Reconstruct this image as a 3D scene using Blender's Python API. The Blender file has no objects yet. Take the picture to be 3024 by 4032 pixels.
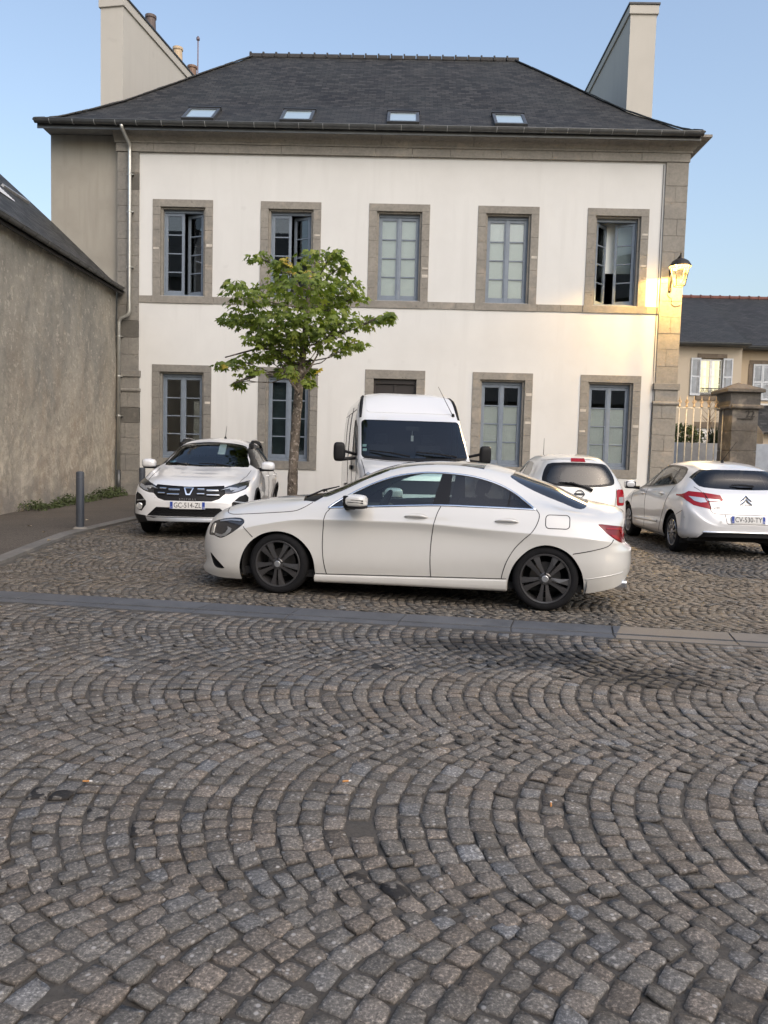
import bpy, bmesh, math, random
import numpy as np
from mathutils import Vector, Matrix, Euler
from mathutils.bvhtree import BVHTree
import mathutils.geometry as mgeo
random.seed(7); RNG = np.random.default_rng(11)
rad = math.radians
S = bpy.context.scene
COL = S.collection
# ------------------------------------------------------------------ camera
H = 1.445
YAW, PITCH, ROLL = rad(-1.0133), rad(-4.0417), rad(1.5196)
fw = Vector((math.sin(YAW)*math.cos(PITCH), math.cos(YAW)*math.cos(PITCH), math.sin(PITCH)))
rt = Vector((math.cos(YAW), -math.sin(YAW), 0)); up = rt.cross(fw)
R_ = rt*math.cos(ROLL) + up*math.sin(ROLL); U_ = up*math.cos(ROLL) - rt*math.sin(ROLL)
cam = bpy.data.cameras.new('camera'); cam_o = bpy.data.objects.new('camera', cam); COL.objects.link(cam_o)
cam.sensor_fit = 'VERTICAL'; cam.sensor_height = 24.0; cam.lens = 24.0*3030/4032
cam.clip_start = 0.05; cam.clip_end = 3000
cam_o.matrix_world = Matrix(((R_.x, U_.x, -fw.x, 0), (R_.y, U_.y, -fw.y, 0), (R_.z, U_.z, -fw.z, H), (0, 0, 0, 1)))
S.camera = cam_o
S.render.resolution_x, S.render.resolution_y = 768, 1024
# ------------------------------------------------------------------ light
W = bpy.data.worlds.new('World'); S.world = W; W.use_nodes = True
wn = W.node_tree; bg = wn.nodes['Background']
SUN_EL, SUN_AZ = rad(40.0), rad(148.0)      # azimuth from +Y, clockwise seen from above
sky = wn.nodes.new('ShaderNodeTexSky'); sky.sky_type = 'NISHITA'; sky.sun_disc = False
sky.sun_elevation = SUN_EL; sky.sun_rotation = SUN_AZ
sky.air_density = 1.6; sky.dust_density = 4.2; sky.ozone_density = 3.2; sky.altitude = 50
tint = wn.nodes.new('ShaderNodeMix'); tint.data_type = 'RGBA'; tint.blend_type = 'MULTIPLY'; tint.inputs[0].default_value = 1.0
tint.inputs[7].default_value = (1.0, 0.970, 0.985, 1); wn.links.new(sky.outputs[0], tint.inputs[6]); hs = wn.nodes.new('ShaderNodeHueSaturation'); hs.inputs['Saturation'].default_value = 0.90; wn.links.new(tint.outputs[2], hs.inputs['Color']); wn.links.new(hs.outputs[0], bg.inputs['Color']); bg.inputs['Strength'].default_value = 0.12
sl = bpy.data.lights.new('sun', 'SUN'); sl.energy = 0.22; sl.angle = rad(50); sl.color = (1.0, 0.95, 0.87)
so = bpy.data.objects.new('sun', sl); COL.objects.link(so)
sd = Vector((math.sin(SUN_AZ)*math.cos(rad(30)), math.cos(SUN_AZ)*math.cos(rad(30)), math.sin(rad(30))))
so.rotation_euler = sd.to_track_quat('Z', 'Y').to_euler(); so.location = (-6, -10, 30)
S.view_settings.view_transform = 'Standard'; S.view_settings.look = 'None'
S.view_settings.exposure = 1.03; S.view_settings.gamma = 1.0
# ------------------------------------------------------------------ helpers
MW = {}
def inv_of(o):
    while o is not None and o.parent is not None: o = o.parent
    return MW.get(o.name, Matrix.Identity(4)).inverted() if o is not None else Matrix.Identity(4)
def tag(o, label=None, cat=None, group=None, kind=None):
    if label: o['label'] = label
    if cat: o['category'] = cat
    if group: o['group'] = group
    if kind: o['kind'] = kind
    return o
def empty(name, loc, label, cat, group=None, rot=None):
    o = bpy.data.objects.new(name, None); COL.objects.link(o)
    o.empty_display_size = 0.1
    m = Matrix.Translation(Vector(loc))
    if rot is not None: m = m @ rot.to_4x4()
    o.matrix_world = m; MW[o.name] = m
    return tag(o, label, cat, group)
def link_mesh(name, verts, faces, mat, parent=None, smooth=False, world=True, mats=None, fmat=None, uvs=None):
    me = bpy.data.meshes.new(name)
    if parent is not None and world:
        im = inv_of(parent); verts = [im @ Vector(v) for v in verts]
    me.from_pydata([tuple(v) for v in verts], [], faces)
    for m in (mats or [mat]): me.materials.append(m)
    if fmat is not None: me.polygons.foreach_set('material_index', fmat)
    if uvs is not None:
        ul = me.uv_layers.new(name='UVMap'); ul.data.foreach_set('uv', np.array(uvs, dtype=np.float32).ravel())
    if smooth: me.polygons.foreach_set('use_smooth', [True]*len(me.polygons))
    me.update()
    o = bpy.data.objects.new(name, me); COL.objects.link(o)
    if parent is not None: o.parent = parent
    return o
class MB:
    def __init__(s): s.v = []; s.f = []; s.uv = {}
    def add(s, vs, fs):
        b = len(s.v); s.v += [tuple(v) for v in vs]; s.f += [[b+i for i in f] for f in fs]; return s
    def box(s, x0, x1, y0, y1, z0, z1, m=None):
        vs = [(x0,y0,z0),(x1,y0,z0),(x1,y1,z0),(x0,y1,z0),(x0,y0,z1),(x1,y0,z1),(x1,y1,z1),(x0,y1,z1)]
        if m is not None: vs = [tuple(m @ Vector(v)) for v in vs]
        return s.add(vs, [[0,3,2,1],[4,5,6,7],[0,1,5,4],[1,2,6,5],[2,3,7,6],[3,0,4,7]])
    def bbox(s, x0, x1, y0, y1, z0, z1, c=0.01, m=None):
        # box with all edges chamfered
        bm = bmesh.new(); bmesh.ops.create_cube(bm, size=1)
        for v in bm.verts:
            v.co = Vector(((x0+x1)/2+v.co.x*(x1-x0), (y0+y1)/2+v.co.y*(y1-y0), (z0+z1)/2+v.co.z*(z1-z0)))
        bmesh.ops.bevel(bm, geom=bm.edges[:], offset=c, segments=2, profile=0.6, affect='EDGES')
        return s.addbm(bm, m)
    def addbm(s, bm, m=None):
        bm.verts.index_update()
        vs = [(m @ v.co) if m is not None else v.co.copy() for v in bm.verts]
        s.add(vs, [[v.index for v in f.verts] for f in bm.faces]); bm.free(); return s
    def prism(s, poly, a, b, fn):
        # poly 2D list, fn(u,v,w)->xyz, extruded from w=a to w=b (concave polygons fine)
        n = len(poly)
        vs = [fn(u, v, a) for u, v in poly] + [fn(u, v, b) for u, v in poly]
        return s.add(vs, [list(range(n))[::-1], list(range(n, 2*n))] + [[i, (i+1) % n, n+(i+1) % n, n+i] for i in range(n)])
    def tube(s, path, r, n=8, caps=True):
        P = [Vector(p) for p in path]; rs = r if isinstance(r, (list, tuple)) else [r]*len(P)
        vs = []; fs = []; ref = None
        for i, p in enumerate(P):
            t = (P[min(i+1, len(P)-1)]-P[max(i-1, 0)])
            if t.length < 1e-9: t = Vector((0, 0, 1))
            t.normalize()
            if ref is None: ref = Vector((0, 0, 1)) if abs(t.z) < 0.9 else Vector((1, 0, 0))
            a = (ref-t*ref.dot(t)); a.normalize(); b = t.cross(a); ref = a
            for k in range(n):
                w = 2*math.pi*k/n; vs.append(p+(a*math.cos(w)+b*math.sin(w))*rs[i])
        for i in range(len(P)-1):
            for k in range(n): fs.append([i*n+k, i*n+(k+1) % n, (i+1)*n+(k+1) % n, (i+1)*n+k])
        if caps: fs += [list(range(n))[::-1], list(range((len(P)-1)*n, len(P)*n))]
        return s.add(vs, fs)
    def lathe(s, prof, n=24, m=None):
        # prof: [(r,h)] about local Z
        vs = []; fs = []
        for r, h in prof:
            for k in range(n):
                w = 2*math.pi*k/n; v = Vector((r*math.cos(w), r*math.sin(w), h)); vs.append(m @ v if m is not None else v)
        for i in range(len(prof)-1):
            for k in range(n): fs.append([i*n+k, i*n+(k+1) % n, (i+1)*n+(k+1) % n, (i+1)*n+k])
        fs += [list(range(n))[::-1], list(range((len(prof)-1)*n, len(prof)*n))]
        return s.add(vs, fs)
    def build(s, name, mat, parent=None, smooth=False, world=True, uvs=None):
        return link_mesh(name, s.v, s.f, mat, parent, smooth, world, uvs=uvs)
def autosmooth(o, deg=35):
    me = o.data; me.polygons.foreach_set('use_smooth', [True]*len(me.polygons))
    bm = bmesh.new(); bm.from_mesh(me)
    for e in bm.edges:
        e.smooth = not (len(e.link_faces) == 2 and e.calc_face_angle(0) > rad(deg))
    bm.to_mesh(me); bm.free(); return o
# ------------------------------------------------------------------ materials
class NT:
    def __init__(s, name):
        s.m = bpy.data.materials.new(name); s.m.use_nodes = True; s.t = s.m.node_tree
        s.b = s.t.nodes['Principled BSDF']; s.out = s.t.nodes['Material Output']
    def n(s, ty, props=None, **inp):
        nd = s.t.nodes.new('ShaderNode'+ty)
        for k, v in (props or {}).items(): setattr(nd, k, v)
        for k, v in inp.items():
            k2 = int(k[1:]) if k[0] == 'i' and k[1:].isdigit() else k.replace('_', ' ')
            s.set(nd.inputs[k2], v)
        return nd
    def set(s, sock, v):
        if hasattr(v, 'outputs'): v = v.outputs[0]
        if isinstance(v, bpy.types.NodeSocket): s.t.links.new(v, sock)
        else:
            if isinstance(v, tuple) and len(v) == 3 and sock.type == 'RGBA': v = (*v, 1)
            sock.default_value = v
    def p(s, **kw):
        for k, v in kw.items(): s.set(s.b.inputs[k.replace('_', ' ')], v)
        return s
    def co(s, kind='Object', scale=None, loc=(0,0,0)):
        c = s.n('TexCoord').outputs[kind]
        if scale is None: return c
        return s.n('Mapping', Vector=c, Scale=scale, Location=loc).outputs[0]
    def noise(s, vec, scale, detail=5, rough=0.6, lo=None, hi=None):
        nd = s.n('TexNoise', Vector=vec, Scale=scale, Detail=detail, Roughness=rough).outputs[0]
        if lo is None: return nd
        return s.n('MapRange', Value=nd, i1=lo, i2=hi).outputs[0]
    def mix(s, f, a, b, mode='MIX'):
        nd = s.t.nodes.new('ShaderNodeMix'); nd.data_type = 'RGBA'; nd.blend_type = mode
        s.set(nd.inputs[0], f); s.set(nd.inputs[6], a); s.set(nd.inputs[7], b); return nd.outputs[2]
    def math(s, op, a, b=0.5, clamp=False):
        nd = s.n('Math', dict(operation=op, use_clamp=clamp), i0=a, i1=b); return nd.outputs[0]
    def bump(s, h, strength=0.3, dist=0.01):
        nd = s.n('Bump', Height=h, Strength=strength, Distance=dist); s.set(s.b.inputs['Normal'], nd.outputs[0]); return s
def plain(name, col, rough=0.5, metal=0.0, var=0.12, scale=6, **kw):
    t = NT(name); v = t.co('Object')
    n1 = t.noise(v, scale, 4, 0.6, 0.3, 0.7)
    c = t.mix(n1, tuple(x*(1-var) for x in col), tuple(min(1, x*(1+var)) for x in col))
    t.p(Base_Color=c, Roughness=rough, Metallic=metal, **kw); return t.m
def stone_mat(name, c0, c1, spots=0.5, bump=0.35):
    t = NT(name); v = t.co('Object')
    a = t.noise(v, 1.3, 5, 0.65, 0.35, 0.65); b = t.noise(v, 14, 4, 0.6, 0.4, 0.65)
    c = t.mix(a, c0, c1); c = t.mix(t.math('MULTIPLY', b, 0.35), c, tuple(x*0.62 for x in c0))
    sp = t.noise(v, 9, 3, 0.5, 0.66, 0.72); c = t.mix(t.math('MULTIPLY', sp, spots), c, tuple(x*0.4 for x in c0))
    br = t.noise(t.co('Object', (1, 1, 1), (31, 5, 2)), 2.1, 3, 0.5, 0.6, 0.75); c = t.mix(t.math('MULTIPLY', br, 0.5), c, (0.42, 0.36, 0.29))
    t.p(Base_Color=c, Roughness=0.9); t.bump(t.noise(v, 22, 6, 0.7), bump, 0.02); return t.m
def render_mat(name, col, dirt, amount=0.3, scale=1.0, streak=True):
    t = NT(name); v = t.co('Object')
    n1 = t.noise(v, 0.6*scale, 6, 0.6, 0.42, 0.75)
    st = t.noise(t.co('Object', (2.5, 2.5, 0.22)), 1.2*scale, 5, 0.6, 0.45, 0.8)
    f = t.math('MULTIPLY', t.math('MAXIMUM', n1, st) if streak else n1, amount)
    c = t.mix(f, col, dirt)
    sp = t.noise(v, 2.2, 2, 0.4, 0.72, 0.78); c = t.mix(t.math('MULTIPLY', sp, 0.25), c, dirt)
    t.p(Base_Color=c, Roughness=0.92); t.bump(t.noise(v, 30, 6, 0.7), 0.12, 0.01); return t.m
def glass_mat(name, tint=(0.75, 0.82, 0.82), gloss=1.0, rough=0.0):
    t = NT(name); t.t.nodes.remove(t.b)
    tr = t.n('BsdfTransparent', Color=tint); gl = t.n('BsdfGlossy', Color=(gloss, gloss, gloss), Roughness=rough)
    fr = t.n('Fresnel', IOR=1.52)
    f = t.math('ADD', t.math('MULTIPLY', fr.outputs[0], 1.0), 0.01, True)
    mx = t.n('MixShader', i0=f, i1=tr, i2=gl); t.t.links.new(mx.outputs[0], t.out.inputs[0]); return t.m
def slate_mat(name, c0, c1, bw=0.22, bh=0.12):
    t = NT(name); v = t.co('UV')
    wob = t.n('TexNoise', Vector=v, Scale=1.4, Detail=2)
    vec = t.n('VectorMath', dict(operation='MULTIPLY_ADD'), i0=wob.outputs[1], i1=(0.014, 0.014, 0), i2=v).outputs[0]
    b = t.n('TexBrick', dict(offset=0.5, squash=1.0), Vector=vec, Scale=1.0, Color1=(0, 0, 0, 1), Color2=(1, 1, 1, 1), Mortar=(0, 0, 0, 1),
            Mortar_Size=0.008, Mortar_Smooth=0.2, Bias=0.0, Brick_Width=bw, Row_Height=bh)
    tone = t.noise(v, 2.2, 6, 0.6, 0.3, 0.72); big = t.noise(v, 0.5, 4, 0.6, 0.35, 0.7)
    c = t.mix(b.outputs[0], c0, c1); c = t.mix(t.math('MULTIPLY', tone, 0.5), c, tuple(x*0.6 for x in c0))
    c = t.mix(t.math('MULTIPLY', big, 0.35), c, (0.045, 0.05, 0.045))
    c = t.mix(b.outputs[1], c, (0.012, 0.012, 0.013))
    # each slate is thicker at its lower edge
    fr = t.n('SeparateXYZ', Vector=vec).outputs[1]
    saw = t.math('FRACT', t.math('DIVIDE', fr, bh))
    h = t.math('SUBTRACT', t.math('MULTIPLY', b.outputs[0], 0.5), t.math('MULTIPLY', saw, 0.9))
    h = t.math('SUBTRACT', h, t.math('MULTIPLY', b.outputs[1], 0.8))
    t.p(Base_Color=c, Roughness=0.72, Specular_IOR_Level=0.35); t.bump(h, 0.85, 0.018); return t.m
def lettering_mat(c): return plain('lettering_paint', c, 0.5, 0, 0.05)
# ------------------------------------------------------------------ ground
def sstep(t): t = np.clip(t, 0, 1); return t*t*(3-2*t)
def gz(y, x=-6.0): return (0.165*sstep((np.asarray(y, float)-8.7)/3.0) + 0.012*sstep((np.asarray(y, float)-12)/8))*(1-.7*sstep((np.asarray(x, float)+2)/6))
SA = rad(-7.6); SD = np.array([math.cos(SA), math.sin(SA)]); SB = np.array([-math.sin(SA), math.cos(SA)]); SO = np.array([-0.1, 6.63])
def ab(a, b): return SO+a*SD+b*SB
KX = -4.86          # face of the pavement kerb
def joint_mat(name, c0, c1):
    t = NT(name); v = t.co('Object')
    a = t.noise(v, 1.1, 5, 0.6, 0.35, 0.65); b = t.noise(v, 60, 5, 0.7, 0.35, 0.7)
    c = t.mix(a, c0, c1); c = t.mix(t.math('MULTIPLY', b, 0.6), c, tuple(x*0.45 for x in c0))
    st = stain(t, v); c = t.mix(t.math('MULTIPLY', st, 0.97), c, (0.008, 0.008, 0.008))
    t.p(Base_Color=c, Roughness=0.95); t.bump(t.noise(v, 90, 5, 0.7), 0.7, 0.01); return t.m
def stain(t, v):
    # oil that has run along the joints beside the drain strip
    w = t.n('TexNoise', Vector=v, Scale=3.0, Detail=4).outputs[1]
    vv = t.n('VectorMath', dict(operation='MULTIPLY_ADD'), i0=w, i1=(0.5, 0.5, 0), i2=v).outputs[0]
    out = None
    for (cx, cy, sx, sy) in ((0.70, 6.0, 0.75, 0.32), (1.25, 5.62, 0.62, 0.30), (1.72, 5.22, 0.58, 0.36)):
        mp = t.n('Mapping', Vector=vv, Location=(-(cx+0.25)/sx, -(cy+0.25)/sy, 0), Scale=(1/sx, 1/sy, 0))
        d = t.n('VectorMath', dict(operation='LENGTH'), i0=mp.outputs[0]).outputs[1]
        m = t.n('MapRange', Value=d, i1=1.15, i2=0.45).outputs[0]
        out = m if out is None else t.math('MAXIMUM', out, m)
    return out
def sett_mat(name, base, warm, cool):
    t = NT(name); v = t.co('Object')
    at = t.n('Attribute', dict(attribute_name='tint')); sp = t.n('SeparateColor', i0=at.outputs[0])
    r, g, b = sp.outputs[0], sp.outputs[1], sp.outputs[2]
    c = t.mix(t.n('MapRange', Value=g, i1=0.5, i2=0.95).outputs[0], base, warm)
    c = t.mix(t.n('MapRange', Value=g, i1=0.12, i2=0.0).outputs[0], c, cool)
    mul = t.n('MapRange', Value=r, i3=0.62, i4=1.42).outputs[0]
    c = t.mix(1.0, c, t.n('CombineColor', i0=mul, i1=mul, i2=mul).outputs[0], 'MULTIPLY')
    v1 = t.n('VectorMath', dict(operation='MULTIPLY_ADD'), i0=at.outputs[0], i1=(7, 7, 7), i2=v).outputs[0]
    gr = t.n('TexNoise', Vector=v1, Scale=95, Detail=4, Roughness=0.75).outputs[0]
    c = t.mix(t.n('MapRange', Value=gr, i1=0.52, i2=0.66).outputs[0], c, t.mix(1.0, c, (2.7, 2.6, 2.5), 'MULTIPLY'))
    c = t.mix(t.n('MapRange', Value=gr, i1=0.46, i2=0.34).outputs[0], c, t.mix(1.0, c, (0.42, 0.42, 0.42), 'MULTIPLY'))
    vo = t.n('TexVoronoi', Vector=v1, Scale=42, Randomness=1.0)
    fl = t.math('MULTIPLY', t.n('MapRange', Value=vo.outputs[0], i1=0.36, i2=0.2).outputs[0], t.math('GREATER_THAN', t.n('SeparateColor', i0=vo.outputs[1]).outputs[0], 0.86))
    c = t.mix(t.math('MULTIPLY', fl, 0.8), c, (0.42, 0.40, 0.37))
    big = t.noise(v, 0.55, 4, 0.6, 0.35, 0.7); c = t.mix(t.math('MULTIPLY', big, 0.22), c, tuple(x*0.6 for x in base))
    pt = t.noise(v, 16, 3, 0.6, 0.56, 0.70); c = t.mix(t.math('MULTIPLY', pt, 0.35), c, tuple(x*0.5 for x in base))
    tar = t.math('MULTIPLY', t.math('GREATER_THAN', b, 0.9), t.noise(v, 14, 3, 0.5, 0.46, 0.50)); c = t.mix(t.math('MULTIPLY', tar, 0.9), c, (0.012, 0.012, 0.013))
    ed = t.math('SUBTRACT', 1.0, at.outputs[3]); c = t.mix(t.math('MULTIPLY', ed, 0.8), c, (0.040, 0.034, 0.028))
    st = t.math('MULTIPLY', stain(t, v), t.noise(v, 9, 3, 0.6, 0.15, 0.5)); c = t.mix(t.math('MULTIPLY', st, t.math('ADD', t.math('MULTIPLY', ed, 0.3), 0.70)), c, (0.010, 0.010, 0.010))
    t.p(Base_Color=c, Roughness=0.78, Specular_IOR_Level=0.3)
    h = t.math('ADD', t.math('MULTIPLY', gr, 0.5), t.noise(v1, 28, 4, 0.7)); t.bump(h, 0.55, 0.006); return t.m
def setts(name, mat, bands, n_th, p, rad_c, keep, tintfn, joint=0.0034, jit=.0045):
    sv, st_, cor = [], [], []
    rings = []
    for (bc, half, a0, a1) in bands:
        r = half/math.sin(rad(45)); nk = int((a1-a0)/p)
        for k in range(nk):
            tc = np.linspace(-47, 47, n_th); w = RNG.uniform(0.75, 1.25, n_th)*(.55+.45*np.cos(np.radians(tc))); e = np.concatenate([[0], np.cumsum(w)/w.sum()])
            th = rad(-47)+rad(94)*e; th2 = th-p*np.sin(th)/r
            da = RNG.normal(0, 0.003)
            for i in range(n_th):
                q = []
                for (tt, kk) in ((th[i], 0), (th2[i], 1), (th2[i+1], 1), (th[i+1], 0)):
                    q.append((a0+(k+kk)*p+r-r*math.cos(tt)+da, bc+r*math.sin(tt)))
                cor.append(q)
    Q = np.array(cor); Q += RNG.normal(0, jit, Q.shape)
    Wd = SO+Q[..., :1]*SD+Q[..., 1:]*SB
    m = keep(Q.mean(1), Wd.mean(1)); Q, Wd = Q[m], Wd[m]
    c = Wd.mean(1, keepdims=True); dl = Wd-c; ln = np.linalg.norm(dl, axis=2, keepdims=True)
    sh = joint*RNG.uniform(0.6, 1.6, (len(Wd), 1, 1)); Wd = c+dl*(1-sh*1.35/ln)
    near = c[:, 0, 1] < 5.2
    V, F, T, ED = [], [], [], []; base = 0
    for sel, g in ((near, np.array([-1, -.955, -.4, .4, .955, 1.])), (~near, np.array([-1, -.94, .94, 1.]))):
        P = Wd[sel]; N = len(P)
        if not N: continue
        G = len(g); s_, t_ = np.meshgrid(g, g, indexing='ij')
        edge = (np.abs(s_) > .99) | (np.abs(t_) > .99)
        s2 = np.clip(s_, -.985, .985)*(1-.07*np.abs(t_)**4); t2 = np.clip(t_, -.985, .985)*(1-.07*np.abs(s_)**4)
        u, v = (s2+1)/2, (t2+1)/2
        xy = (P[:, 0, None, None]*((1-u)*(1-v))[None, ..., None]+P[:, 1, None, None]*(u*(1-v))[None, ..., None]
              + P[:, 2, None, None]*(u*v)[None, ..., None]+P[:, 3, None, None]*((1-u)*v)[None, ..., None])
        xy += RNG.normal(0, .0022, xy.shape)
        zz = -.0014*(s_**2+t_**2)[None]+RNG.normal(0, .0016, (N, G, G))
        zz = zz+RNG.normal(0, .0028, (N, 1, 1))+RNG.normal(0, .0028, (N, 1, 1))*s_[None]+RNG.normal(0, .0028, (N, 1, 1))*t_[None]
        zz = np.where(edge[None], zz-.0125, zz)+gz(xy[..., 1], xy[..., 0])
        V.append(np.concatenate([xy, zz[..., None]], 3).reshape(-1, 3))
        ii, jj = np.meshgrid(np.arange(G-1), np.arange(G-1), indexing='ij'); q = np.stack([ii*G+jj, (ii+1)*G+jj, (ii+1)*G+jj+1, ii*G+jj+1], -1).reshape(-1, 4)
        F.append((q[None]+(np.arange(N)*G*G)[:, None, None]+base).reshape(-1, 4))
        tt = tintfn(P.mean(1)); T.append(np.repeat(tt, G*G, axis=0)); ED.append(np.tile(np.where(edge, 0., 1.).ravel(), N)); base += N*G*G
    V = np.concatenate(V).astype(np.float32); F = np.concatenate(F).astype(np.int32); T = np.concatenate(T).astype(np.float32)
    me = bpy.data.meshes.new(name); me.vertices.add(len(V)); me.vertices.foreach_set('co', V.ravel())
    me.loops.add(F.size); me.loops.foreach_set('vertex_index', F.ravel())
    me.polygons.add(len(F)); me.polygons.foreach_set('loop_start', np.arange(0, F.size, 4, dtype=np.int32))
    me.polygons.foreach_set('use_smooth', np.ones(len(F), dtype=bool)); me.update(calc_edges=True)
    at = me.color_attributes.new('tint', 'FLOAT_COLOR', 'POINT'); at.data.foreach_set('color', np.concatenate([T, np.concatenate(ED).astype(np.float32)[:, None]], 1).ravel())
    me.materials.append(mat); o = bpy.data.objects.new(name, me); COL.objects.link(o); tag(o, kind='structure'); return o
def sheet(name, mat, x0, x1, ys, dz, kind='structure', xf=None):
    vs, fs = [], []
    for y in ys:
        xa, xb = (x0, x1) if xf is None else xf(y)
        vs += [(xa, y, float(gz(y))+dz), (xb, y, float(gz(y))+dz)]
    for i in range(len(ys)-1): fs.append([2*i, 2*i+1, 2*i+3, 2*i+2])
    return tag(link_mesh(name, vs, fs, mat), kind=kind)
M_JOINT = joint_mat('joint_grit', (0.070, 0.062, 0.053), (0.104, 0.094, 0.080))
YS = [-150, -30, 0, 4, 8.5]+list(np.arange(8.8, 12.2, 0.2))+[13, 14.5, 16, 18, 20, 22, 30, 60, 400]
GX = [-200, -12]+list(np.arange(-3, 5.1, .5))+[12, 200]
vs = [(x, y, float(gz(y, x))-.0092) for y in YS for x in GX]; n = len(GX)
tag(link_mesh('ground', vs, [[j*n+i, j*n+i+1, (j+1)*n+i+1, (j+1)*n+i] for j in range(len(YS)-1) for i in range(n-1)], M_JOINT), kind='structure')
M_SETT = sett_mat('granite_setts', (0.125, 0.117, 0.105), (0.142, 0.122, 0.102), (0.135, 0.138, 0.140))
M_SETT2 = sett_mat('worn_granite_setts', (0.125, 0.112, 0.093), (0.135, 0.114, 0.090), (0.115, 0.113, 0.106))
def tint_road(P):
    n = len(P); t = np.stack([np.clip(RNG.normal(.5, .2, n), 0, 1), RNG.uniform(0, 1, n), RNG.uniform(0, .86, n)], 1)
    for (x, y) in ((-0.924, 2.9), (-1.494, 3.12), (-1.40, 3.11), (-1.164, 3.0), (-0.132, 2.58), (0.03, 2.48)):
        j = np.argmin(((P-np.array([x, y]))**2).sum(1)); t[j, 2] = 1.0
    return t
HB = 0.79; PERIOD = 1.58
setts('cobble_road', M_SETT, [(-0.25-PERIOD*k, HB, -9.5, 9) for k in range(0, 5)], 18, 0.098, None,
      lambda q, w: (q[:, 1] < -0.055) & (w[:, 1] > 0.3) & (np.abs(w[:, 0]) < 1.2+w[:, 1]*0.95), tint_road)
setts('cobble_parking', M_SETT2, [(0.52+0.72+1.44*k, 0.72, -7, 13) for k in range(0, 10)], 17, 0.088, None,
      lambda q, w: (q[:, 1] > 0.505) & (w[:, 0] > KX+0.06) & (w[:, 1] < 21.4) & (w[:, 0] < 3+w[:, 1]*0.55), tint_road, 0.0028, .0075)
# drain strip of dark slabs: a wide row and a narrow dished row
def slab_mat():
    t = NT('dark_granite_slab'); v = t.co('Object')
    g = t.n('NewGeometry').outputs[8]
    c = t.mix(g, (0.080, 0.084, 0.090), (0.108, 0.111, 0.116)); c = t.mix(t.noise(v, 3, 4, 0.6, 0.4, 0.7), c, (0.066, 0.069, 0.073))
    c = t.mix(t.noise(v, 160, 3, 0.6, 0.55, 0.7), c, (0.15, 0.155, 0.165)); t.p(Base_Color=c, Roughness=0.72); t.bump(t.noise(v, 70, 4, 0.6), 0.2, 0.004); return t.m
m = MB()
a = -9.0
while a < 9:
    L = random.uniform(.85, 1.05); j = .005
    for (b0, b1, sk, zt) in ((0.15, 0.455, 0.03, 0.004), (-0.005, 0.142, 0.0, -0.004)):
        q = [ab(a+j, b0), ab(a+L-j, b0), ab(a+L-j+sk, b1), ab(a+j+sk, b1)]; dz = random.uniform(-.0015, .0015)
        c_ = sum(q)/4
        vs = [(x, y, zt+dz) for x, y in [c_+(k_-c_)*0.993 for k_ in q]]+[(x, y, zt+dz-.006) for x, y in q]+[(x, y, -.1) for x, y in q]
        m.add(vs, [[0, 1, 2, 3]]+[[k, 4+k, 4+(k+1) % 4, (k+1) % 4][::1] for k in range(4)]+[[4+k, 8+k, 8+(k+1) % 4, 4+(k+1) % 4] for k in range(4)])
    a += L
tag(m.build('drain_strip', slab_mat()), kind='structure')
# pavement on the left with its flush kerb
def asphalt_mat():
    t = NT('worn_asphalt'); v = t.co('Object')
    c = t.mix(t.noise(v, 0.8, 5, 0.6, 0.35, 0.65), (0.066, 0.054, 0.042), (0.098, 0.081, 0.063)); c = t.mix(t.noise(v, 45, 5, 0.7, 0.5, 0.7), c, (0.16, 0.14, 0.12))
    c = t.mix(t.noise(v, 70, 4, 0.7, 0.5, 0.38), c, (0.028, 0.025, 0.022)); t.p(Base_Color=c, Roughness=0.92); t.bump(t.noise(v, 60, 5, 0.7), 0.5, 0.008); return t.m
WALL_X = lambda y: -7.4-0.08*(y-14.2)
PY = [2, 8.5]+list(np.arange(8.8, 12.2, 0.2))+[14, 16, 18, 20, 21.7]
sheet('pavement', asphalt_mat(), 0, 0, PY, 0.028, xf=lambda y: (WALL_X(y)-0.4, KX-0.17))
m = MB(); y = 2.0
while y < 21.4:
    L = random.uniform(0.95, 1.1); y2 = y+L
    z0, z1 = float(gz(y)), float(gz(y2)); q = [(KX-.19, y+.005), (KX, y+.005), (KX, y2-.005), (KX-.19, y2-.005)]
    vs = [(q[0][0], q[0][1], z0+.036), (q[1][0], q[1][1], z0+.03), (q[2][0], q[2][1], z1+.03), (q[3][0], q[3][1], z1+.036)]; vs += [(x_, y_, z_-.16) for x_, y_, z_ in vs]
    m.add(vs, [[0, 1, 2, 3], [0, 4, 5, 1], [1, 5, 6, 2], [2, 6, 7, 3], [3, 7, 4, 0]]); y = y2
tag(m.build('kerb', stone_mat('kerb_granite', (0.12, 0.115, 0.105), (0.17, 0.16, 0.145), 0.3)), kind='structure')
# ------------------------------------------------------------------ the large house
FY = 21.73
M_WHITE = render_mat('cream_render', (0.640, 0.640, 0.618), (0.48, 0.475, 0.455), 0.36, 1.0)
M_GREY = render_mat('old_grey_render', (0.33, 0.31, 0.265), (0.245, 0.228, 0.195), 0.75, 1.6)
M_STONE = stone_mat('carved_granite', (0.228, 0.214, 0.188), (0.292, 0.272, 0.236))
M_STONE_D = stone_mat('grey_granite', (0.190, 0.182, 0.166), (0.248, 0.234, 0.206))
M_STONE_P = stone_mat('dark_patch_stone', (0.10, 0.095, 0.084), (0.13, 0.122, 0.108), 0.2)
M_BLUE = plain('blue_grey_window_paint', (0.165, 0.200, 0.245), 0.45, 0, 0.10, 8)
M_SLATE = slate_mat('roof_slates', (0.012, 0.0115, 0.011), (0.066, 0.062, 0.057), 0.24, 0.125)
M_ZINC = plain('zinc_gutter', (0.115, 0.120, 0.122), 0.42, 0.6, 0.2, 3)
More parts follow.
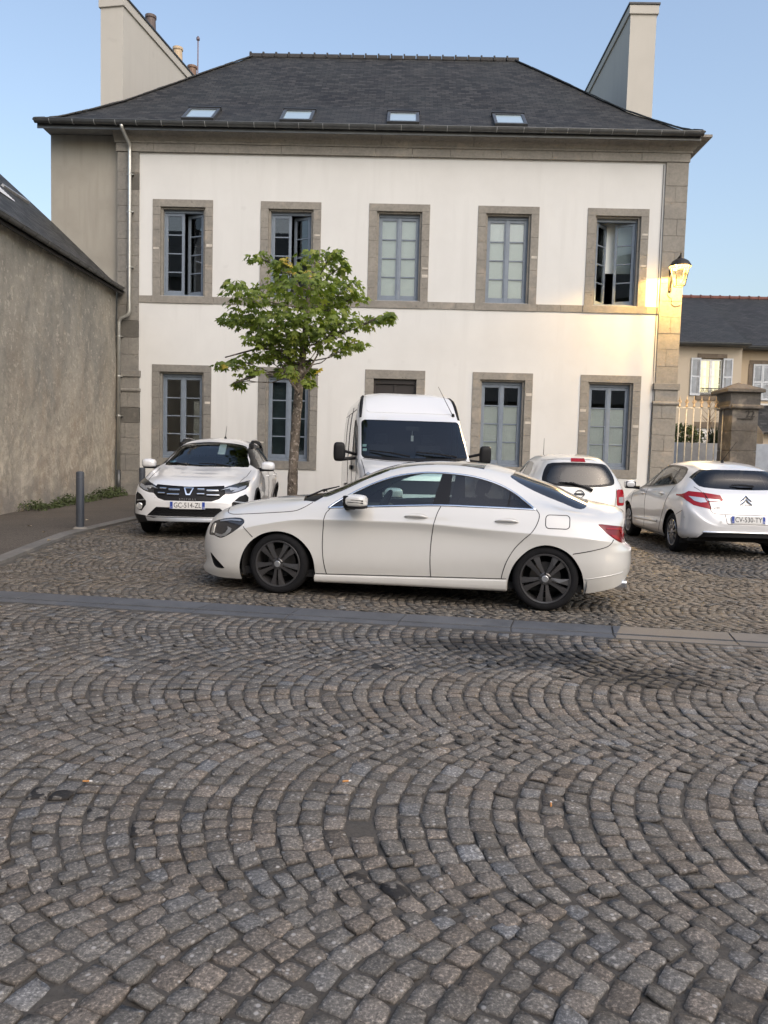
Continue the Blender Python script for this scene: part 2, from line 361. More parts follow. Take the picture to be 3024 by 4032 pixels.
M_PIPE = plain('galvanised_pipe', (0.50, 0.50, 0.47), 0.35, 0.75, 0.12, 4)
M_GLASS = glass_mat('window_glass', (0.86, 0.89, 0.89))
M_DARK = plain('dark_interior', (0.05, 0.05, 0.052), 0.9)
M_CHIM = render_mat('chimney_render', (0.52, 0.495, 0.44), (0.40, 0.38, 0.335), 0.35, 1.2)
M_LEAD = plain('dark_flashing', (0.045, 0.047, 0.05), 0.5, 0.3)
M_ROOM = plain('dim_room', (0.22, 0.21, 0.20), 0.9)
house = empty('manor_house', (-1.1, FY, 0.17), 'two storey cream rendered house with granite window surrounds and a hipped slate roof', 'house')
COLX = [-6.172+3.0*i for i in range(5)]
OH = 0.839; UZ = (5.787, 8.417); LZ = (1.042, 3.892)
# outer wall with rectangular holes
def pierced_wall(mb, x0, x1, z0, z1, holes, y):
    xs = sorted({x0, x1, *[h[0] for h in holes], *[h[1] for h in holes]}); zs = sorted({z0, z1, *[h[2] for h in holes], *[h[3] for h in holes]})
    for i in range(len(xs)-1):
        for j in range(len(zs)-1):
            cx, cz = (xs[i]+xs[i+1])/2, (zs[j]+zs[j+1])/2
            if any(h[0] < cx < h[1] and h[2] < cz < h[3] for h in holes): continue
            mb.add([(xs[i], y, zs[j]), (xs[i+1], y, zs[j]), (xs[i+1], y, zs[j+1]), (xs[i], y, zs[j+1])], [[0, 1, 2, 3]])
holes = [(c-OH+.01, c+OH-.01, UZ[0]+.01, UZ[1]-.01) for c in COLX]
for i, c in enumerate(COLX): holes.append((c-OH+.01, c+OH-.01, (LZ[0] if i != 2 else 0.1)+.01, LZ[1]-.01))
m = MB(); pierced_wall(m, -7.6, 7.2, 0.05, 9.75, holes, FY); m.build('wall', M_WHITE, house)
# side, back and inner walls of the block, floors
m = MB()
m.box(7.30, 7.60, FY+.02, 31, 0, 10.2); m.box(-9.6, 7.3, 30.7, 31, 0, 10.2)
m.box(-7.9, -7.6, FY+.02, FY+.4, 0, 10.2); m.box(-9.94, -9.6, 22.0, 31, 0, 10.2)
m.build('side_wall', M_WHITE, house)
m = MB(); m.box(-9.6, 7.3, FY+.36, 30.7, 4.75, 5.05); m.box(-9.6, 7.3, FY+.36, 30.7, 0.15, 0.3); m.box(-9.6, 7.3, FY+.36, 30.7, 9.5, 9.7)
for i in range(4): m.box(COLX[i]+1.4, COLX[i]+1.6, FY+.36, 30.7, .3, 9.5)
m.build('interior', M_ROOM, house)
m = MB(); m.box(-9.945, -7.985, FY+.20, FY+.55, 0.05, 10.17); o = m.build('side_bay', M_GREY, house); o['label'] = 'bare grey rendered bay beside the corner pillar'
# corner pillars as coursed stones
def pillar(x0, x1, side):
    m = MB(); z = 0.17
    rnd = random.Random(3 if side < 0 else 5)
    w = (x1-x0)
    m.bbox(x0-.03, x1+.03, FY-.09, FY+.3, 0.0, .47, .012)
    lows = [.47]; 
    while lows[-1] < 3.1: lows.append(min(3.13, lows[-1]+rnd.choice([.42, .44, .46])))
    ups = [3.69]
    while ups[-1] < 9.60: ups.append(min(9.66, ups[-1]+rnd.choice([.43, .45, .47])))
    if 9.66-ups[-2] < .2: ups.pop(-2)
    dark = []
    for lv, grow in ((lows, .04), (ups, 0)):
        for i in range(len(lv)-1):
            if lv[i+1]-lv[i] < .05: continue
            zz0, zz1 = lv[i]+.004, lv[i+1]-.004; d = rnd.uniform(-.004, .004)
            xa, xb = (x0-grow*(side > 0), x1+grow*(side < 0))
            if i % 2 == 0: sp = [(xa, xb)]
            else:
                f = rnd.uniform(.38, .6); sp = [(xa, xa+f*w-.003), (xa+f*w+.003, xb)]
            for s_ in sp:
                dk = side < 0 and rnd.random() < .16
                if dk: dark.append((s_, zz0, zz1, d))
                m.bbox(s_[0], s_[1], FY-.05+d-grow*.4+.02*dk, FY+.3, zz0, zz1, .006)
    m.bbox(x0+.01, x1-.01, FY-.03, FY+.3, 3.10, 3.72, .006)
    o = m.build('corner_pillar', M_STONE if side > 0 else M_STONE_D, house)
    for s_, a, b, d in dark: MB().bbox(s_[0], s_[1], FY-.055+d, FY+.2, a, b, .006).build('replaced_stone', M_STONE_P, o)
    m = MB(); m.box(x0+.01, x1-.01, FY-.035, FY+.28, .3, 9.6); m.build('mortar_joint', plain('lime_mortar', (0.34, 0.31, 0.26), 0.95), o)
    m = MB(); e = .06
    m.bbox(x0-e, x1+e, FY-.05-e, FY+.3, 3.52, 3.70, .015); m.bbox(x0-.005, x1+.02, FY-.07, FY+.3, 3.18, 3.515, .006)
    bm = bmesh.new(); 
    m.tube([(x0-e, FY-.06, 3.15), (x1+e, FY-.06, 3.15)], .055, 10)
    m.build('pillar_band', M_STONE if side > 0 else M_STONE_D, o)
pillar(-7.985, -7.385, -1); pillar(7.05, 7.655, 1)
# cornice, frieze and string course in blocks
def blocks(mb, x0, x1, y0, y1, z0, z1, lmin, lmax, c=.006, seed=1):
    rnd = random.Random(seed); x = x0
    while x < x1-.01:
        x2 = min(x1, x+rnd.uniform(lmin, lmax)); 
        if x1-x2 < lmin*.5: x2 = x1
        mb.bbox(x+.003, x2-.003, y0+rnd.uniform(-.004, .004), y1, z0, z1, c); x = x2
m = MB(); blocks(m, -8.02, 7.68, FY-.08, FY+.3, 9.66, 9.885, .9, 1.5, seed=4); m.build('frieze', M_STONE, house)
m = MB(); x = -8.05
rnd = random.Random(9)
prof = [(0, 9.885), (-.07, 9.885), (-.07, 9.93), (-.10, 9.955), (-.13, 10.0), (-.2, 10.07), (-.30, 10.12), (-.40, 10.15), (-.43, 10.17), (-.43, 10.235), (.25, 10.235), (.25, 9.885)]
while x < 7.66:
    x2 = min(7.66, x+rnd.uniform(1.0, 1.5)); x2 = 7.66 if 7.66-x2 < .6 else x2
    pr = [(FY-.04+a, b+rnd.uniform(-.001, .001)) for a, b in prof]
    m.prism(pr, x+.003, x2-.003, lambda u, v, w: (w, u, v)); x = x2
# mitred return at the right end
n = len(prof); vs = []
for a, b in prof: vs += [(7.66, FY-.04+a, b), (7.66-min(a, 0), FY-.04+a, b), (7.66-min(a, 0), FY+6, b)]
fs = []
for i in range(n-1):
    fs += [[3*i, 3*i+3, 3*i+4, 3*i+1], [3*i+1, 3*i+4, 3*i+5, 3*i+2]]
m.add(vs, fs); o = m.build('cornice', M_STONE, house); autosmooth(o, 40)
m = MB(); xs = [-7.385]+[v for c in COLX for v in (c-OH-.03, c+OH+.03)]+[7.05]
for i in range(len(xs)-1):
    if i % 2: m.bbox(xs[i]+.003, xs[i+1]-.003, FY-.035, FY+.3, UZ[0]-.197, UZ[0], .006)
    else: blocks(m, xs[i], xs[i+1], FY-.028, FY+.3, UZ[0]-.195, UZ[0]-.002, .6, .8, seed=i)
m.build('string_course', M_STONE, house)
# soffit, gutter, downpipe
m = MB(); m.box(-10.0, -8.05, FY-.36, FY+.5, 10.19, 10.215); m.build('soffit', plain('grey_soffit_board', (0.30, 0.30, 0.29), 0.7), house)
GY = 21.13
def gutter_bits(mb, p0, p1, r, n=9):
    d = (Vector(p1)-Vector(p0)); L = d.length; d.normalize(); sd_ = Vector((0, 0, 1)).cross(d); 
    vs = []
    for P in (Vector(p0), Vector(p1)):
        for k in range(n+1):
            w = math.pi+math.pi*k/n; vs.append(P+sd_*math.cos(w)*r+Vector((0, 0, 1))*math.sin(w)*r)
        for k in range(n, -1, -1):
            w = math.pi+math.pi*k/n; vs.append(P+sd_*math.cos(w)*(r-.008)+Vector((0, 0, 1))*math.sin(w)*(r-.008))
    N = 2*n+2; fs = [[i, (i+1) % N, N+(i+1) % N, N+i] for i in range(N)]+[list(range(N)), list(range(N, 2*N))[::-1]]
    mb.add(vs, fs)
m = MB(); gutter_bits(m, (-10.02, GY, 10.245), (7.80, GY, 10.225), .095)
m.tube([(-10.02, GY-.095, 10.25), (7.80, GY-.095, 10.23)], .012, 6)
m.box(-10.0, 7.78, GY+.10, GY+.125, 10.06, 10.25)
o = m.build('gutter', M_ZINC, house); autosmooth(o, 40)
x = -9.6; M_BZ = plain('bright_zinc', (0.42, 0.43, 0.43), 0.4, 0.6)
while x < 7.7:
    m = MB(); vs_ = [(x, GY+.098*math.cos(w), 10.236+.098*math.sin(w)) for w in np.linspace(math.pi, 2*math.pi, 9)]
    m.tube(vs_, .009, 5); x += random.uniform(.55, .72); m.build('gutter_bracket', M_BZ, o)
m = MB(); px_ = -7.60
m.tube([(px_-.08, GY, 10.17), (px_-.08, GY+.06, 10.08), (px_, FY-.18, 9.80), (px_, FY-.17, 9.6), (px_, FY-.17, 5.33), (px_-.03, FY-.17, 5.22), (px_-.24, FY-.17, 5.12), (px_-.29, FY-.17, 5.0), (px_-.29, FY-.17, .9)], .05, 12)
o = m.build('downpipe', M_PIPE, house, smooth=True)
for z in (9.0, 8.0, 6.5, 4.6, 3.5, 2.4):
    m = MB(); xx = px_ if z > 5.3 else px_-.29
    m.lathe([(.056, 0), (.058, .005), (.058, .035), (.056, .04)], 12, Matrix.Translation((xx, FY-.17, z))); m.box(xx-.09, xx+.09, FY-.14, FY-.06, z+.01, z+.03); m.build('pipe_clip', M_PIPE, o)
m = MB(); m.tube([(px_-.29, FY-.17, .9), (px_-.29, FY-.17, .2)], .062, 12); m.build('pipe_shoe', M_ZINC, o, smooth=True)
# roof: hipped with a sprocketed (flared) foot
PROF = [(0, 10.235), (.04, 10.33), (.083, 10.455), (.15, 10.71), (.23, 11.02), (.35, 11.50), (.55, 12.42), (.76, 13.4), (1, 14.5)]
EL, ER, EF, EB = -9.99, 7.76, 21.1, 31.3; RL, RR, RY = -5.16, 3.43, 26.2
m = MB(); uv = []
def ring(t): 
    return [(EL+(RL-EL)*t, EF+(RY-EF)*t), (ER+(RR-ER)*t, EF+(RY-EF)*t), (ER+(RR-ER)*t, EB+(RY-EB)*t), (EL+(RL-EL)*t, EB+(RY-EB)*t)]
ts = []
for i in range(len(PROF)-1):
    for k in range(3): ts.append((PROF[i][0]+(PROF[i+1][0]-PROF[i][0])*k/3, PROF[i][1]+(PROF[i+1][1]-PROF[i][1])*k/3))
ts.append(PROF[-1]); sl_ = [0]
for i in range(1, len(ts)): sl_.append(sl_[-1]+math.hypot((ts[i][0]-ts[i-1][0])*5.1, ts[i][1]-ts[i-1][1]))
for i in range(len(ts)-1):
    A, B = ring(ts[i][0]), ring(ts[i+1][0])
    for k in range(4):
        k2 = (k+1) % 4; nx = 14 if k in (0, 2) else 6
        for q in range(nx):
            f0, f1 = q/nx, (q+1)/nx; L = lambda P, f: (P[k][0]+(P[k2][0]-P[k][0])*f, P[k][1]+(P[k2][1]-P[k][1])*f)
            pts = [(*L(A, f0), ts[i][1]), (*L(A, f1), ts[i][1]), (*L(B, f1), ts[i+1][1]), (*L(B, f0), ts[i+1][1])]
            pts = [(p[0], p[1], p[2]+(0.012*math.sin(p[0]*1.7+p[2]*2.3)+.01*math.sin(p[0]*4.1-p[2]*3) if 0 < i+j//2 and i+j//2 < len(ts)-1 else 0)) for j, p in enumerate(pts)]
            m.add(pts, [[0, 1, 2, 3]])
            for j, p in enumerate(pts): uv.append(((p[0] if k in (0, 2) else p[1])+k*3.3, sl_[i+(j//2)]))
roof = m.build('roof', M_SLATE, house, uvs=uv); roof.data.polygons.foreach_set('use_smooth', [True]*len(roof.data.polygons))
m = MB(); x = RL-.1
while x < RR+.1:
    x2 = x+.42; m.lathe([(.10, 0), (.115, .0), (.115, .40), (.10, .40)], 10, Matrix.Translation((x, RY, 14.47)) @ Matrix.Rotation(rad(90), 4, 'Y'))
    m.lathe([(.118, 0), (.15, .0), (.15, .05), (.118, .05)], 10, Matrix.Translation((x, RY, 14.48)) @ Matrix.Rotation(rad(90), 4, 'Y')); x = x2
m.build('ridge_tile', plain('ridge_tile_clay', (0.045, 0.043, 0.042), 0.8), roof)
for (a, b) in (((EL, EF), (RL, RY)), ((ER, EF), (RR, RY))):
    m = MB(); pts = [(a[0]+(b[0]-a[0])*t, a[1]+(b[1]-a[1])*t, z+.015) for t, z in ts]
    rnd = random.Random(2)
    for i in range(len(pts)-1):
        P, Q = Vector(pts[i]), Vector(pts[i+1]); nn = max(1, int((Q-P).length/.14))
        for k in range(nn):
            c = P.lerp(Q, (k+.5)/nn); mt = Matrix.Translation(c) @ (Q-P).to_track_quat('X', 'Z').to_matrix().to_4x4()
            m.box(-.09, .09, -.09, .09, -.012, .012+rnd.uniform(0, .012), mt)
    m.build('hip_slates', plain('hip_slate', (0.036, 0.035, 0.034), 0.6, 0, .25), roof)
def roof_pt(x, t):
    z = np.interp(t, [p[0] for p in ts], [p[1] for p in ts]); return Vector((x, EF+(RY-EF)*t, z))
for (xb0, xb1, xt0, xt1) in ((-6.26, -5.41, -6.04, -5.18), (-3.53, -2.62, -3.48, -2.58), (-.61, .31, -.6, .31), (2.33, 3.25, 2.28, 3.2)):
    w = .88; xc = (xb0+xb1+xt0+xt1)/4
    b = roof_pt(xc, .072); tt_ = roof_pt(xc, .236); d = (tt_-b); L = d.length; d.normalize(); nrm = Vector((1, 0, 0)).cross(d); nrm.normalize()
    mt = Matrix(((1, d.x, nrm.x, b.x), (0, d.y, nrm.y, b.y), (0, d.z, nrm.z, b.z), (0, 0, 0, 1)))
    m = MB()
    for (x0, x1, y0, y1) in ((-w/2, w/2, 0, .09), (-w/2, w/2, L-.10, L), (-w/2, -w/2+.085, .09, L-.1), (w/2-.085, w/2, .09, L-.1)): m.bbox(x0, x1, y0, y1, -.1, .085, .012, mt)
    o = m.build('roof_window', M_ZINC, roof); 
    m = MB(); m.box(-w/2+.085, w/2-.085, .09, L-.1, -.05, .055, mt); m.build('roof_pane', NT('skylight_glass').p(Base_Color=(0.42, 0.52, 0.55), Roughness=0.08, Coat_Weight=1.0).m, roof)
    m = MB(); m.box(-w/2-.02, w/2+.02, L, L+.06, -.02, .11, mt); m.build('flashing', M_LEAD, roof)
# chimney walls (one at each gable end), sloping pots
def chimney(x0, x1, y0, y1, ztop, ang, pots):
    mt = Matrix.Translation((x0, y0, 0)) @ Matrix.Rotation(ang, 4, 'Z'); w = x1-x0; L = y1-y0
    m = MB(); m.box(0, w, 0, L, 10.0, ztop-.32, mt); ch = m.build('chimney', M_CHIM, house)
    m = MB(); m.bbox(-.05, w+.05, -.05, L+.05, ztop-.32, ztop-.06, .015, mt); m.build('coping', M_CHIM, ch)
    m = MB(); m.bbox(-.08, w+.08, -.08, L+.08, ztop-.06, ztop, .01, mt); m.build('capping', M_LEAD, ch)
    for (dy, r, h, col) in pots:
        m = MB(); m.lathe([(r*.8, 0), (r, .02), (r*.92, h*.8), (r*1.08, h*.85), (r*1.08, h), (r*.8, h), (r*.75, h*.3)], 16, mt @ Matrix.Translation((w*.75, dy, ztop)))
        m.build('chimney_pot', plain('clay_pot', col, 0.6, 0.0), ch, smooth=False)
chimney(-9.47, -8.73, 24.3, 30.6, 15.20, rad(-9.4), [(2.1, .17, .55, (0.12, 0.09, 0.08)), (4.1, .17, .55, (0.55, 0.42, 0.27)), (5.3, .17, .5, (0.20, 0.12, 0.08))])
chimney(6.60, 7.38, 24.3, 30.6, 15.27, 0, [])
m = MB(); m.tube([(-7.2, 27, 12.0), (-7.2, 27, 15.45)], .022, 8); m.lathe([(.02, 0), (.06, .04), (.06, .10), (.02, .16)], 10, Matrix.Translation((-7.2, 27, 15.35)))
m.build('lightning_rod', plain('rod_metal', (0.20, 0.16, 0.18), 0.5, 0.4), house)
# windows
PANE_BLIND_SKY = plain('pale_blind_sky_tone', (0.80, 0.83, 0.78), 0.75, 0, .03, 1)  # blind colour that also carries the pale sky mirrored in the panes
def film_mat():
    t = NT('swirl_film'); v = t.co('Object')
    w1 = t.n('TexNoise', Vector=v, Scale=2.2, Detail=2, Distortion=2.5).outputs[0]
    w = t.math('FRACT', t.math('MULTIPLY', w1, 22.0)); l = t.n('MapRange', Value=w, i1=0.0, i2=0.28).outputs[0]
    c = t.mix(l, (0.62, 0.63, 0.60), (0.92, 0.91, 0.87)); t.p(Base_Color=c, Roughness=0.35); return t.m
M_FILM = film_mat(); M_SMEAR = plain('pale_mortar', (0.50, 0.46, 0.40), 0.95, 0, .2)
def leaf(wd, z0, z1, rows=4, st=.075, bot=.11):
    m = MB(); g = MB(); t0 = -.03; t1 = .03
    m.bbox(0, st, t0, t1, z0, z1, .006); m.bbox(wd-st, wd, t0, t1, z0, z1, .006)
    m.bbox(st, wd-st, t0+.002, t1, z0, z0+bot, .006); m.bbox(st, wd-st, t0+.002, t1, z1-st, z1, .006)
    hh = (z1-st-z0-bot)/rows
    for k in range(1, rows): m.bbox(st, wd-st, t0+.008, t1, z0+bot+hh*k-.016, z0+bot+hh*k+.016, .005)
    g.box(st-.005, wd-st+.005, -.004, .004, z0+bot-.005, z1-st+.005)
    return m, g
def house_window(i, lower):
    c = COLX[i]; z0, z1 = (LZ if lower else UZ)
    sill_h = .235 if lower else 0
    oz0, oz1 = z0+sill_h, z1-.2
    rnd = random.Random(i*7+lower)
    fr = MB(); hw = .60; fy = FY+.17
    fr.bbox(c-hw, c-hw+.06, fy, fy+.10, oz0+.05, oz1-.02, .008); fr.bbox(c+hw-.06, c+hw, fy, fy+.10, oz0+.05, oz1-.02, .008)
    fr.bbox(c-hw+.06, c+hw-.06, fy+.001, fy+.10, oz1-.12, oz1-.02, .008)
    fr.bbox(c-hw, c+hw, fy-.03, fy+.12, oz0-.0, oz0+.07, .010)
    win = fr.build('window', M_BLUE, house)
    # stone surround: lintel, sill and alternating jamb blocks
    st = MB(); d = .018
    st.bbox(c-OH, c+OH, FY-d, FY+.16, oz1, z1, .008)
    st.bbox(c-OH+.21, c+OH-.21, FY+.06, FY+.30, oz1-.045, oz1, .004)
    if lower: st.bbox(c-OH, c+OH, FY-d-.012, FY+.3, z0, oz0, .010)
    for sx in (-1, 1):
        z = oz0
        while z < oz1-.01:
            zn = min(oz1, z+rnd.uniform(.32, .52)); zn = oz1 if oz1-zn < .22 else zn
            xa, xb = sorted((c+sx*OH, c+sx*.622)); st.bbox(xa, xb, FY-d+rnd.uniform(-.003, .003), FY+.16, z+.002, zn-.002, .006); z = zn
        xa, xb = sorted((c+sx*.66, c+sx*.565)); st.box(xa, xb, FY+.06, FY+.32, oz0, oz1-.045)
    st.build('stone_surround', M_STONE if (not lower or i > 1) else M_STONE_D, win)
    # repair mortar smears
    sm = MB()
    for sx in (-1, 1):
        for _ in range(rnd.randint(0, 2)):
            z = rnd.uniform(oz0+.3, oz1-.4); xa, xb = sorted((c+sx*(OH-.02), c+sx*(.66))); MB().bbox(xa, xb, FY-d-.006, FY+.1, z, z+rnd.uniform(.04, .08), .003).build('mortar_smear', M_SMEAR, win)
    wd = .538; lz0, lz1 = oz0+.075, oz1-.125
    ang = (0, 0)
    if not lower: ang = {0: (0, 24), 1: (0, 26), 4: (46, 22)}.get(i, (0, 0))
    for s_, a in ((0, ang[0]), (1, ang[1])):
        m_, g_ = leaf(wd, lz0, lz1)
        if s_ == 0: mt = Matrix.Translation((c-hw+.06, fy+.05, 0)) @ Matrix.Rotation(rad(a), 4, 'Z')
        else: mt = Matrix.Translation((c+hw-.06, fy+.05, 0)) @ Matrix.Rotation(rad(-a), 4, 'Z') @ Matrix.Diagonal((-1, 1, 1, 1))
        for mm, nm, mat_ in ((m_, 'casement', M_BLUE), (g_, 'glass_pane', M_GLASS)):
            mm.v = [tuple(mt @ Vector(v)) for v in mm.v]
            if s_: mm.f = [f[::-1] for f in mm.f]
            o = mm.build(nm, mat_, win)
            if a and nm == 'casement': o['label'] = 'casement swung open into the room'
    if ang == (0, 0):
        m = MB(); m.bbox(c-.045, c+.045, fy+.005, fy+.03, lz0, lz1, .012); m.build('meeting_bead', M_BLUE, win)
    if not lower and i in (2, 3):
        m = MB(); m.box(c-.50, c+.50, fy+.085, fy+.09, lz0+.02, (lz1-.02 if i == 2 else lz1-.62)); m.build('sky_toned_blind', PANE_BLIND_SKY, win)  # sky reflected in these panes is put into the sheet's pale colour
        if i == 3: MB().box(c-.50, c+.50, fy+.082, fy+.084, lz1-.618, lz1-.02).build('sky_toned_blind', plain('bright_white_reflection', (0.93, 0.93, 0.90), .6, 0, .02), win)  # brighter reflection in the top panes, painted as a whiter sheet
    if not lower and i == 4:
        m = MB(); m.box(c-.3, c+.56, FY+.62, FY+.63, lz0+.95, lz1+.1); m.build('sky_toned_blind', PANE_BLIND_SKY, win)
    if lower and i in (3, 4):
        top = lz0+.11+(lz1-.075-lz0-.11)*.75
        m = MB(); m.box(c-.52, c+.52, fy+.066, fy+.07, lz0+.1, top); m.build('patterned_film', M_FILM, win)
    if lower and i == 0:
        m = MB(); m.box(c+.27, c+.53, fy+.13, fy+.15, lz0, lz0+1.55); m.build('board', plain('pale_board', (0.40, 0.38, 0.34), 0.7), win)
    if lower and i == 1:
        m = MB(); m.box(c-.55, c+.55, fy+.35, fy+.36, lz0, lz1); m.build('curtain', plain('teal_curtain', (0.05, 0.075, 0.08), 0.8, 0, .3, 3), win)
for i in range(5):
    house_window(i, False)
    if i != 2: house_window(i, True)
# front door under its own stone surround
c = COLX[2]; z1 = LZ[1]; oz1 = z1-.245
m = MB(); m.bbox(c-.55, c-.01, FY+.14, FY+.19, .2, 2.75, .01); m.bbox(c+.01, c+.55, FY+.14, FY+.19, .2, 2.75, .01)
m.box(c-.62, c+.62, FY+.16, FY+.2, .18, oz1)
for (xa, xb) in ((c-.62, c-.55), (c+.55, c+.62)): m.bbox(xa, xb, FY+.1, FY+.2, .18, oz1, .008)
m.bbox(c-.55, c+.55, FY+.1, FY+.2, oz1-.14, oz1, .008); m.bbox(c-.55, c+.55, FY+.1, FY+.2, 2.75, 2.87, .008); m.bbox(c-.03, c+.03, FY+.12, FY+.2, 2.87, oz1-.14, .006)
door = m.build('door', plain('dark_brown_paint', (0.022, 0.016, 0.014), 0.4), house)
st = MB(); st.bbox(c-OH, c+OH, FY-.018, FY+.3, oz1, z1, .008)
for sx in (-1, 1):
    z = .17
    while z < oz1-.01:
        zn = min(oz1, z+random.uniform(.4, .6)); zn = oz1 if oz1-zn < .25 else zn; xa, xb = sorted((c+sx*OH, c+sx*.60)); st.bbox(xa, xb, FY-.018, FY+.3, z+.002, zn-.002, .006); z = zn
st.build('stone_surround', M_STONE, door)
m = MB(); m.lathe([(.012, 0), (.028, .02), (.03, .05), (.0, .06)], 12, Matrix.Translation((c-.08, FY+.14, 1.2)) @ Matrix.Rotation(rad(90), 4, 'X')); m.build('door_knob', plain('brass', (0.5, 0.36, 0.14), 0.3, 0.9), door)
# service cable beside the right pillar
m = MB(); m.tube([(6.99, FY-.02, z+.0) for z in (9.6, 7, 5.9)]+[(6.995, FY-.07, 5.7), (6.99, FY-.02, 5.5), (6.99, FY-.02, 4), (6.98, FY-.08, 3.7), (6.98, FY-.08, 3.1), (6.99, FY-.03, 3.0), (6.97, FY-.03, .4)], .008, 5)
m.build('cable', plain('black_cable', (0.03, 0.03, 0.03), 0.6), house)
# ------------------------------------------------------------------ wall lantern on the house corner
M_IRON = plain('black_iron', (0.030, 0.026, 0.022), 0.45, 0.3)
lan = empty('wall_lantern', (7.30, FY-.06, 6.2), 'lit black iron lantern fixed to the granite corner pillar above the railings', 'street lamp')
LX, LY = 7.30, FY-.80
m = MB(); m.bbox(7.26, 7.34, FY-.11, FY-.05, 6.20, 6.78, .01); m.tube([(7.30, FY-.1, 6.68), (7.30, FY-.2, 6.80), (7.30, FY-.5, 6.93), (LX, LY, 6.98)], .026, 8)
m.tube([(7.30, FY-.1, 6.3), (7.30, FY-.25, 6.5), (7.30, FY-.45, 6.78), (7.30, FY-.5, 6.92)], .014, 8)
m.build('bracket', M_IRON, lan, smooth=True)
mt = Matrix.Translation((LX, LY, 0)) @ Matrix.Rotation(rad(45), 4, 'Z')
m = MB(); m.lathe([(.022, 7.05), (.022, 6.93), (.06, 6.90), (.13, 6.88), (.21, 6.83), (.265, 6.75), (.29, 6.69), (.28, 6.69), (.252, 6.745), (.20, 6.81), (.05, 6.86)], 24, mt); m.build('lamp_cap', M_IRON, lan, smooth=False)
m = MB(); r0, r1 = .155, .262
for k in range(4):
    a = math.pi/2*k; m.tube([tuple(mt @ Vector((r0*math.cos(a), r0*math.sin(a), 6.19))), tuple(mt @ Vector((r1*math.cos(a), r1*math.sin(a), 6.70)))], .013, 6)
q = [tuple(mt @ Vector((r0*math.cos(math.pi/2*k), r0*math.sin(math.pi/2*k), 6.19))) for k in range(5)]; m.tube(q, .012, 6)
m.build('lantern_frame', M_IRON, lan)
m = MB()
vs = [tuple(mt @ Vector((r*.97*math.cos(math.pi/2*k), r*.97*math.sin(math.pi/2*k), z))) for r, z in ((r0, 6.19), (r1, 6.70)) for k in range(4)]
m.add(vs, [[k, (k+1) % 4, 4+(k+1) % 4, 4+k] for k in range(4)]); m.build('lantern_glass', glass_mat('lantern_pane', (0.95, 0.93, 0.88)), lan)
t = NT('lamp_glow'); t.p(Base_Color=(1, .8, .4), Emission_Color=(1.0, 0.66, 0.22), Emission_Strength=7.0)
m = MB(); m.lathe([(.02, 6.83), (.12, 6.815), (.15, 6.80), (.12, 6.79), (.02, 6.785)], 20, mt); m.build('lamp_bulb', t.m, lan, smooth=True)
lp = bpy.data.lights.new('lantern_light', 'POINT'); lp.energy = 430; lp.color = (1.0, 0.60, 0.15); lp.shadow_soft_size = 0.035
lo = bpy.data.objects.new('lantern_light', lp); COL.objects.link(lo); lo.location = (LX, LY, 6.77)
sp_ = bpy.data.lights.new('lantern_beam', 'SPOT'); sp_.energy = 1700; sp_.color = (1.0, 0.72, 0.40); sp_.spot_size = rad(95); sp_.spot_blend = 1.0; sp_.shadow_soft_size = 0.03
lo = bpy.data.objects.new('lantern_beam', sp_); COL.objects.link(lo); lo.location = (LX, LY, 6.745); lo.rotation_euler = (Vector((2.6, 8.0, 0))-lo.location).to_track_quat('-Z', 'Y').to_euler()
m = MB(); m.tube([(7.28, FY-.06, 6.2), (7.24, FY-.06, 6.12), (7.29, FY-.06, 6.05), (7.36, FY-.06, 6.02), (7.37, FY-.06, 5.86), (7.46, FY-.06, 5.80), (7.62, FY-.06, 5.84)], .008, 5); m.build('lamp_cable', M_IRON, lan)
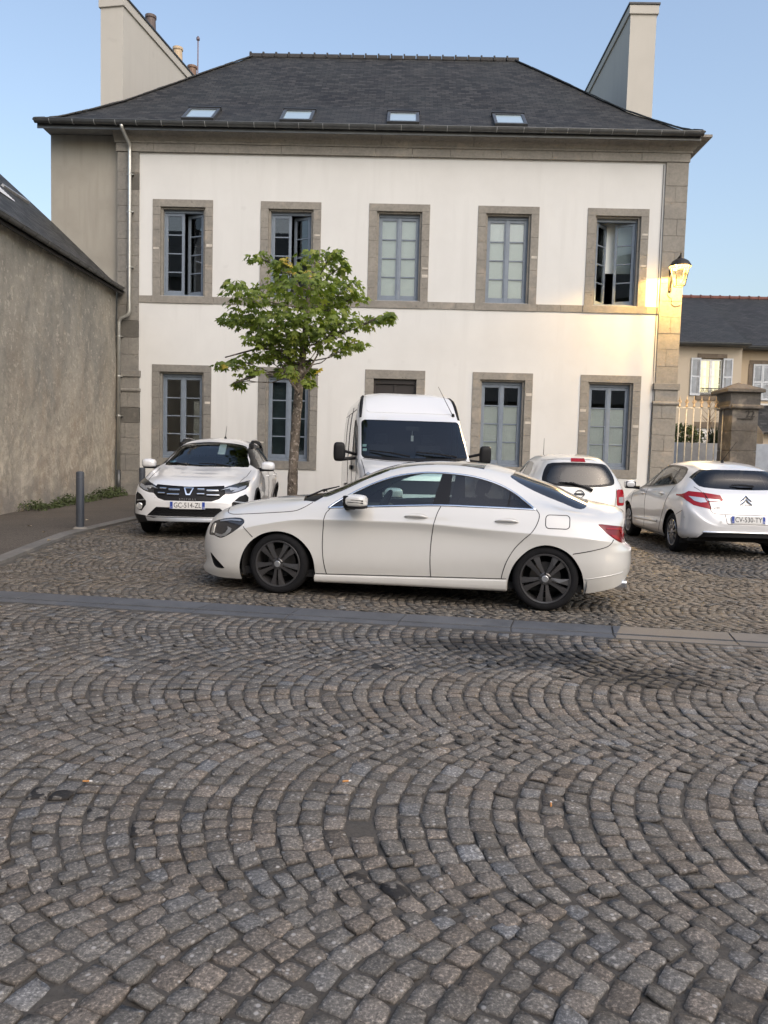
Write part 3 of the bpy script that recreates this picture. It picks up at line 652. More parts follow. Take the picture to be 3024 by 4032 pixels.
# ------------------------------------------------------------------ low slate-roofed building on the left
def stained_wall():
    t = NT('weathered_wall'); v = t.co('Object')
    big = t.noise(v, 0.55, 6, 0.66, 0.36, 0.66); z = t.n('SeparateXYZ', Vector=v).outputs[2]
    c = t.mix(big, (0.270, 0.246, 0.200), (0.365, 0.335, 0.280))
    gs = t.math('MULTIPLY', t.noise(t.co('Object', (.8, .8, .45)), 0.75, 7, 0.68, 0.46, 0.60), t.n('MapRange', Value=z, i1=1.2, i2=2.6).outputs[0]); c = t.mix(t.math('MULTIPLY', gs, 0.7), c, (0.180, 0.178, 0.162))
    br = t.math('MULTIPLY', t.noise(t.co('Object', (1.2, 1.2, .5), (3, 1, 7)), 0.9, 7, 0.7, 0.45, 0.62), t.n('MapRange', Value=z, i1=4.2, i2=2.4).outputs[0]); c = t.mix(t.math('MULTIPLY', br, 0.65), c, (0.300, 0.232, 0.168))
    st = t.noise(t.co('Object', (1.8, 1.8, 0.2)), 1.1, 6, 0.62, 0.50, 0.70); c = t.mix(t.math('MULTIPLY', st, 0.35), c, (0.17, 0.163, 0.145))
    mo = t.noise(v, 4.0, 7, 0.75, 0.40, 0.62); c = t.mix(t.math('MULTIPLY', mo, 0.35), c, (0.40, 0.365, 0.30)); mo2 = t.noise(t.co('Object', (1, 1, 1), (9, 9, 2)), 3.0, 7, 0.75, 0.52, 0.66); c = t.mix(t.math('MULTIPLY', mo2, 0.45), c, (0.16, 0.148, 0.125))
    low = t.math('MULTIPLY', t.n('MapRange', Value=z, i1=3.2, i2=0.4).outputs[0], t.noise(v, 3.6, 6, 0.72, 0.46, 0.62)); c = t.mix(t.math('MULTIPLY', low, 0.75), c, (0.58, 0.52, 0.42))
    flk = t.noise(v, 7.5, 5, 0.7, 0.56, 0.63); c = t.mix(t.math('MULTIPLY', flk, 0.5), c, (0.56, 0.50, 0.41))
    foot = t.math('MULTIPLY', t.n('MapRange', Value=z, i1=0.75, i2=0.2).outputs[0], t.noise(v, 2.0, 4, 0.6, 0.3, 0.6)); c = t.mix(t.math('MULTIPLY', foot, 0.8), c, (0.20, 0.19, 0.18))
    pit = t.noise(v, 11, 3, 0.5, 0.68, 0.73); c = t.mix(t.math('MULTIPLY', pit, 0.6), c, (0.14, 0.12, 0.09))
    t.p(Base_Color=c, Roughness=0.95); t.bump(t.math('ADD', t.noise(v, 5, 6, 0.7), t.math('MULTIPLY', t.noise(v, 26, 5, 0.7), 0.5)), 0.6, 0.05); return t.m
barn = empty('low_outbuilding', (-7.6, 14, 0.17), 'low outbuilding with a stained bare plaster wall and dark slate roof beside the cream house', 'building')
EZ = lambda y: 5.50+0.0445*(y-13.7)
m = MB(); ny, nz = 60, 24; rnd = random.Random(5)
for i in range(ny+1):
    y = 4+(21.66-4)*i/ny
    for k in range(nz+1):
        z = .0+(EZ(y)+.17)*k/nz; m.v.append((WALL_X(y)+.018*math.sin(y*1.9+z*1.3)+.012*math.sin(y*4.7-z*3.1)+rnd.uniform(-.004, .004), y, z))
for i in range(ny):
    for k in range(nz): a = i*(nz+1)+k; m.f.append([a, a+nz+1, a+nz+2, a+1])
m.build('wall', stained_wall(), barn, smooth=True)
EZ = lambda y: 5.50+0.0445*(y-13.7)
RS = math.tan(rad(42))
M_SLATE2 = slate_mat('worn_slates', (0.010, 0.010, 0.010), (0.095, 0.092, 0.086), 0.26, 0.13)
m = MB(); uv = []
ny, nu = 20, 8
def bpt(y, u): 
    x = WALL_X(y)+.24-u*math.cos(rad(42)); return (x, y, EZ(y)+u*math.sin(rad(42))+.02*math.sin(y*1.1+u)*(u > 0.1))
for i in range(ny):
    y0, y1 = 4+(21.70-4)*i/ny, 4+(21.70-4)*(i+1)/ny
    for k in range(nu):
        u0, u1 = 5.6*k/nu, 5.6*(k+1)/nu; m.add([bpt(y0, u0), bpt(y1, u0), bpt(y1, u1), bpt(y0, u1)], [[0, 1, 2, 3]]); uv += [(y0, u0), (y1, u0), (y1, u1), (y0, u1)]
broof = m.build('roof', M_SLATE2, barn, uvs=uv)
m = MB()
for (x0, x1) in ((4.0, 12.6), (12.7, 21.2)): gutter_bits(m, (WALL_X(x0)+.29, x0, EZ(x0)+.03), (WALL_X(x1)+.29, x1, EZ(x1)+.03), .062)
m.tube([(WALL_X(y)+.352, y, EZ(y)+.035) for y in (4, 21.2)], .010, 6)
y = 12.0
while y < 21:
    m.tube([(WALL_X(y)+.29+.066*math.cos(w), y, EZ(y)+.03+.066*math.sin(w)) for w in np.linspace(math.pi, 2*math.pi, 8)], .012, 5); y += .62
m.build('gutter', plain('old_zinc', (0.085, 0.085, 0.082), 0.5, 0.5, .25, 2), barn)
m = MB(); m.box(0, 1, 0, 1, 0, 1); m.v = [(WALL_X(y)+dx, y, EZ(y)+dz) for d3 in ((.02, -.10), (.16, -.04)) for (y, dx, dz) in ((4, -.05, d3[0]), (4, .2, d3[1]), (21.6, .2, d3[1]), (21.6, -.05, d3[0]))]
m.build('eaves_board', plain('tarred_board', (0.03, 0.027, 0.024), 0.9), barn)
# rooflights and a clear corrugated sheet in the slates
def on_roof(y, u, dn=.0): 
    p = Vector(bpt(y, u)); return p+Vector((math.sin(rad(42)), 0, math.cos(rad(42))))*dn
m = MB()
for k in range(26):
    ua, ub = 1.95+.04*k, 1.95+.04*(k+1); h0, h1 = .03+.016*(k % 2), .03+.016*((k+1) % 2)
    m.add([on_roof(15.6, ua, h0), on_roof(17.75, ua, h0), on_roof(17.75, ub, h1), on_roof(15.6, ub, h1)], [[0, 1, 2, 3]])
m.build('corrugated_sheet', plain('white_corrugated_sheet', (0.72, 0.74, 0.76), 0.3), broof)
m = MB(); 
for (ya, yb, ua, ub, hh) in ((19.05, 20.6, 3.05, 3.12, .06), (17.0, 18.5, 3.55, 3.60, .05)): m.add([on_roof(ya, ua, 0), on_roof(yb, ua, 0), on_roof(yb, ub, 0), on_roof(ya, ub, 0), on_roof(ya, ua, hh), on_roof(yb, ua, hh), on_roof(yb, ub, hh), on_roof(ya, ub, hh)], [[0,3,2,1],[4,5,6,7],[0,1,5,4],[1,2,6,5],[2,3,7,6],[3,0,4,7]])
m.build('rooflight_edge', plain('pale_zinc', (0.5, 0.5, 0.5), 0.4, 0.4), broof)
# ------------------------------------------------------------------ weeds along the foot of the wall
M_WEED = plain('weed_leaf', (0.055, 0.075, 0.022), 0.7, 0, .5, 9)
def weeds(name, spots, label, cat, n, size, mat=M_WEED):
    m = MB(); rnd = random.Random(len(spots)*31+n)
    for (x, y, r, h) in spots:
        for _ in range(n):
            a = rnd.uniform(0, 6.28); d = r*math.sqrt(rnd.random()); hh = h*(1-(d/r)**2)*rnd.uniform(.2, 1)+.01
            c = Vector((x+d*math.cos(a)*.6, y+d*math.sin(a), float(gz(y))+.03+hh)); s_ = size*rnd.uniform(.6, 1.4)
            mt = Matrix.Translation(c) @ Euler((rnd.uniform(-.9, .9), rnd.uniform(-.9, .9), a)).to_matrix().to_4x4()
            m.add([mt @ Vector(p) for p in ((-s_, 0, 0), (0, -s_*.5, .005), (s_, 0, -.004), (0, s_*.5, .005))], [[0, 1, 2, 3]])
    return tag(m.build(name, mat), label, cat)
rnd = random.Random(3)
weeds('weed_tuft', [(WALL_X(y)+.16, y, .42, .16+.1*math.sin(y*3)) for y in np.arange(15.2, 18.9, .33)], 'long low strip of green weeds growing along the foot of the stained wall', 'weeds', 150, .03)
weeds('weed_tuft', [(WALL_X(y)+.2, y, .45, .28) for y in (19.6, 20.1, 20.6, 21.1)], 'round clump of green weeds at the wall foot next to the downpipe', 'weeds', 260, .032)
# ------------------------------------------------------------------ bollards
def bollard(x, y, h, label):
    b = empty('bollard', (x, y, float(gz(y))+.03), label, 'bollard', 'grey steel bollards on the left pavement')
    m = MB(); m.lathe([(.062, 0), (.062, h-.03), (.059, h-.012), (.045, h), (.0, h+.004)], 28); autosmooth(m.build('post', plain('grey_bollard_paint', (0.050, 0.058, 0.072), 0.42, 0.1, .12, 5), b, world=False), 30)
    m = MB(); m.lathe([(.0635, h-.10), (.0645, h-.095), (.0645, h-.085), (.0635, h-.08)], 28); m.build('groove_ring', plain('dark_grey_paint', (0.06, 0.065, 0.08), 0.5), b, world=False)
    m = MB(); m.lathe([(.11, 0), (.105, .012), (.08, .03)], 20); m.build('base_collar', M_STONE_D, b, world=False)
bollard(-5.02, 12.05, .905, 'grey steel bollard standing alone on the kerb in front of the stained wall')
bollard(-5.09, 15.2, .92, 'grey steel bollard half hidden behind the crossover car with roof rails')
# ------------------------------------------------------------------ gate, railings, planter and the house behind them, right
M_PIL = stone_mat('blackened_stone', (0.075, 0.069, 0.062), (0.165, 0.148, 0.126), 0.6, .5)
gp = empty('gate_pillar', (9.66, 22.35, .17), 'dark weathered stone gate pillar with a pointed cap and number 22', 'gate pillar')
m = MB(); 
for k, (z0, z1) in enumerate(((.1, .75), (.755, 1.3), (1.305, 1.9), (1.905, 2.45), (2.455, 3.08))): m.bbox(9.30, 10.03, 21.9, 22.8, z0, z1, .012)
m.build('shaft', M_PIL, gp)
m = MB(); m.tube([(9.24, 21.84, 3.13), (10.09, 21.84, 3.13), (10.09, 22.86, 3.13), (9.24, 22.86, 3.13), (9.24, 21.84, 3.13)], .06, 10); m.box(9.25, 10.08, 21.85, 22.85, 3.08, 3.18); m.build('moulding', M_PIL, gp)
m = MB(); m.bbox(9.22, 10.06, 21.87, 22.83, 3.18, 3.53, .012); m.bbox(9.08, 10.14, 21.76, 22.94, 3.53, 3.62, .02)
m.add([(9.08, 21.76, 3.62), (10.14, 21.76, 3.62), (10.14, 22.94, 3.62), (9.08, 22.94, 3.62), (9.61, 22.35, 3.85)], [[0, 1, 4], [1, 2, 4], [2, 3, 4], [3, 0, 4]]); m.build('cap', M_PIL, gp)
def text_mesh(s, size, name, mat, parent, mt, ext=.003, world=True, spacing=1.0):
    cu = bpy.data.curves.new(name, 'FONT'); cu.body = s; cu.size = size; cu.extrude = ext; cu.align_x = 'CENTER'; cu.align_y = 'CENTER'; cu.space_character = spacing; cu.resolution_u = 3
    to = bpy.data.objects.new(name+'_tmp', cu); COL.objects.link(to); dg = bpy.context.evaluated_depsgraph_get(); me = bpy.data.meshes.new_from_object(to.evaluated_get(dg)); 
    vs = [mt @ v.co for v in me.vertices]; fs = [list(p.vertices) for p in me.polygons]
    bpy.data.objects.remove(to); bpy.data.curves.remove(cu); bpy.data.meshes.remove(me)
    return link_mesh(name, vs, fs, mat, parent, world=world)
FRONT = Matrix.Rotation(rad(90), 4, 'X')
text_mesh('22', .26, 'house_number', M_IRON, gp, Matrix.Translation((9.80, 21.885, 2.93)) @ FRONT, .012)
m = MB(); m.box(9.46, 9.88, 21.87, 21.90, 2.79, 2.815); m.build('number_bar', M_IRON, gp)
rl = empty('railing', (8.6, 22.5, .9), 'cream painted iron railing with gilded spearhead finials between house and gate pillar', 'railing')
M_CREAM = plain('flaking_cream_paint', (0.62, 0.56, 0.44), 0.6, 0, .25, 12)
m = MB(); m.bbox(7.66, 9.32, 22.48, 22.52, 3.09, 3.13, .004); m.bbox(7.66, 9.32, 22.48, 22.52, 1.05, 1.09, .004); m.build('rail', M_CREAM, rl)
m = MB(); m.box(7.66, 9.3, 22.35, 22.65, .1, .95); m.build('plinth', M_STONE_D, rl)
M_GILT = plain('worn_gilding', (0.58, 0.42, 0.24), 0.45, 0.4, .35, 14)
for k in range(7):
    x = 8.035+.2095*k
    m = MB(); m.tube([(x, 22.5, .95), (x, 22.5, 3.16)], .017, 8); b = m.build('bar', M_CREAM, rl, smooth=True)
    m = MB(); T = Matrix.Translation((x, 22.5, 0)); m.lathe([(.017, 3.12), (.04, 3.13), (.045, 3.15), (.03, 3.165), (.034, 3.19), (.022, 3.205), (.03, 3.25), (.018, 3.28), (.032, 3.31), (.012, 3.38), (.0, 3.46)], 10, T)
    for s_ in (-1, 1): m.tube([(x, 22.5, 3.22), (x+s_*.04, 22.5, 3.26), (x+s_*.055, 22.5, 3.30), (x+s_*.04, 22.5, 3.32)], [.012, .014, .01, .006], 6)
    m.build('finial', M_GILT, b, smooth=True)
pl = MB(); 
for k in range(4): pl.bbox(7.9+k*.66, 8.55+k*.66, 23.9, 24.5, .1, 2.15, .012)
tag(pl.build('planter', plain('grey_planter_paint', (0.27, 0.30, 0.35), 0.55)), 'tall blue grey planter box behind the cream railing', 'planter')
gt = MB()
for k in range(5): gt.bbox(10.06+k*.52, 10.575+k*.52, 22.3, 22.36, .08, 2.12, .008)
gt.box(10.06, 12.7, 22.36, 22.42, 1.9, 2.0); gt.box(10.06, 12.7, 22.36, 22.42, .4, .5)
tag(gt.build('solid_gate', plain('grey_gate_paint', (0.29, 0.32, 0.36), 0.5)), 'flat grey gate panel beside the dark stone gate pillar, below the lean to roof', 'gate')
def bush(name, c, rx, ry, rz_, n, size, mat, label, seed):
    rnd = random.Random(seed); m = MB()
    for _ in range(n):
        d = Vector((rnd.gauss(0, 1), rnd.gauss(0, 1), rnd.gauss(0, 1))).normalized()*rnd.uniform(.55, 1.05); p = Vector((c[0]+d.x*rx, c[1]+d.y*ry, c[2]+d.z*rz_)); s_ = size*rnd.uniform(.6, 1.3)
        mt = Matrix.Translation(p) @ Euler((rnd.uniform(-1.2, 1.2), rnd.uniform(-1.2, 1.2), rnd.uniform(0, 6.28))).to_matrix().to_4x4()
        m.add([mt @ Vector(q) for q in ((-s_, 0, 0), (0, -s_*.42, .01), (s_, 0, -.01), (0, s_*.42, .01))], [[0, 1, 2, 3]])
    m.tube([(c[0], c[1], c[2]-rz_-.5), tuple(c)], .05, 6); return tag(m.build(name, mat), label, 'bush')
bush('laurel_bush', (8.75, 24.25, 2.32), .72, .35, .42, 1500, .06, plain('laurel_leaf', (0.060, 0.088, 0.024), 0.5, 0, .5, 12), 'rounded leafy green bush in the blue grey planter next to the house corner', 4)
m = MB(); rnd = random.Random(8)
for _ in range(130):
    a = rnd.uniform(0, 6.28); el = rnd.uniform(.1, 1.45); L = rnd.uniform(.5, .8); d = Vector((math.cos(a)*math.cos(el), math.sin(a)*math.cos(el)*.7, math.sin(el))); b = Vector((9.95+rnd.uniform(-.3, .2), 24.25+rnd.uniform(-.1, .1), 2.12)); sdv = d.cross(Vector((0, 0, 1))).normalized()*.03
    m.add([b-sdv, b+sdv, b+d*L*.5+sdv*.9-Vector((0, 0, .0)), b+d*L*.5-sdv*.9, b+d*L-Vector((0, 0, .05))], [[0, 1, 2, 3], [3, 2, 4]])
tag(m.build('yucca', plain('yucca_leaf', (0.030, 0.050, 0.026), 0.45, 0, .4, 6)), 'dark spiky yucca in the planter next to the gate pillar', 'plant')
tree_s = MB()
rnd = random.Random(12); tree_s.tube([(9.75, 24.6, 1.9), (9.76, 24.6, 2.9), (9.72, 24.6, 3.7)], [.03, .02, .008], 6)
for _ in range(16):
    z = rnd.uniform(2.7, 3.6); a = rnd.uniform(0, 6.28); tree_s.tube([(9.75, 24.6, z), (9.75+.25*math.cos(a), 24.6+.2*math.sin(a), z+.25)], [.01, .004], 5)
tag(tree_s.build('bare_sapling', plain('sapling_bark', (0.16, 0.12, 0.08), 0.9)), 'thin leafless sapling rising above the yucca', 'tree')
# house behind
bh = empty('neighbour_house', (15, 32, .2), 'beige house with a dark slate roof and pale louvred shutters beyond the gate', 'house')
M_BEIGE = render_mat('beige_render', (0.47, 0.405, 0.315), (0.37, 0.32, 0.25), 0.3); M_BEIGE2 = render_mat('ochre_render', (0.44, 0.355, 0.25), (0.35, 0.29, 0.21), 0.3)
m = MB(); pierced_wall(m, 6, 13.85, 0, 6.35, [(12.20, 13.10, 4.32, 5.84), (12.1, 13.0, 1.2, 3.15)], 32); m.box(13.6, 13.86, 32.01, 34, 0, 6.35); m.build('wall', M_BEIGE, bh)
m = MB(); pierced_wall(m, 13.86, 26, 0, 6.3, [(14.98, 15.9, 4.2, 5.7)], 32.62); m.build('side_wing', M_BEIGE2, bh)
m = MB(); m.box(6, 26, 33.2, 33.3, 0, 6.3); m.build('interior', M_DARK, bh)
m = MB(); uv = []
for (x0, x1, y0, z0) in ((4, 13.95, 31.6, 6.42), (13.95, 27, 32.2, 6.42)):
    pts = [(x0, y0, z0), (x1, y0, z0), (x1, 37, 9.33), (x0, 37, 9.33)]; m.add(pts, [[0, 1, 2, 3]]); uv += [(p[0], (p[1]-31)*1.15) for p in pts]
brf = m.build('roof', slate_mat('far_slates', (0.026, 0.026, 0.026), (0.060, 0.058, 0.056), .24, .13), bh, uvs=uv)
m = MB(); m.add([(4, 37, 9.33), (27, 37, 9.33), (27, 42, 6.3), (4, 42, 6.3)], [[0, 1, 2, 3]]); m.build('rear_slope', M_SLATE2, brf)
m = MB(); x = 4
while x < 27: m.lathe([(.09, 0), (.13, 0), (.13, .05), (.10, .05), (.10, .44), (.09, .44)], 10, Matrix.Translation((x, 37, 9.33)) @ Matrix.Rotation(rad(90), 4, 'Y')); x += .45
m.build('ridge_tile', plain('red_clay_tile', (0.15, 0.06, 0.045), 0.8, 0, .35, 5), brf)
m = MB(); gutter_bits(m, (4, 31.55, 6.40), (14.0, 31.55, 6.40), .09); gutter_bits(m, (13.9, 32.1, 6.38), (27, 32.1, 6.38), .08); m.box(4, 13.95, 31.6, 32, 6.30, 6.40); m.box(13.86, 27, 32.15, 32.62, 6.28, 6.38); m.build('gutter', M_ZINC, bh)
M_BROWN = stone_mat('brown_stone', (0.145, 0.115, 0.085), (0.20, 0.16, 0.12)); M_SHUT = plain('pale_shutter_paint', (0.50, 0.53, 0.56), 0.5); M_WFR = plain('white_window_paint', (0.72, 0.72, 0.70), 0.45)
def shutter(x0, x1, y, z0, z1, par):
    m = MB(); m.bbox(x0, x0+.05, y-.05, y, z0, z1, .006); m.bbox(x1-.05, x1, y-.05, y, z0, z1, .006)
    zm = (z0+z1)/2
    for z in (z0, zm-.04, z1-.08): m.bbox(x0+.05, x1-.05, y-.045, y-.005, z, z+.08, .005)
    for a, b in ((z0+.08, zm-.04), (zm+.04, z1-.08)):
        z = a+.02
        while z < b-.02: m.box(x0+.05, x1-.05, -.02, .02, -.004, .004, Matrix.Translation((0, y-.025, z)) @ Matrix.Rotation(rad(35), 4, 'X')); z += .042
    m.box(x0+.05, x1-.05, y-.012, y-.008, z0, z1); m.build('shutter', M_SHUT, par)
m = MB(); m.box(12.20, 12.24, 32.06, 32.12, 4.36, 5.80); m.box(13.06, 13.10, 32.06, 32.12, 4.36, 5.80); m.box(12.24, 13.06, 32.061, 32.12, 5.74, 5.80); m.box(12.24, 13.06, 32.061, 32.12, 4.36, 4.46); m.box(12.60, 12.70, 32.05, 32.12, 4.46, 5.74)
for z in (4.78, 5.1, 5.42): m.box(12.24, 12.60, 32.07, 32.11, z-.012, z+.012); m.box(12.70, 13.06, 32.07, 32.11, z-.012, z+.012)
w1 = m.build('window', M_WFR, bh); m = MB(); m.bbox(12.05, 13.25, 31.97, 32.2, 5.84, 6.02, .01); m.bbox(12.05, 13.25, 31.93, 32.2, 4.14, 4.32, .01); m.bbox(13.10, 13.25, 31.975, 32.2, 4.32, 5.84, .01); m.bbox(12.05, 12.20, 31.975, 32.2, 4.32, 5.84, .01); m.build('stone_surround', M_BROWN, w1)
m = MB(); m.box(12.24, 13.06, 32.085, 32.09, 4.4, 5.76); m.build('glass_pane', M_GLASS, w1)
t = NT('lamplit_curtain'); v_ = t.co('Object', (14, 1, .4)); c_ = t.mix(t.noise(v_, 1.2, 3, .5, .35, .65), (0.62, 0.50, 0.30), (0.80, 0.72, 0.52)); t.p(Base_Color=c_, Roughness=.9, Emission_Color=c_, Emission_Strength=0.9)
m = MB(); m.box(12.24, 13.06, 32.25, 32.26, 4.4, 5.8); m.build('curtain', t.m, w1)
m = MB(); m.bbox(12.22, 13.08, 31.92, 31.95, 4.60, 4.63, .004); m.bbox(12.22, 13.08, 31.92, 31.95, 4.36, 4.39, .004)
for k in range(5):
    cx = 12.32+.165*k; m.tube([(cx+.07*math.cos(a)*(1-.35*math.sin(3*a)), 31.935, 4.495+.1*math.sin(a)) for a in np.linspace(0, 6.28, 18)], .009, 5); m.tube([(cx+.03*math.cos(a), 31.935, 4.495+.05*math.sin(a)) for a in np.linspace(0, 6.28, 12)], .008, 5)
m.build('window_guard', M_IRON, w1)
shutter(11.80, 12.20, 31.99, 4.32, 5.84, w1); shutter(13.10, 13.49, 31.99, 4.32, 5.84, w1)
m = MB(); m.box(14.98, 15.9, 32.7, 32.75, 4.2, 5.7); w2 = m.build('window', M_WFR, bh); shutter(14.60, 14.98, 32.60, 4.24, 5.72, w2); shutter(14.985, 15.36, 32.60, 4.24, 5.72, w2); shutter(15.365, 15.74, 32.60, 4.24, 5.72, w2)
m = MB(); m.bbox(14.45, 16.1, 32.58, 32.7, 5.72, 5.88, .01); m.bbox(14.42, 14.59, 32.585, 32.7, 4.24, 5.72, .01); m.build('stone_surround', M_BROWN, w2)
m = MB(); m.box(13.87, 26, 32.5, 32.6, 3.98, 4.1); m.build('string_course', M_WHITE, bh)
m = MB(); m.bbox(12.0, 13.15, 31.97, 32.1, 3.0, 3.25, .01); m.bbox(12.0, 12.18, 31.975, 32.1, 1.2, 3.0, .01); w3 = m.build('door_surround', M_BROWN, bh); m = MB(); m.box(12.18, 13.0, 32.05, 32.1, .3, 3.0); m.build('door', M_WFR, w3)
# small slate lean-to beyond the gate
lt = empty('lean_to', (14.6, 30, .2), 'small lean to with a dark slate roof behind the grey gate', 'outbuilding')
m = MB(); uv = []; pts = [(13.75, 29.6, 2.80), (22, 29.6, 2.80), (22, 31.5, 3.95), (13.75, 31.5, 3.95)]; m.add(pts, [[0, 1, 2, 3]]); uv = [(p[0], p[1]*1.2) for p in pts]; m.build('roof', M_SLATE2, lt, uvs=uv)
m = MB(); m.box(13.9, 22, 29.85, 31.5, 0, 2.75); m.build('wall', M_BEIGE, lt); m = MB(); gutter_bits(m, (13.75, 29.55, 2.78), (22, 29.55, 2.78), .06); m.build('gutter', M_ZINC, lt)
# little things lying about
def butt(x, y, a, label):
    mt = Matrix.Translation((x, y, float(gz(y))+.006)) @ Matrix.Rotation(a, 4, 'Z') @ Matrix.Rotation(rad(90), 4, 'Y')
    b = empty('cigarette_end', (x, y, 0), label, 'cigarette end', 'cigarette ends dropped on the cobbles')
    m = MB(); m.lathe([(.004, -.012), (.004, .016)], 10, mt); m.build('filter', plain('cork_filter', (0.55, 0.25, 0.08), 0.8), b); m = MB(); m.lathe([(.0041, .016), (.004, .028)], 10, mt); m.build('burnt_end', plain('cigarette_paper', (0.7, 0.68, 0.64), 0.8), b)
butt(-1.325, 3.235, .1, 'orange cigarette end lying near the black tar-stained cobbles'); butt(-.2, 3.326, .3, 'orange cigarette end on plain cobbles between the other two ends'); butt(.68, 3.16, 1.4, 'orange cigarette end lying lengthwise on cobbles, nearest the oil stain side')
rnd = random.Random(21)
DRY = [plain('dry_leaf_tan', (0.30, 0.22, 0.12), 0.8), plain('dry_leaf_pale', (0.42, 0.36, 0.26), 0.8)]
for k, (x, y) in enumerate(((-5.6, 10.6), (-5.9, 12.2), (-5.3, 11.4), (-5.15, 12.4), (-4.9, 10.7), (-6.2, 10.2), (-4.6, 11.9), (-5.5, 13.5))):
    z = float(gz(y))+.032; s_ = rnd.uniform(.035, .06); mt = Matrix.Translation((x, y, z)) @ Matrix.Rotation(rnd.uniform(0, 6), 4, 'Z')
    m = MB(); m.add([mt @ Vector(p) for p in ((-s_, 0, .004), (-.3*s_, -.5*s_, .012), (s_, 0, .006), (.2*s_, .55*s_, .02), (0, 0, .002))], [[0, 1, 4], [1, 2, 4], [2, 3, 4], [3, 0, 4]])
    tag(m.build('fallen_leaf', DRY[k % 2]), 'dry fallen leaf on the pavement and cobbles around the lone bollard', 'leaf', 'fallen leaves around the bollard')

# houses across the square, behind the camera: they stand in the window and car-body reflections
op = empty('opposite_house', (-18, -17, 0), 'tall grey stone house across the square, seen only as a dark window reflection', 'house')
m = MB(); m.box(-34, -8.5, -27, -17, 0, 15); m.build('wall', M_STONE_D, op)
m = MB(); m.add([(-34.3, -16.7, 15), (-8.2, -16.7, 15), (-8.2, -22, 20), (-34.3, -22, 20), (-8.2, -27.3, 15), (-34.3, -27.3, 15)], [[0, 1, 2, 3], [3, 2, 4, 5], [1, 4, 2], [0, 3, 5]]); m.build('roof', M_STONE_D, op)
op = empty('opposite_house', (4, -19, 0), 'low row of stone houses across the square behind the photographer, seen only in reflections', 'house')
m = MB(); m.box(-8, 30, -27, -19, 0, 6.2); m.build('wall', M_STONE, op)
m = MB(); m.add([(-8, -18.7, 6.2), (30, -18.7, 6.2), (30, -23, 9.4), (-8, -23, 9.4), (30, -27.3, 6.2), (-8, -27.3, 6.2)], [[0, 1, 2, 3], [3, 2, 4, 5], [1, 4, 2], [0, 3, 5]]); m.build('roof', M_STONE_D, op)
# ------------------------------------------------------------------ car building
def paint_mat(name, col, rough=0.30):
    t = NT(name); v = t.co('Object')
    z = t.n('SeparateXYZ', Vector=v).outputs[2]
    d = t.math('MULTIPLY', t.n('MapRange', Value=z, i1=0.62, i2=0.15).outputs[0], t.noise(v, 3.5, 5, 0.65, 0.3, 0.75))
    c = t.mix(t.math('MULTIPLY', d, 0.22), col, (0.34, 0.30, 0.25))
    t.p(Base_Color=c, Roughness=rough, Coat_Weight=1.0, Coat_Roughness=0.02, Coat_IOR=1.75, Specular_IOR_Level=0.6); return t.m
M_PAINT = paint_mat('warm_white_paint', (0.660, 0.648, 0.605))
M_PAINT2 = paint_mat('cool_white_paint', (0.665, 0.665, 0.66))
M_BLACKP = plain('black_plastic', (0.010, 0.010, 0.011), 0.5, 0, .15, Specular_IOR_Level=0.22); M_PILLAR = plain('satin_black', (0.010, 0.010, 0.011), 0.3, 0, .1, Specular_IOR_Level=0.25)
M_GLOSSB = NT('gloss_black').p(Base_Color=(0.012, 0.012, 0.014), Roughness=0.12, Coat_Weight=1.0).m
M_CHROME = plain('chrome', (0.78, 0.80, 0.82), 0.14, 1.0, .03)
M_SILVER = plain('silver_plastic', (0.45, 0.46, 0.47), 0.35, 0.7, .05)
M_RUBBER = plain('tyre_rubber', (0.012, 0.012, 0.013), 0.9, 0, .2, 20, Specular_IOR_Level=0.2)
M_UNDER = plain('underbody_black', (0.010, 0.010, 0.010), 0.9)
M_TRIM = plain('cabin_trim', (0.030, 0.030, 0.034), 0.8, 0, .2)
M_SEAT = plain('seat_cloth', (0.022, 0.022, 0.025), 0.9, 0, .2)
M_GREYRIM = plain('dark_alloy', (0.105, 0.102, 0.102), 0.28, 0.6, .1)
M_STEELRIM = plain('silver_alloy', (0.42, 0.42, 0.43), 0.3, 0.85, .05)
M_DISC = plain('brake_disc', (0.16, 0.15, 0.14), 0.45, 0.8, .15)
M_RED = NT('red_lens').p(Base_Color=(0.30, 0.007, 0.012), Roughness=0.15, Specular_IOR_Level=0.45).m
M_REDD = NT('dark_red_lens').p(Base_Color=(0.17, 0.006, 0.011), Roughness=0.12).m
M_CLEAR = NT('clear_lens').p(Base_Color=(0.62, 0.62, 0.60), Roughness=0.10, Metallic=0.6, Coat_Weight=1.0).m
M_LAMPD = NT('smoked_lens').p(Base_Color=(0.030, 0.030, 0.033), Roughness=0.08, Coat_Weight=1.0).m
M_SEAM = plain('panel_gap', (0.02, 0.019, 0.018), 0.9, 0, .05)
M_CARGLASS = glass_mat('car_glass', (0.66, 0.80, 0.79)); M_PRIV = glass_mat('tinted_car_glass', (0.20, 0.215, 0.22)); M_WSCREEN = glass_mat('windscreen_glass', (0.55, 0.62, 0.63))
M_PLATE = plain('plate_white', (0.70, 0.70, 0.68), 0.4, 0, .03); M_PBLUE = plain('plate_blue', (0.02, 0.06, 0.32), 0.4, 0, .03); M_INK = plain('plate_ink', (0.012, 0.012, 0.014), 0.5, 0, .03)
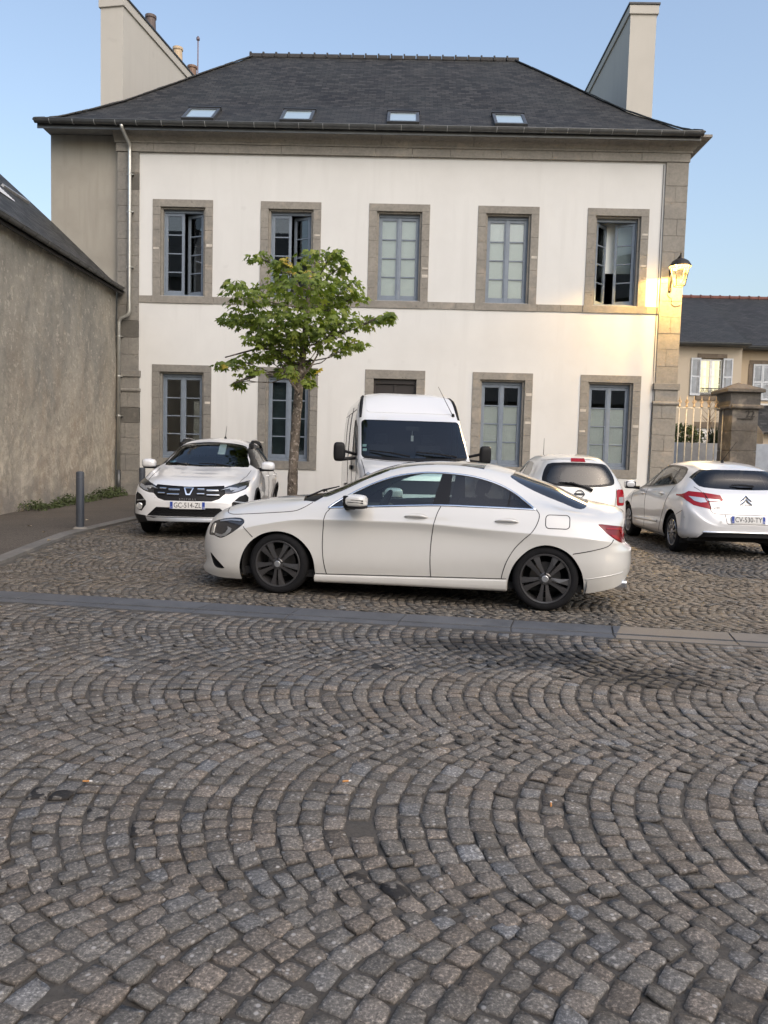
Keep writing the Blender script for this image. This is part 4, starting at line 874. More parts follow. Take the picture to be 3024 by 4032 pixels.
def pch(pts):
    xs = np.array([p[0] for p in pts], float); ys = np.array([p[1] for p in pts], float)
    if len(xs) == 1: return lambda x: np.full_like(np.asarray(x, float), ys[0])
    h = np.diff(xs); d = np.diff(ys)/h; m = np.zeros(len(xs))
    if len(xs) == 2: m[:] = d[0]
    else:
        for i in range(1, len(xs)-1):
            if d[i-1]*d[i] > 0:
                w1, w2 = 2*h[i]+h[i-1], h[i]+2*h[i-1]; m[i] = (w1+w2)/(w1/d[i-1]+w2/d[i])
        m[0], m[-1] = d[0], d[-1]
    def f(x):
        x = np.clip(np.asarray(x, float), xs[0], xs[-1]); i = np.clip(np.searchsorted(xs, x)-1, 0, len(xs)-2); t = (x-xs[i])/h[i]
        return ((1+2*t)*(1-t)**2*ys[i]+t*(1-t)**2*h[i]*m[i]+t*t*(3-2*t)*ys[i+1]+t*t*(t-1)*h[i]*m[i+1])
    return f
def crom(P, nsub):
    # centripetal Catmull-Rom through P (k,2); phantom ends by reflection
    P = np.asarray(P, float); A = np.vstack([2*P[0]-P[1], P, [-P[-2][0], P[-2][1]]]); out = []
    for i in range(1, len(A)-2):
        p0, p1, p2, p3 = A[i-1], A[i], A[i+1], A[i+2]
        t0 = 0; e = 1e-6; t1 = t0+max(e, np.linalg.norm(p1-p0))**.5; t2 = t1+max(e, np.linalg.norm(p2-p1))**.5; t3 = t2+max(e, np.linalg.norm(p3-p2))**.5
        for k in range(nsub[i-1]):
            t = t1+(t2-t1)*k/nsub[i-1]
            a1 = (t1-t)/(t1-t0)*p0+(t-t0)/(t1-t0)*p1; a2 = (t2-t)/(t2-t1)*p1+(t-t1)/(t2-t1)*p2; a3 = (t3-t)/(t3-t2)*p2+(t-t2)/(t3-t2)*p3
            b1 = (t2-t)/(t2-t0)*a1+(t-t0)/(t2-t0)*a2; b2 = (t3-t)/(t3-t1)*a2+(t-t1)/(t3-t1)*a3
            out.append((t2-t)/(t2-t1)*b1+(t-t1)/(t2-t1)*b2)
    out.append(A[-2]); return np.array(out)
VIEW = {'side': (0, 2, 1), 'front': (1, 2, 0), 'rear': (1, 2, 0), 'top': (0, 1, 2)}
def inpoly(pt, poly):
    x, y = pt; c = False; n = len(poly); j = n-1
    for i in range(n):
        xi, yi = poly[i]; xj, yj = poly[j]
        if (yi > y) != (yj > y) and x < (xj-xi)*(y-yi)/(yj-yi)+xi: c = not c
        j = i
    return c
def smooth_poly(pts, n=4):
    P = [np.array(p, float) for p in pts]; N = len(P); out = []
    for i in range(N):
        p0, p1, p2, p3 = P[i-1], P[i], P[(i+1) % N], P[(i+2) % N]
        for k in range(n):
            t = k/n; out.append(tuple(.5*((2*p1)+(-p0+p2)*t+(2*p0-5*p1+4*p2-p3)*t*t+(-p0+3*p1-3*p2+p3)*t**3)))
    return out
def smooth_line(pts, n=5):
    P = [np.array(p, float) for p in pts]; A = [2*P[0]-P[1]]+P+[2*P[-1]-P[-2]]; out = []
    for i in range(1, len(A)-2):
        p0, p1, p2, p3 = A[i-1:i+3]
        for k in range(n): t = k/n; out.append(tuple(.5*((2*p1)+(-p0+p2)*t+(2*p0-5*p1+4*p2-p3)*t*t+(-p0+3*p1-3*p2+p3)*t**3)))
    out.append(tuple(P[-1])); return out
def rrect(x0, x1, y0, y1, r, n=5):
    out = []
    for cx, cy, a0 in ((x1-r, y1-r, 0), (x0+r, y1-r, 90), (x0+r, y0+r, 180), (x1-r, y0+r, 270)):
        for k in range(n+1): a = rad(a0+90*k/n); out.append((cx+r*math.cos(a), cy+r*math.sin(a)))
    return out
class Car:
    # car axes: x towards the rear, y to the car's right, z up
    def __init__(s, loc, axis_deg, label, cat, paint, group=None):
        a = rad(axis_deg); M = Matrix(((math.cos(a), -math.sin(a), 0), (math.sin(a), math.cos(a), 0), (0, 0, 1)))
        s.root = empty('parked_car' if cat != 'van' else 'parked_van', loc, label, cat, group, M); s.paint = paint; s.bm = None; s.parts = []
    def loft(s, xf, xr, fa, fp, ra, rp, C, nsub=None, lean=None, step=.05, fw=1.0, rw=1.0, fmin=0, rmin=0, crease=None):
        """C: dict of curves; rows k: zb,w0 | z1,w1 | ... | z5,w5 | zt"""
        f = {k: pch(v) for k, v in C.items()}; NR = sum(k[0] == 'w' for k in C); nsub = nsub or (2, 4, 6, 6, 5, 3, 6)
        sv = np.sin(np.linspace(0, math.pi/2, 18))
        xsf = [xf+fa*(1-(1-v**fp)**(1/fp)) for v in sv]; xsr = [xr-ra*(1-(1-v**rp)**(1/rp)) for v in sv]
        mid = list(np.arange(xf+fa+step/2, xr-ra-step/4, step)); xs = np.array(xsf+mid+xsr[::-1])
        # refine long intervals
        fx = [xs[0]]
        for x in xs[1:]:
            n = max(1, int(math.ceil((x-fx[-1])/(step*1.2)))); b0 = fx[-1]
            for k in range(1, n+1): fx.append(b0+(x-b0)*k/n)
        xs = np.array(fx); rows = []
        for x in xs:
            sc = 1.0
            if x < xf+fa: q = min(1, max(0, (xf+fa-x)/fa)); sc = fmin+(1-fmin)*(1-q**fp)**(1/fp)
            if x > xr-ra: q = min(1, max(0, (x-xr+ra)/ra)); sc = min(sc, rmin+(1-rmin)*(1-q**rp)**(1/rp))
            K = [(f['w%d' % k](x)*sc, f['z%d' % k](x)) for k in range(NR)]
            zt = f['zt'](x); w5, z5 = K[-1]; cr = C.get('crown'); cf = f['crown'](x) if cr else .62
            K += [(w5*.74, z5+(zt-z5)*cf), (0.0, zt)]
            if crease is not None:
                i_ = crease; A_, B_, C_ = (np.array(K[i_+d_]) for d_ in (-1, 0, 1)); K = K[:i_]+[tuple(B_+(A_-B_)*.17), tuple(B_), tuple(B_+(C_-B_)*.12)]+K[i_+1:]
            rows.append(crom(K, nsub))
        R = np.array(rows); n, mth, _ = R.shape
        bm = bmesh.new(); nl = bm.verts.layers.float_vector.new('nrm'); V = {}
        for i in range(n):
            for j in range(mth):
                y, z = R[i, j]; x = xs[i]
                if lean: x += lean(x, z, y)
                for sd in (-1, 1):
                    if j == mth-1 and sd == 1: V[i, j, 1] = V[i, j, -1]; continue
                    if (i == 0 and fmin == 0 or i == n-1 and rmin == 0) and sd == 1: V[i, j, 1] = V[i, j, -1]; continue
                    V[i, j, sd] = bm.verts.new((x, sd*max(0, y), z))
        for i in range(n-1):
            for j in range(mth-1):
                for sd in (-1, 1):
                    q = [V[i, j, sd], V[i+1, j, sd], V[i+1, j+1, sd], V[i, j+1, sd]]
                    u = []
                    for v in q:
                        if v not in u: u.append(v)
                    if len(u) < 3: continue
                    if sd == 1: u = u[::-1]
                    try: bm.faces.new(u)
                    except ValueError: pass
        for end, mn in ((0, fmin), (n-1, rmin)):
            if mn > 0:
                for j in range(mth-1):
                    u = [V[end, j, -1], V[end, j+1, -1], V[end, j+1, 1], V[end, j, 1]]; w = []
                    for v in u:
                        if v not in w: w.append(v)
                    if len(w) >= 3:
                        try: bm.faces.new(w if end == 0 else w[::-1])
                        except ValueError: pass
        bmesh.ops.recalc_face_normals(bm, faces=bm.faces[:])
        bm.normal_update()
        c = sum((f_.normal.y*f_.calc_center_median().y for f_ in bm.faces))
        if c < 0: bmesh.ops.reverse_faces(bm, faces=bm.faces[:]); bm.normal_update()
        for v in bm.verts: v[nl] = v.normal
        s.bm = bm; s.nl = nl; s.bvh = BVHTree.FromBMesh(bm); s.xs = xs; s.R = R
    # ---- projection on the uncut body
    def hit(s, view, p, sd=-1):
        u, v = p
        o, d = {'side': (Vector((u, sd*3, v)), Vector((0, -sd, 0))), 'front': (Vector((-4, u, v)), Vector((1, 0, 0))), 'rear': (Vector((9, u, v)), Vector((-1, 0, 0))), 'top': (Vector((u, v, 5)), Vector((0, 0, -1)))}[view]
        h = s.bvh.ray_cast(o, d)
        if h[0] is None: h = s.bvh.find_nearest({'side': Vector((u, sd*.8, v)), 'front': Vector((s.xs[0]+.1, u, v)), 'rear': Vector((s.xs[-1]-.1, u, v)), 'top': Vector((u, v, 1.3))}[view])
        return h[0], h[1]
    def bis(s, faces, co, no):
        geom = set(faces)
        for f in faces: geom.update(f.edges); geom.update(f.verts)
        r = bmesh.ops.bisect_plane(s.bm, geom=list(geom), dist=1e-5, plane_co=co, plane_no=no)
        out = {g for g in r['geom'] if isinstance(g, bmesh.types.BMFace)} | {g for g in r['geom_cut'] if isinstance(g, bmesh.types.BMFace)}
        return [f for f in out if f.is_valid]
    def cut(s, view, poly, sd=-1, nmin=.05, depth=None):
        """cut the outline into the body shell and return the faces inside it"""
        a, b, c = VIEW[view]; us = [p[0] for p in poly]; vs = [p[1] for p in poly]; U0, U1, V0, V1 = min(us), max(us), min(vs), max(vs)
        def okf(f):
            n = f.normal; m = f.calc_center_median()
            if view == 'side' and n.y*sd < nmin: return False
            if view == 'side' and m.y*sd < 0: return False
            if view == 'front' and n.x > -nmin: return False
            if view == 'rear' and n.x < nmin: return False
            if view == 'top' and n.z < nmin: return False
            if depth and not depth(m): return False
            return True
        def bb(f):
            q = [v.co for v in f.verts]; return min(v[a] for v in q), max(v[a] for v in q), min(v[b] for v in q), max(v[b] for v in q)
        cand = {}
        for f in s.bm.faces:
            x0, x1, y0, y1 = bb(f)
            if x1 >= U0 and x0 <= U1 and y1 >= V0 and y0 <= V1 and okf(f): cand[f] = (x0, x1, y0, y1)
        n = len(poly)
        for i in range(n):
            p, q = poly[i], poly[(i+1) % n]; d = (q[0]-p[0], q[1]-p[1]); L = math.hypot(*d)
            if L < 1e-6: continue
            no = [0, 0, 0]; no[a] = -d[1]/L; no[b] = d[0]/L; co = [0, 0, 0]; co[a] = p[0]; co[b] = p[1]
            e = .004; sx0, sx1, sy0, sy1 = min(p[0], q[0])-e, max(p[0], q[0])+e, min(p[1], q[1])-e, max(p[1], q[1])+e
            sub = [f for f, (x0, x1, y0, y1) in cand.items() if x1 >= sx0 and x0 <= sx1 and y1 >= sy0 and y0 <= sy1]
            sub = [f for f in sub if f.is_valid]
            if not sub: continue
            st = []
            for f in sub:
                ds = [(v.co[a]-co[a])*no[a]+(v.co[b]-co[b])*no[b] for v in f.verts]
                if min(ds) < -1e-5 and max(ds) > 1e-5: st.append(f)
            if not st: continue
            for f in st: cand.pop(f, None)
            for f in s.bis(st, Vector(co), Vector(no)): cand[f] = bb(f)
        out = []
        for f in cand:
            if not f.is_valid: continue
            m = f.calc_center_median()
            if inpoly((m[a], m[b]), poly): out.append(f)
        return out
    def take(s, faces, name, mat, parent=None, off=0.0, keep=False, thick=0.0, label=None, smooth=True, split=False):
        """lift faces out of the shell as a part; off pushes along the normal; thick adds an inward rim"""
        if split:
            left = set(faces); outs = []
            while left:
                st = [left.pop()]; isl = list(st)
                while st:
                    f = st.pop()
                    for e in f.edges:
                        for g in e.link_faces:
                            if g in left: left.discard(g); st.append(g); isl.append(g)
                if sum(f.calc_area() for f in isl) > 2e-5: outs.append(isl)
                else: bmesh.ops.delete(s.bm, geom=isl, context='FACES_ONLY')
            return [s.take(i, name, mat, parent, off, keep, thick, label, smooth) for i in outs]
        idx = {}; vs = []; ns = []; fs = []
        for f in faces:
            q = []
            for v in f.verts:
                if v not in idx:
                    idx[v] = len(vs); n = Vector(v[s.nl]); n = n.normalized() if n.length > 1e-6 else v.normal.copy()
                    vs.append(v.co+n*off); ns.append(n)
                q.append(idx[v])
            fs.append(q)
        if not vs: return None
        nv = len(vs); nb = list(ns)
        if thick:
            ec = {}
            for f in fs:
                for i in range(len(f)): k = (f[i], f[(i+1) % len(f)]); ec[k] = 1
            bd = [k for k in ec if (k[1], k[0]) not in ec]; mp = {}
            for a, b in bd:
                for w in (a, b):
                    if w not in mp: mp[w] = (len(vs), len(vs)+1); vs += [vs[w], vs[w]-ns[w]*thick]; nb += [None, None]
                fs.append([b, a, mp[a][0], mp[b][0]][::1] if False else [mp[b][0], mp[a][0], mp[a][1], mp[b][1]])
        o = link_mesh(name, vs, fs, mat, parent or s.root, smooth, world=False)
        if smooth:
            me = o.data; ln = []
            for p in me.polygons:
                for vi in p.vertices: ln.append(tuple(nb[vi]) if nb[vi] is not None else tuple(p.normal))
            me.normals_split_custom_set(ln)
        if label: o['label'] = label
        if not keep: bmesh.ops.delete(s.bm, geom=[f for f in faces if f.is_valid], context='FACES_ONLY')
        return o
    def drop(s, faces): bmesh.ops.delete(s.bm, geom=[f for f in faces if f.is_valid], context='FACES_ONLY')
    def body(s, name='body', mat=None): s.b = s.take(list(s.bm.faces), name, mat or s.paint, keep=True); return s.b
    def line(s, view, pts, r=.004, sd=-1, sub=.02, closed=False, off=0.0):
        P = list(pts)+([pts[0]] if closed else []); out = []
        for i in range(len(P)-1):
            n = max(1, int(math.hypot(P[i+1][0]-P[i][0], P[i+1][1]-P[i][1])/sub))
            for k in range(n): out.append((P[i][0]+(P[i+1][0]-P[i][0])*k/n, P[i][1]+(P[i+1][1]-P[i][1])*k/n))
        out.append(P[-1]); res = []
        for p in out:
            h, n_ = s.hit(view, p, sd); res.append(h+n_*off)
        return res
    def seam(s, name, mat, lines, r=.004, parent=None, n=5):
        m = MB()
        for l in lines: m.tube(l, r, n)
        return m.build(name, mat, parent or s.root, smooth=True, world=False)
    def strip(s, name, mat, view, pts, wd, sd=-1, h=.006, parent=None):
        """flat trim of width wd following an outline on the body"""
        m = MB(); L = s.line(view, pts, sd=sd); b = len(m.v)
        for i, p in enumerate(L):
            t = (L[min(i+1, len(L)-1)]-L[max(i-1, 0)]).normalized(); n = s.bvh.find_nearest(p)[1]; w = n.cross(t).normalized()
            m.v += [tuple(p-w*wd/2-n*.004), tuple(p-w*wd*.42+n*h), tuple(p+w*wd*.42+n*h), tuple(p+w*wd/2-n*.004)]
        for i in range(len(L)-1):
            for k in range(3): a = 4*i+k; m.f.append([a, a+1, a+5, a+4])
        return m.build(name, mat, parent or s.root, smooth=True, world=False)
    def patch(s, name, mat, view, poly, sd=-1, off=.004, step=.02, parent=None, label=None, thick=.012):
        """curved applique following the body inside an outline"""
        us = [p[0] for p in poly]; vs_ = [p[1] for p in poly]; pts = []
        n = len(poly); bd = []
        for i in range(n):
            p, q = poly[i], poly[(i+1) % n]; k = max(1, int(math.hypot(q[0]-p[0], q[1]-p[1])/step))
            for j in range(k): bd.append((p[0]+(q[0]-p[0])*j/k, p[1]+(q[1]-p[1])*j/k))
        pts = list(bd); u = min(us)+step/2
        while u < max(us):
            v = min(vs_)+step/2
            while v < max(vs_):
                if inpoly((u, v), poly) and min(abs(u-b[0])+abs(v-b[1]) for b in bd) > step*.6: pts.append((u, v))
                v += step
            u += step
        N = len(bd); ed = [(i, (i+1) % N) for i in range(N)]
        r = mgeo.delaunay_2d_cdt([Vector(p) for p in pts], ed, [list(range(N))], 1, 1e-6)
        co = []; nn = []
        for p in r[0]:
            h, n_ = s.hit(view, (p[0], p[1]), sd); co.append(h+n_*off); nn.append(n_)
        fs = [list(f) for f in r[2]]
        # orient outward
        good = []
        for f in fs:
            a, b, c = co[f[0]], co[f[1]], co[f[2]]; g = (b-a).cross(c-a)
            good.append(f if g.dot(nn[f[0]]) > 0 else f[::-1])
        nv = len(co); ec = {}
        for f in good:
            for i in range(len(f)): ec[(f[i], f[(i+1) % len(f)])] = 1
        for a, b in [k for k in ec if (k[1], k[0]) not in ec]:
            i = len(co); co += [co[a], co[b], co[b]-nn[b]*thick, co[a]-nn[a]*thick]; nn += [nn[a], nn[b], nn[b], nn[a]]; good.append([i+1, i, i+3, i+2])
        o = link_mesh(name, co, good, mat, parent or s.root, True, world=False)
        if label: o['label'] = label
        return o
    # ---- stock parts
    def wheel(s, x, y, R, rr, w, spokes, rim_mat, sd, kind='double', hub=.03, name='wheel', disc=True):
        # axle along y, outer face at y (sign sd)
        T = Matrix.Translation((x, y, R)) @ Matrix.Rotation(rad(90)*-sd, 4, 'X')   # local +z -> outward
        m = MB(); prof = [(rr-.005, -w*.95), (R-.03, -w), (R-.006, -w*.93), (R, -w*.78), (R, -w*.22), (R-.006, -w*.07), (R-.022, .0), (rr+.03, .008), (rr+.008, .002), (rr-.004, -.006)]
        m.lathe(prof, 56, T); m.f = m.f[:-2]
        ty = m.build(name, M_RUBBER, s.root, world=False); autosmooth(ty, 40)
        m = MB(); m.lathe([(rr+.002, -.004), (rr-.004, .003), (rr-.016, .0), (rr-.022, -.03), (rr-.03, -w*.5), (rr-.03, -w*.9)], 56, T); m.f = m.f[:-2]
        autosmooth(m.build('rim', rim_mat, ty, world=False), 40)
        m = MB(); m.lathe([(.0, -w*.62), (rr*.62, -w*.62), (rr*.62, -w*.66)], 40, T)
        if disc: m.build('brake_disc', M_DISC, ty, world=False)
        m = MB(); m.lathe([(.0, -w*.85), (rr-.031, -w*.85), (rr-.031, -w*.88)], 40, T); m.build('wheel_well', M_UNDER, ty, world=False)
        m = MB()
        if kind == 'double':
            for k in range(spokes):
                a0 = -math.pi/2+2*math.pi*k/spokes
                for e in (-1, 1):
                    A = Matrix.Rotation(a0, 4, 'Z'); ro = rr-.012
                    # inner gap small, wide paddle towards the rim
                    pin, pout = .047, ro
                    q = [(pin, e*.006, .0), (pin, e*.030, -.004), (ro*.62, e*.050, -.006), (ro*.97, e*.083, -.012), (ro*1.0, e*.016, -.004), (ro*.6, e*.010, .004)]
                    vs = [(px, py, pz) for px, py, pz in q]+[(px, py, pz-.028) for px, py, pz in q]; vs = [tuple(T @ A @ Vector(v)) for v in vs]; nq = len(q)
                    top = list(range(nq)); fs = [top if e > 0 else top[::-1]]+[[i, nq+i, nq+(i+1) % nq, (i+1) % nq] for i in range(nq)]
                    m.add(vs, fs)
        elif kind == 'cover':
            for k in range(spokes):
                A = Matrix.Rotation(2*math.pi*k/spokes+.2, 4, 'Z'); ro = rr-.012
                f_ = 8.0/spokes; q = [(.05, -.016*f_, .0), (.05, .016*f_, .0), (ro*.55, .026*f_, .006), (ro, .050*f_, -.006), (ro, .0, -.006), (ro*.55, -.018*f_, .006)]
                vs = [(px, py, pz) for px, py, pz in q]+[(px, py, pz-.02) for px, py, pz in q]; vs = [tuple(T @ A @ Vector(v)) for v in vs]; nq = 6
                m.add(vs, [list(range(nq))]+[[i, nq+i, nq+(i+1) % nq, (i+1) % nq] for i in range(nq)])
        bm = bmesh.new(); mm = bpy.data.meshes.new('t'); mm.from_pydata(m.v, [], m.f); bm.from_mesh(mm); bpy.data.meshes.remove(mm)
        bmesh.ops.recalc_face_normals(bm, faces=bm.faces[:]); m = MB(); m.addbm(bm)
        o = m.build('spokes', rim_mat, ty, world=False)
        m = MB(); m.lathe([(.062, -.03), (.060, -.002), (.050, .004), (.036, .006)], 24, T)
        for k in range(5): a = -math.pi/2+2*math.pi*(k+.5)/5; pass
        m.build('hub', rim_mat, ty, world=False)
        m = MB(); m.lathe([(.033, .004), (.033, .010), (.028, .013), (.0, .0135)], 24, T); m.build('hub_cap', M_SILVER, ty, world=False)
        if kind == 'double':
            m = MB()
            for k in range(5): a = math.pi/2+2*math.pi*k/5; m.lathe([(.011, -.004), (.011, .0085), (.0, .0085)], 10, T @ Matrix.Translation((.053*math.cos(a), .053*math.sin(a), 0)))
            m.build('wheel_bolts', M_UNDER, ty, world=False)
        return ty
    def arch_liner(s, x, z, R, y0, y1):
        m = MB(); n = 20
        for k in range(n+1):
            a = math.pi*1.18*k/n-math.pi*.09; m.v += [(x+R*math.cos(a), y0, z+R*math.sin(a)), (x+R*math.cos(a), y1, z+R*math.sin(a))]
        m.f = [[2*k, 2*k+1, 2*k+3, 2*k+2] for k in range(n)]; b = len(m.v)
        m.v.append((x, y1, z-.1)); m.f += [[2*k+1, 2*k+3, b] for k in range(n)]
        return m
    def plate(s, text, co, rx, rz, wd=.52, ht=.11, region='22', parent=None, facing=-1):
        """number plate centred at co; facing -1 front, +1 rear"""
        T = Matrix.Translation(co) @ Matrix.Rotation(rx, 4, 'Z') @ Matrix.Rotation(rz, 4, 'Y')
        T = T @ (Matrix(((0, 0, -1, 0), (-1, 0, 0, 0), (0, 1, 0, 0), (0, 0, 0, 1))) if facing < 0 else Matrix(((0, 0, 1, 0), (1, 0, 0, 0), (0, 1, 0, 0), (0, 0, 0, 1))))
        m = MB(); m.bbox(-wd/2, wd/2, -ht/2, ht/2, -.01, .0, .004, T); p = m.build('number_plate', M_PLATE, parent or s.root, world=False)
        m = MB(); bw = wd*.085
        m.box(-wd/2+.004, -wd/2+bw, -ht/2+.004, ht/2-.004, 0, .0012, T); m.box(wd/2-bw, wd/2-.004, -ht/2+.004, ht/2-.004, 0, .0012, T); m.build('plate_band', M_PBLUE, p, world=False)
        text_mesh(text, ht*.98, 'plate_text', M_INK, p, T @ Matrix.Translation((0, -.002, .001)) @ Matrix.Diagonal((.80, 1, 1, 1)), .0006, world=False)
        text_mesh('F', ht*.3, 'plate_text', M_PLATE, p, T @ Matrix.Translation((-wd/2+bw*.5, -ht*.3, .0016)), .0004, world=False)
        if region: text_mesh(region, ht*.34, 'plate_text', M_PLATE, p, T @ Matrix.Translation((wd/2-bw*.52, -ht*.28, .0016)) @ Matrix.Diagonal((.85, 1, 1, 1)), .0004, world=False)
        return p
    def seat(s, x, y, z, h=.62):
        m = MB(); m.bbox(x-.22, x+.26, y-.24, y+.24, z, z+.16, .05); bk = Matrix.Translation((x+.26, y, z+.1)) @ Matrix.Rotation(rad(16), 4, 'Y')
        m.bbox(-.07, .07, -.24, .24, 0, h, .05, bk); m.bbox(-.05, .05, -.13, .13, h+.04, h+.22, .04, bk); m.tube([tuple(bk @ Vector((0, -.06, h-.02))), tuple(bk @ Vector((0, -.06, h+.08)))], .008, 5); m.tube([tuple(bk @ Vector((0, .06, h-.02))), tuple(bk @ Vector((0, .06, h+.08)))], .008, 5)
        return m.build('seat', M_SEAT, s.root, world=False)
    def steering(s, x, y, z, r=.18):
        T = Matrix.Translation((x, y, z)) @ Matrix.Rotation(rad(-65), 4, 'Y'); m = MB(); m.tube([tuple(T @ Vector((r*math.cos(a), r*math.sin(a), 0))) for a in np.linspace(0, 2*math.pi, 25)], .016, 8); m.tube([tuple(T @ Vector((-r, 0, 0))), tuple(T @ Vector((r, 0, 0)))], .02, 6); return m.build('steering_wheel', M_BLACKP, s.root, smooth=True, world=False)
    def ellipsoid_box(s, name, mat, c, sx, sy, sz, p=3.0, parent=None, m0=None, n=20):
        m = MB(); vs = []; fs = []
        sg = lambda v, e: math.copysign(abs(v)**e, v)
        for i in range(n+1):
            la = -math.pi/2+math.pi*i/n
            for k in range(n*2):
                lo_ = 2*math.pi*k/(n*2); e = 2/p
                v = Vector((sx*sg(math.cos(la), e)*sg(math.cos(lo_), e), sy*sg(math.cos(la), e)*sg(math.sin(lo_), e), sz*sg(math.sin(la), e)))
                if m0 is not None: v = m0 @ v
                vs.append(v+Vector(c))
        N = n*2
        for i in range(n):
            for k in range(N): fs.append([i*N+k, i*N+(k+1) % N, (i+1)*N+(k+1) % N, (i+1)*N+k])
        m.add(vs, fs); return m.build(name, mat, parent or s.root, smooth=True, world=False)

    # ---- shared assembly steps
    def arches(s, xs, R, zc, zb=.03, flat=0.0):
        for x in xs:
            for sd in (-1, 1):
                pa = [(x-R, zb)]+[(x-R*math.cos(a), zc+R*math.sin(a)) for a in np.linspace(0, math.pi, 25)]+[(x+R, zb)]; s.drop(s.cut('side', pa, sd, nmin=-.6))
    def wheels(s, xs, y, R, rr, w, spokes, mat, kind, lin):
        for x in xs:
            for sd in (-1, 1):
                s.wheel(x, sd*y, R, rr, w, spokes, mat, sd, kind); s.arch_liner(x, R-.03, lin, sd*(y-.005), sd*.45).build('arch_liner', M_UNDER, s.root, world=False)
    def inside(s, x0, x1, hw, zf, zd, dash, seats, swy=None):
        m = MB(); m.box(x0, x1, -hw, hw, zf, zf+.05)
        for sd in (-1, 1): m.box(x0, x1, sd*(hw-.03), sd*hw, zf, zd)
        m.bbox(dash[0], dash[1], -hw+.06, hw-.06, zd-.2, zd+.03, .05); m.build('cabin', M_TRIM, s.root, world=False)
        for (x, y, z, h) in seats: s.seat(x, y, z, h)
        if swy is not None: s.steering(dash[1]+.12, swy, zd+.0)
    def mirror(s, c, sx, sy, sz, mat, base=True, stem=None):
        for sd in (-1, 1):
            p = (c[0], sd*c[1], c[2]); mr = s.ellipsoid_box('door_mirror', mat, p, sx, sy, sz, 2.8)
            if base: s.ellipsoid_box('mirror_base', M_BLACKP, (p[0]+.005, p[1]-sd*.01, p[2]-sz*.82), sx*.95, sy*.92, sz*.28, 2.8, mr)
            m = MB(); st = stem or (c[0]+.05, c[1]-sy-.06, c[2]-sz*.8); m.tube([(st[0], sd*st[1], st[2]), (c[0], sd*(c[1]-sy*.5), c[2]-sz*.8)], [.035, .025], 8); m.box(c[0]+sx*.6, c[0]+sx*.86, p[1]-sy*.8, p[1]+sy*.8, c[2]-sz*.7, c[2]+sz*.7); m.build('mirror_stem', M_BLACKP, mr, world=False)
    def wiper(s, view, a, b, r=.010, name='wiper'):
        h0, n0 = s.hit(view, a); h1, n1 = s.hit(view, b); m = MB(); m.tube([tuple(h0+n0*.02), tuple(h0.lerp(h1, .5)+n0*.035), tuple(h1+n1*.018)], [r*1.3, r, r*.7], 6); return m.build(name, M_BLACKP, s.root, world=False)
    def aerial(s, x, y, dx, L, dy=0):
        h, n = s.hit('top', (x, y)); m = MB(); m.lathe([(.028, -.005), (.022, .02), (.008, .045)], 10, Matrix.Translation(h)); m.tube([tuple(h+Vector((0, 0, .03))), tuple(h+Vector((dx, dy, L)))], [.006, .003], 6); return m.build('aerial', M_BLACKP, s.root, world=False)
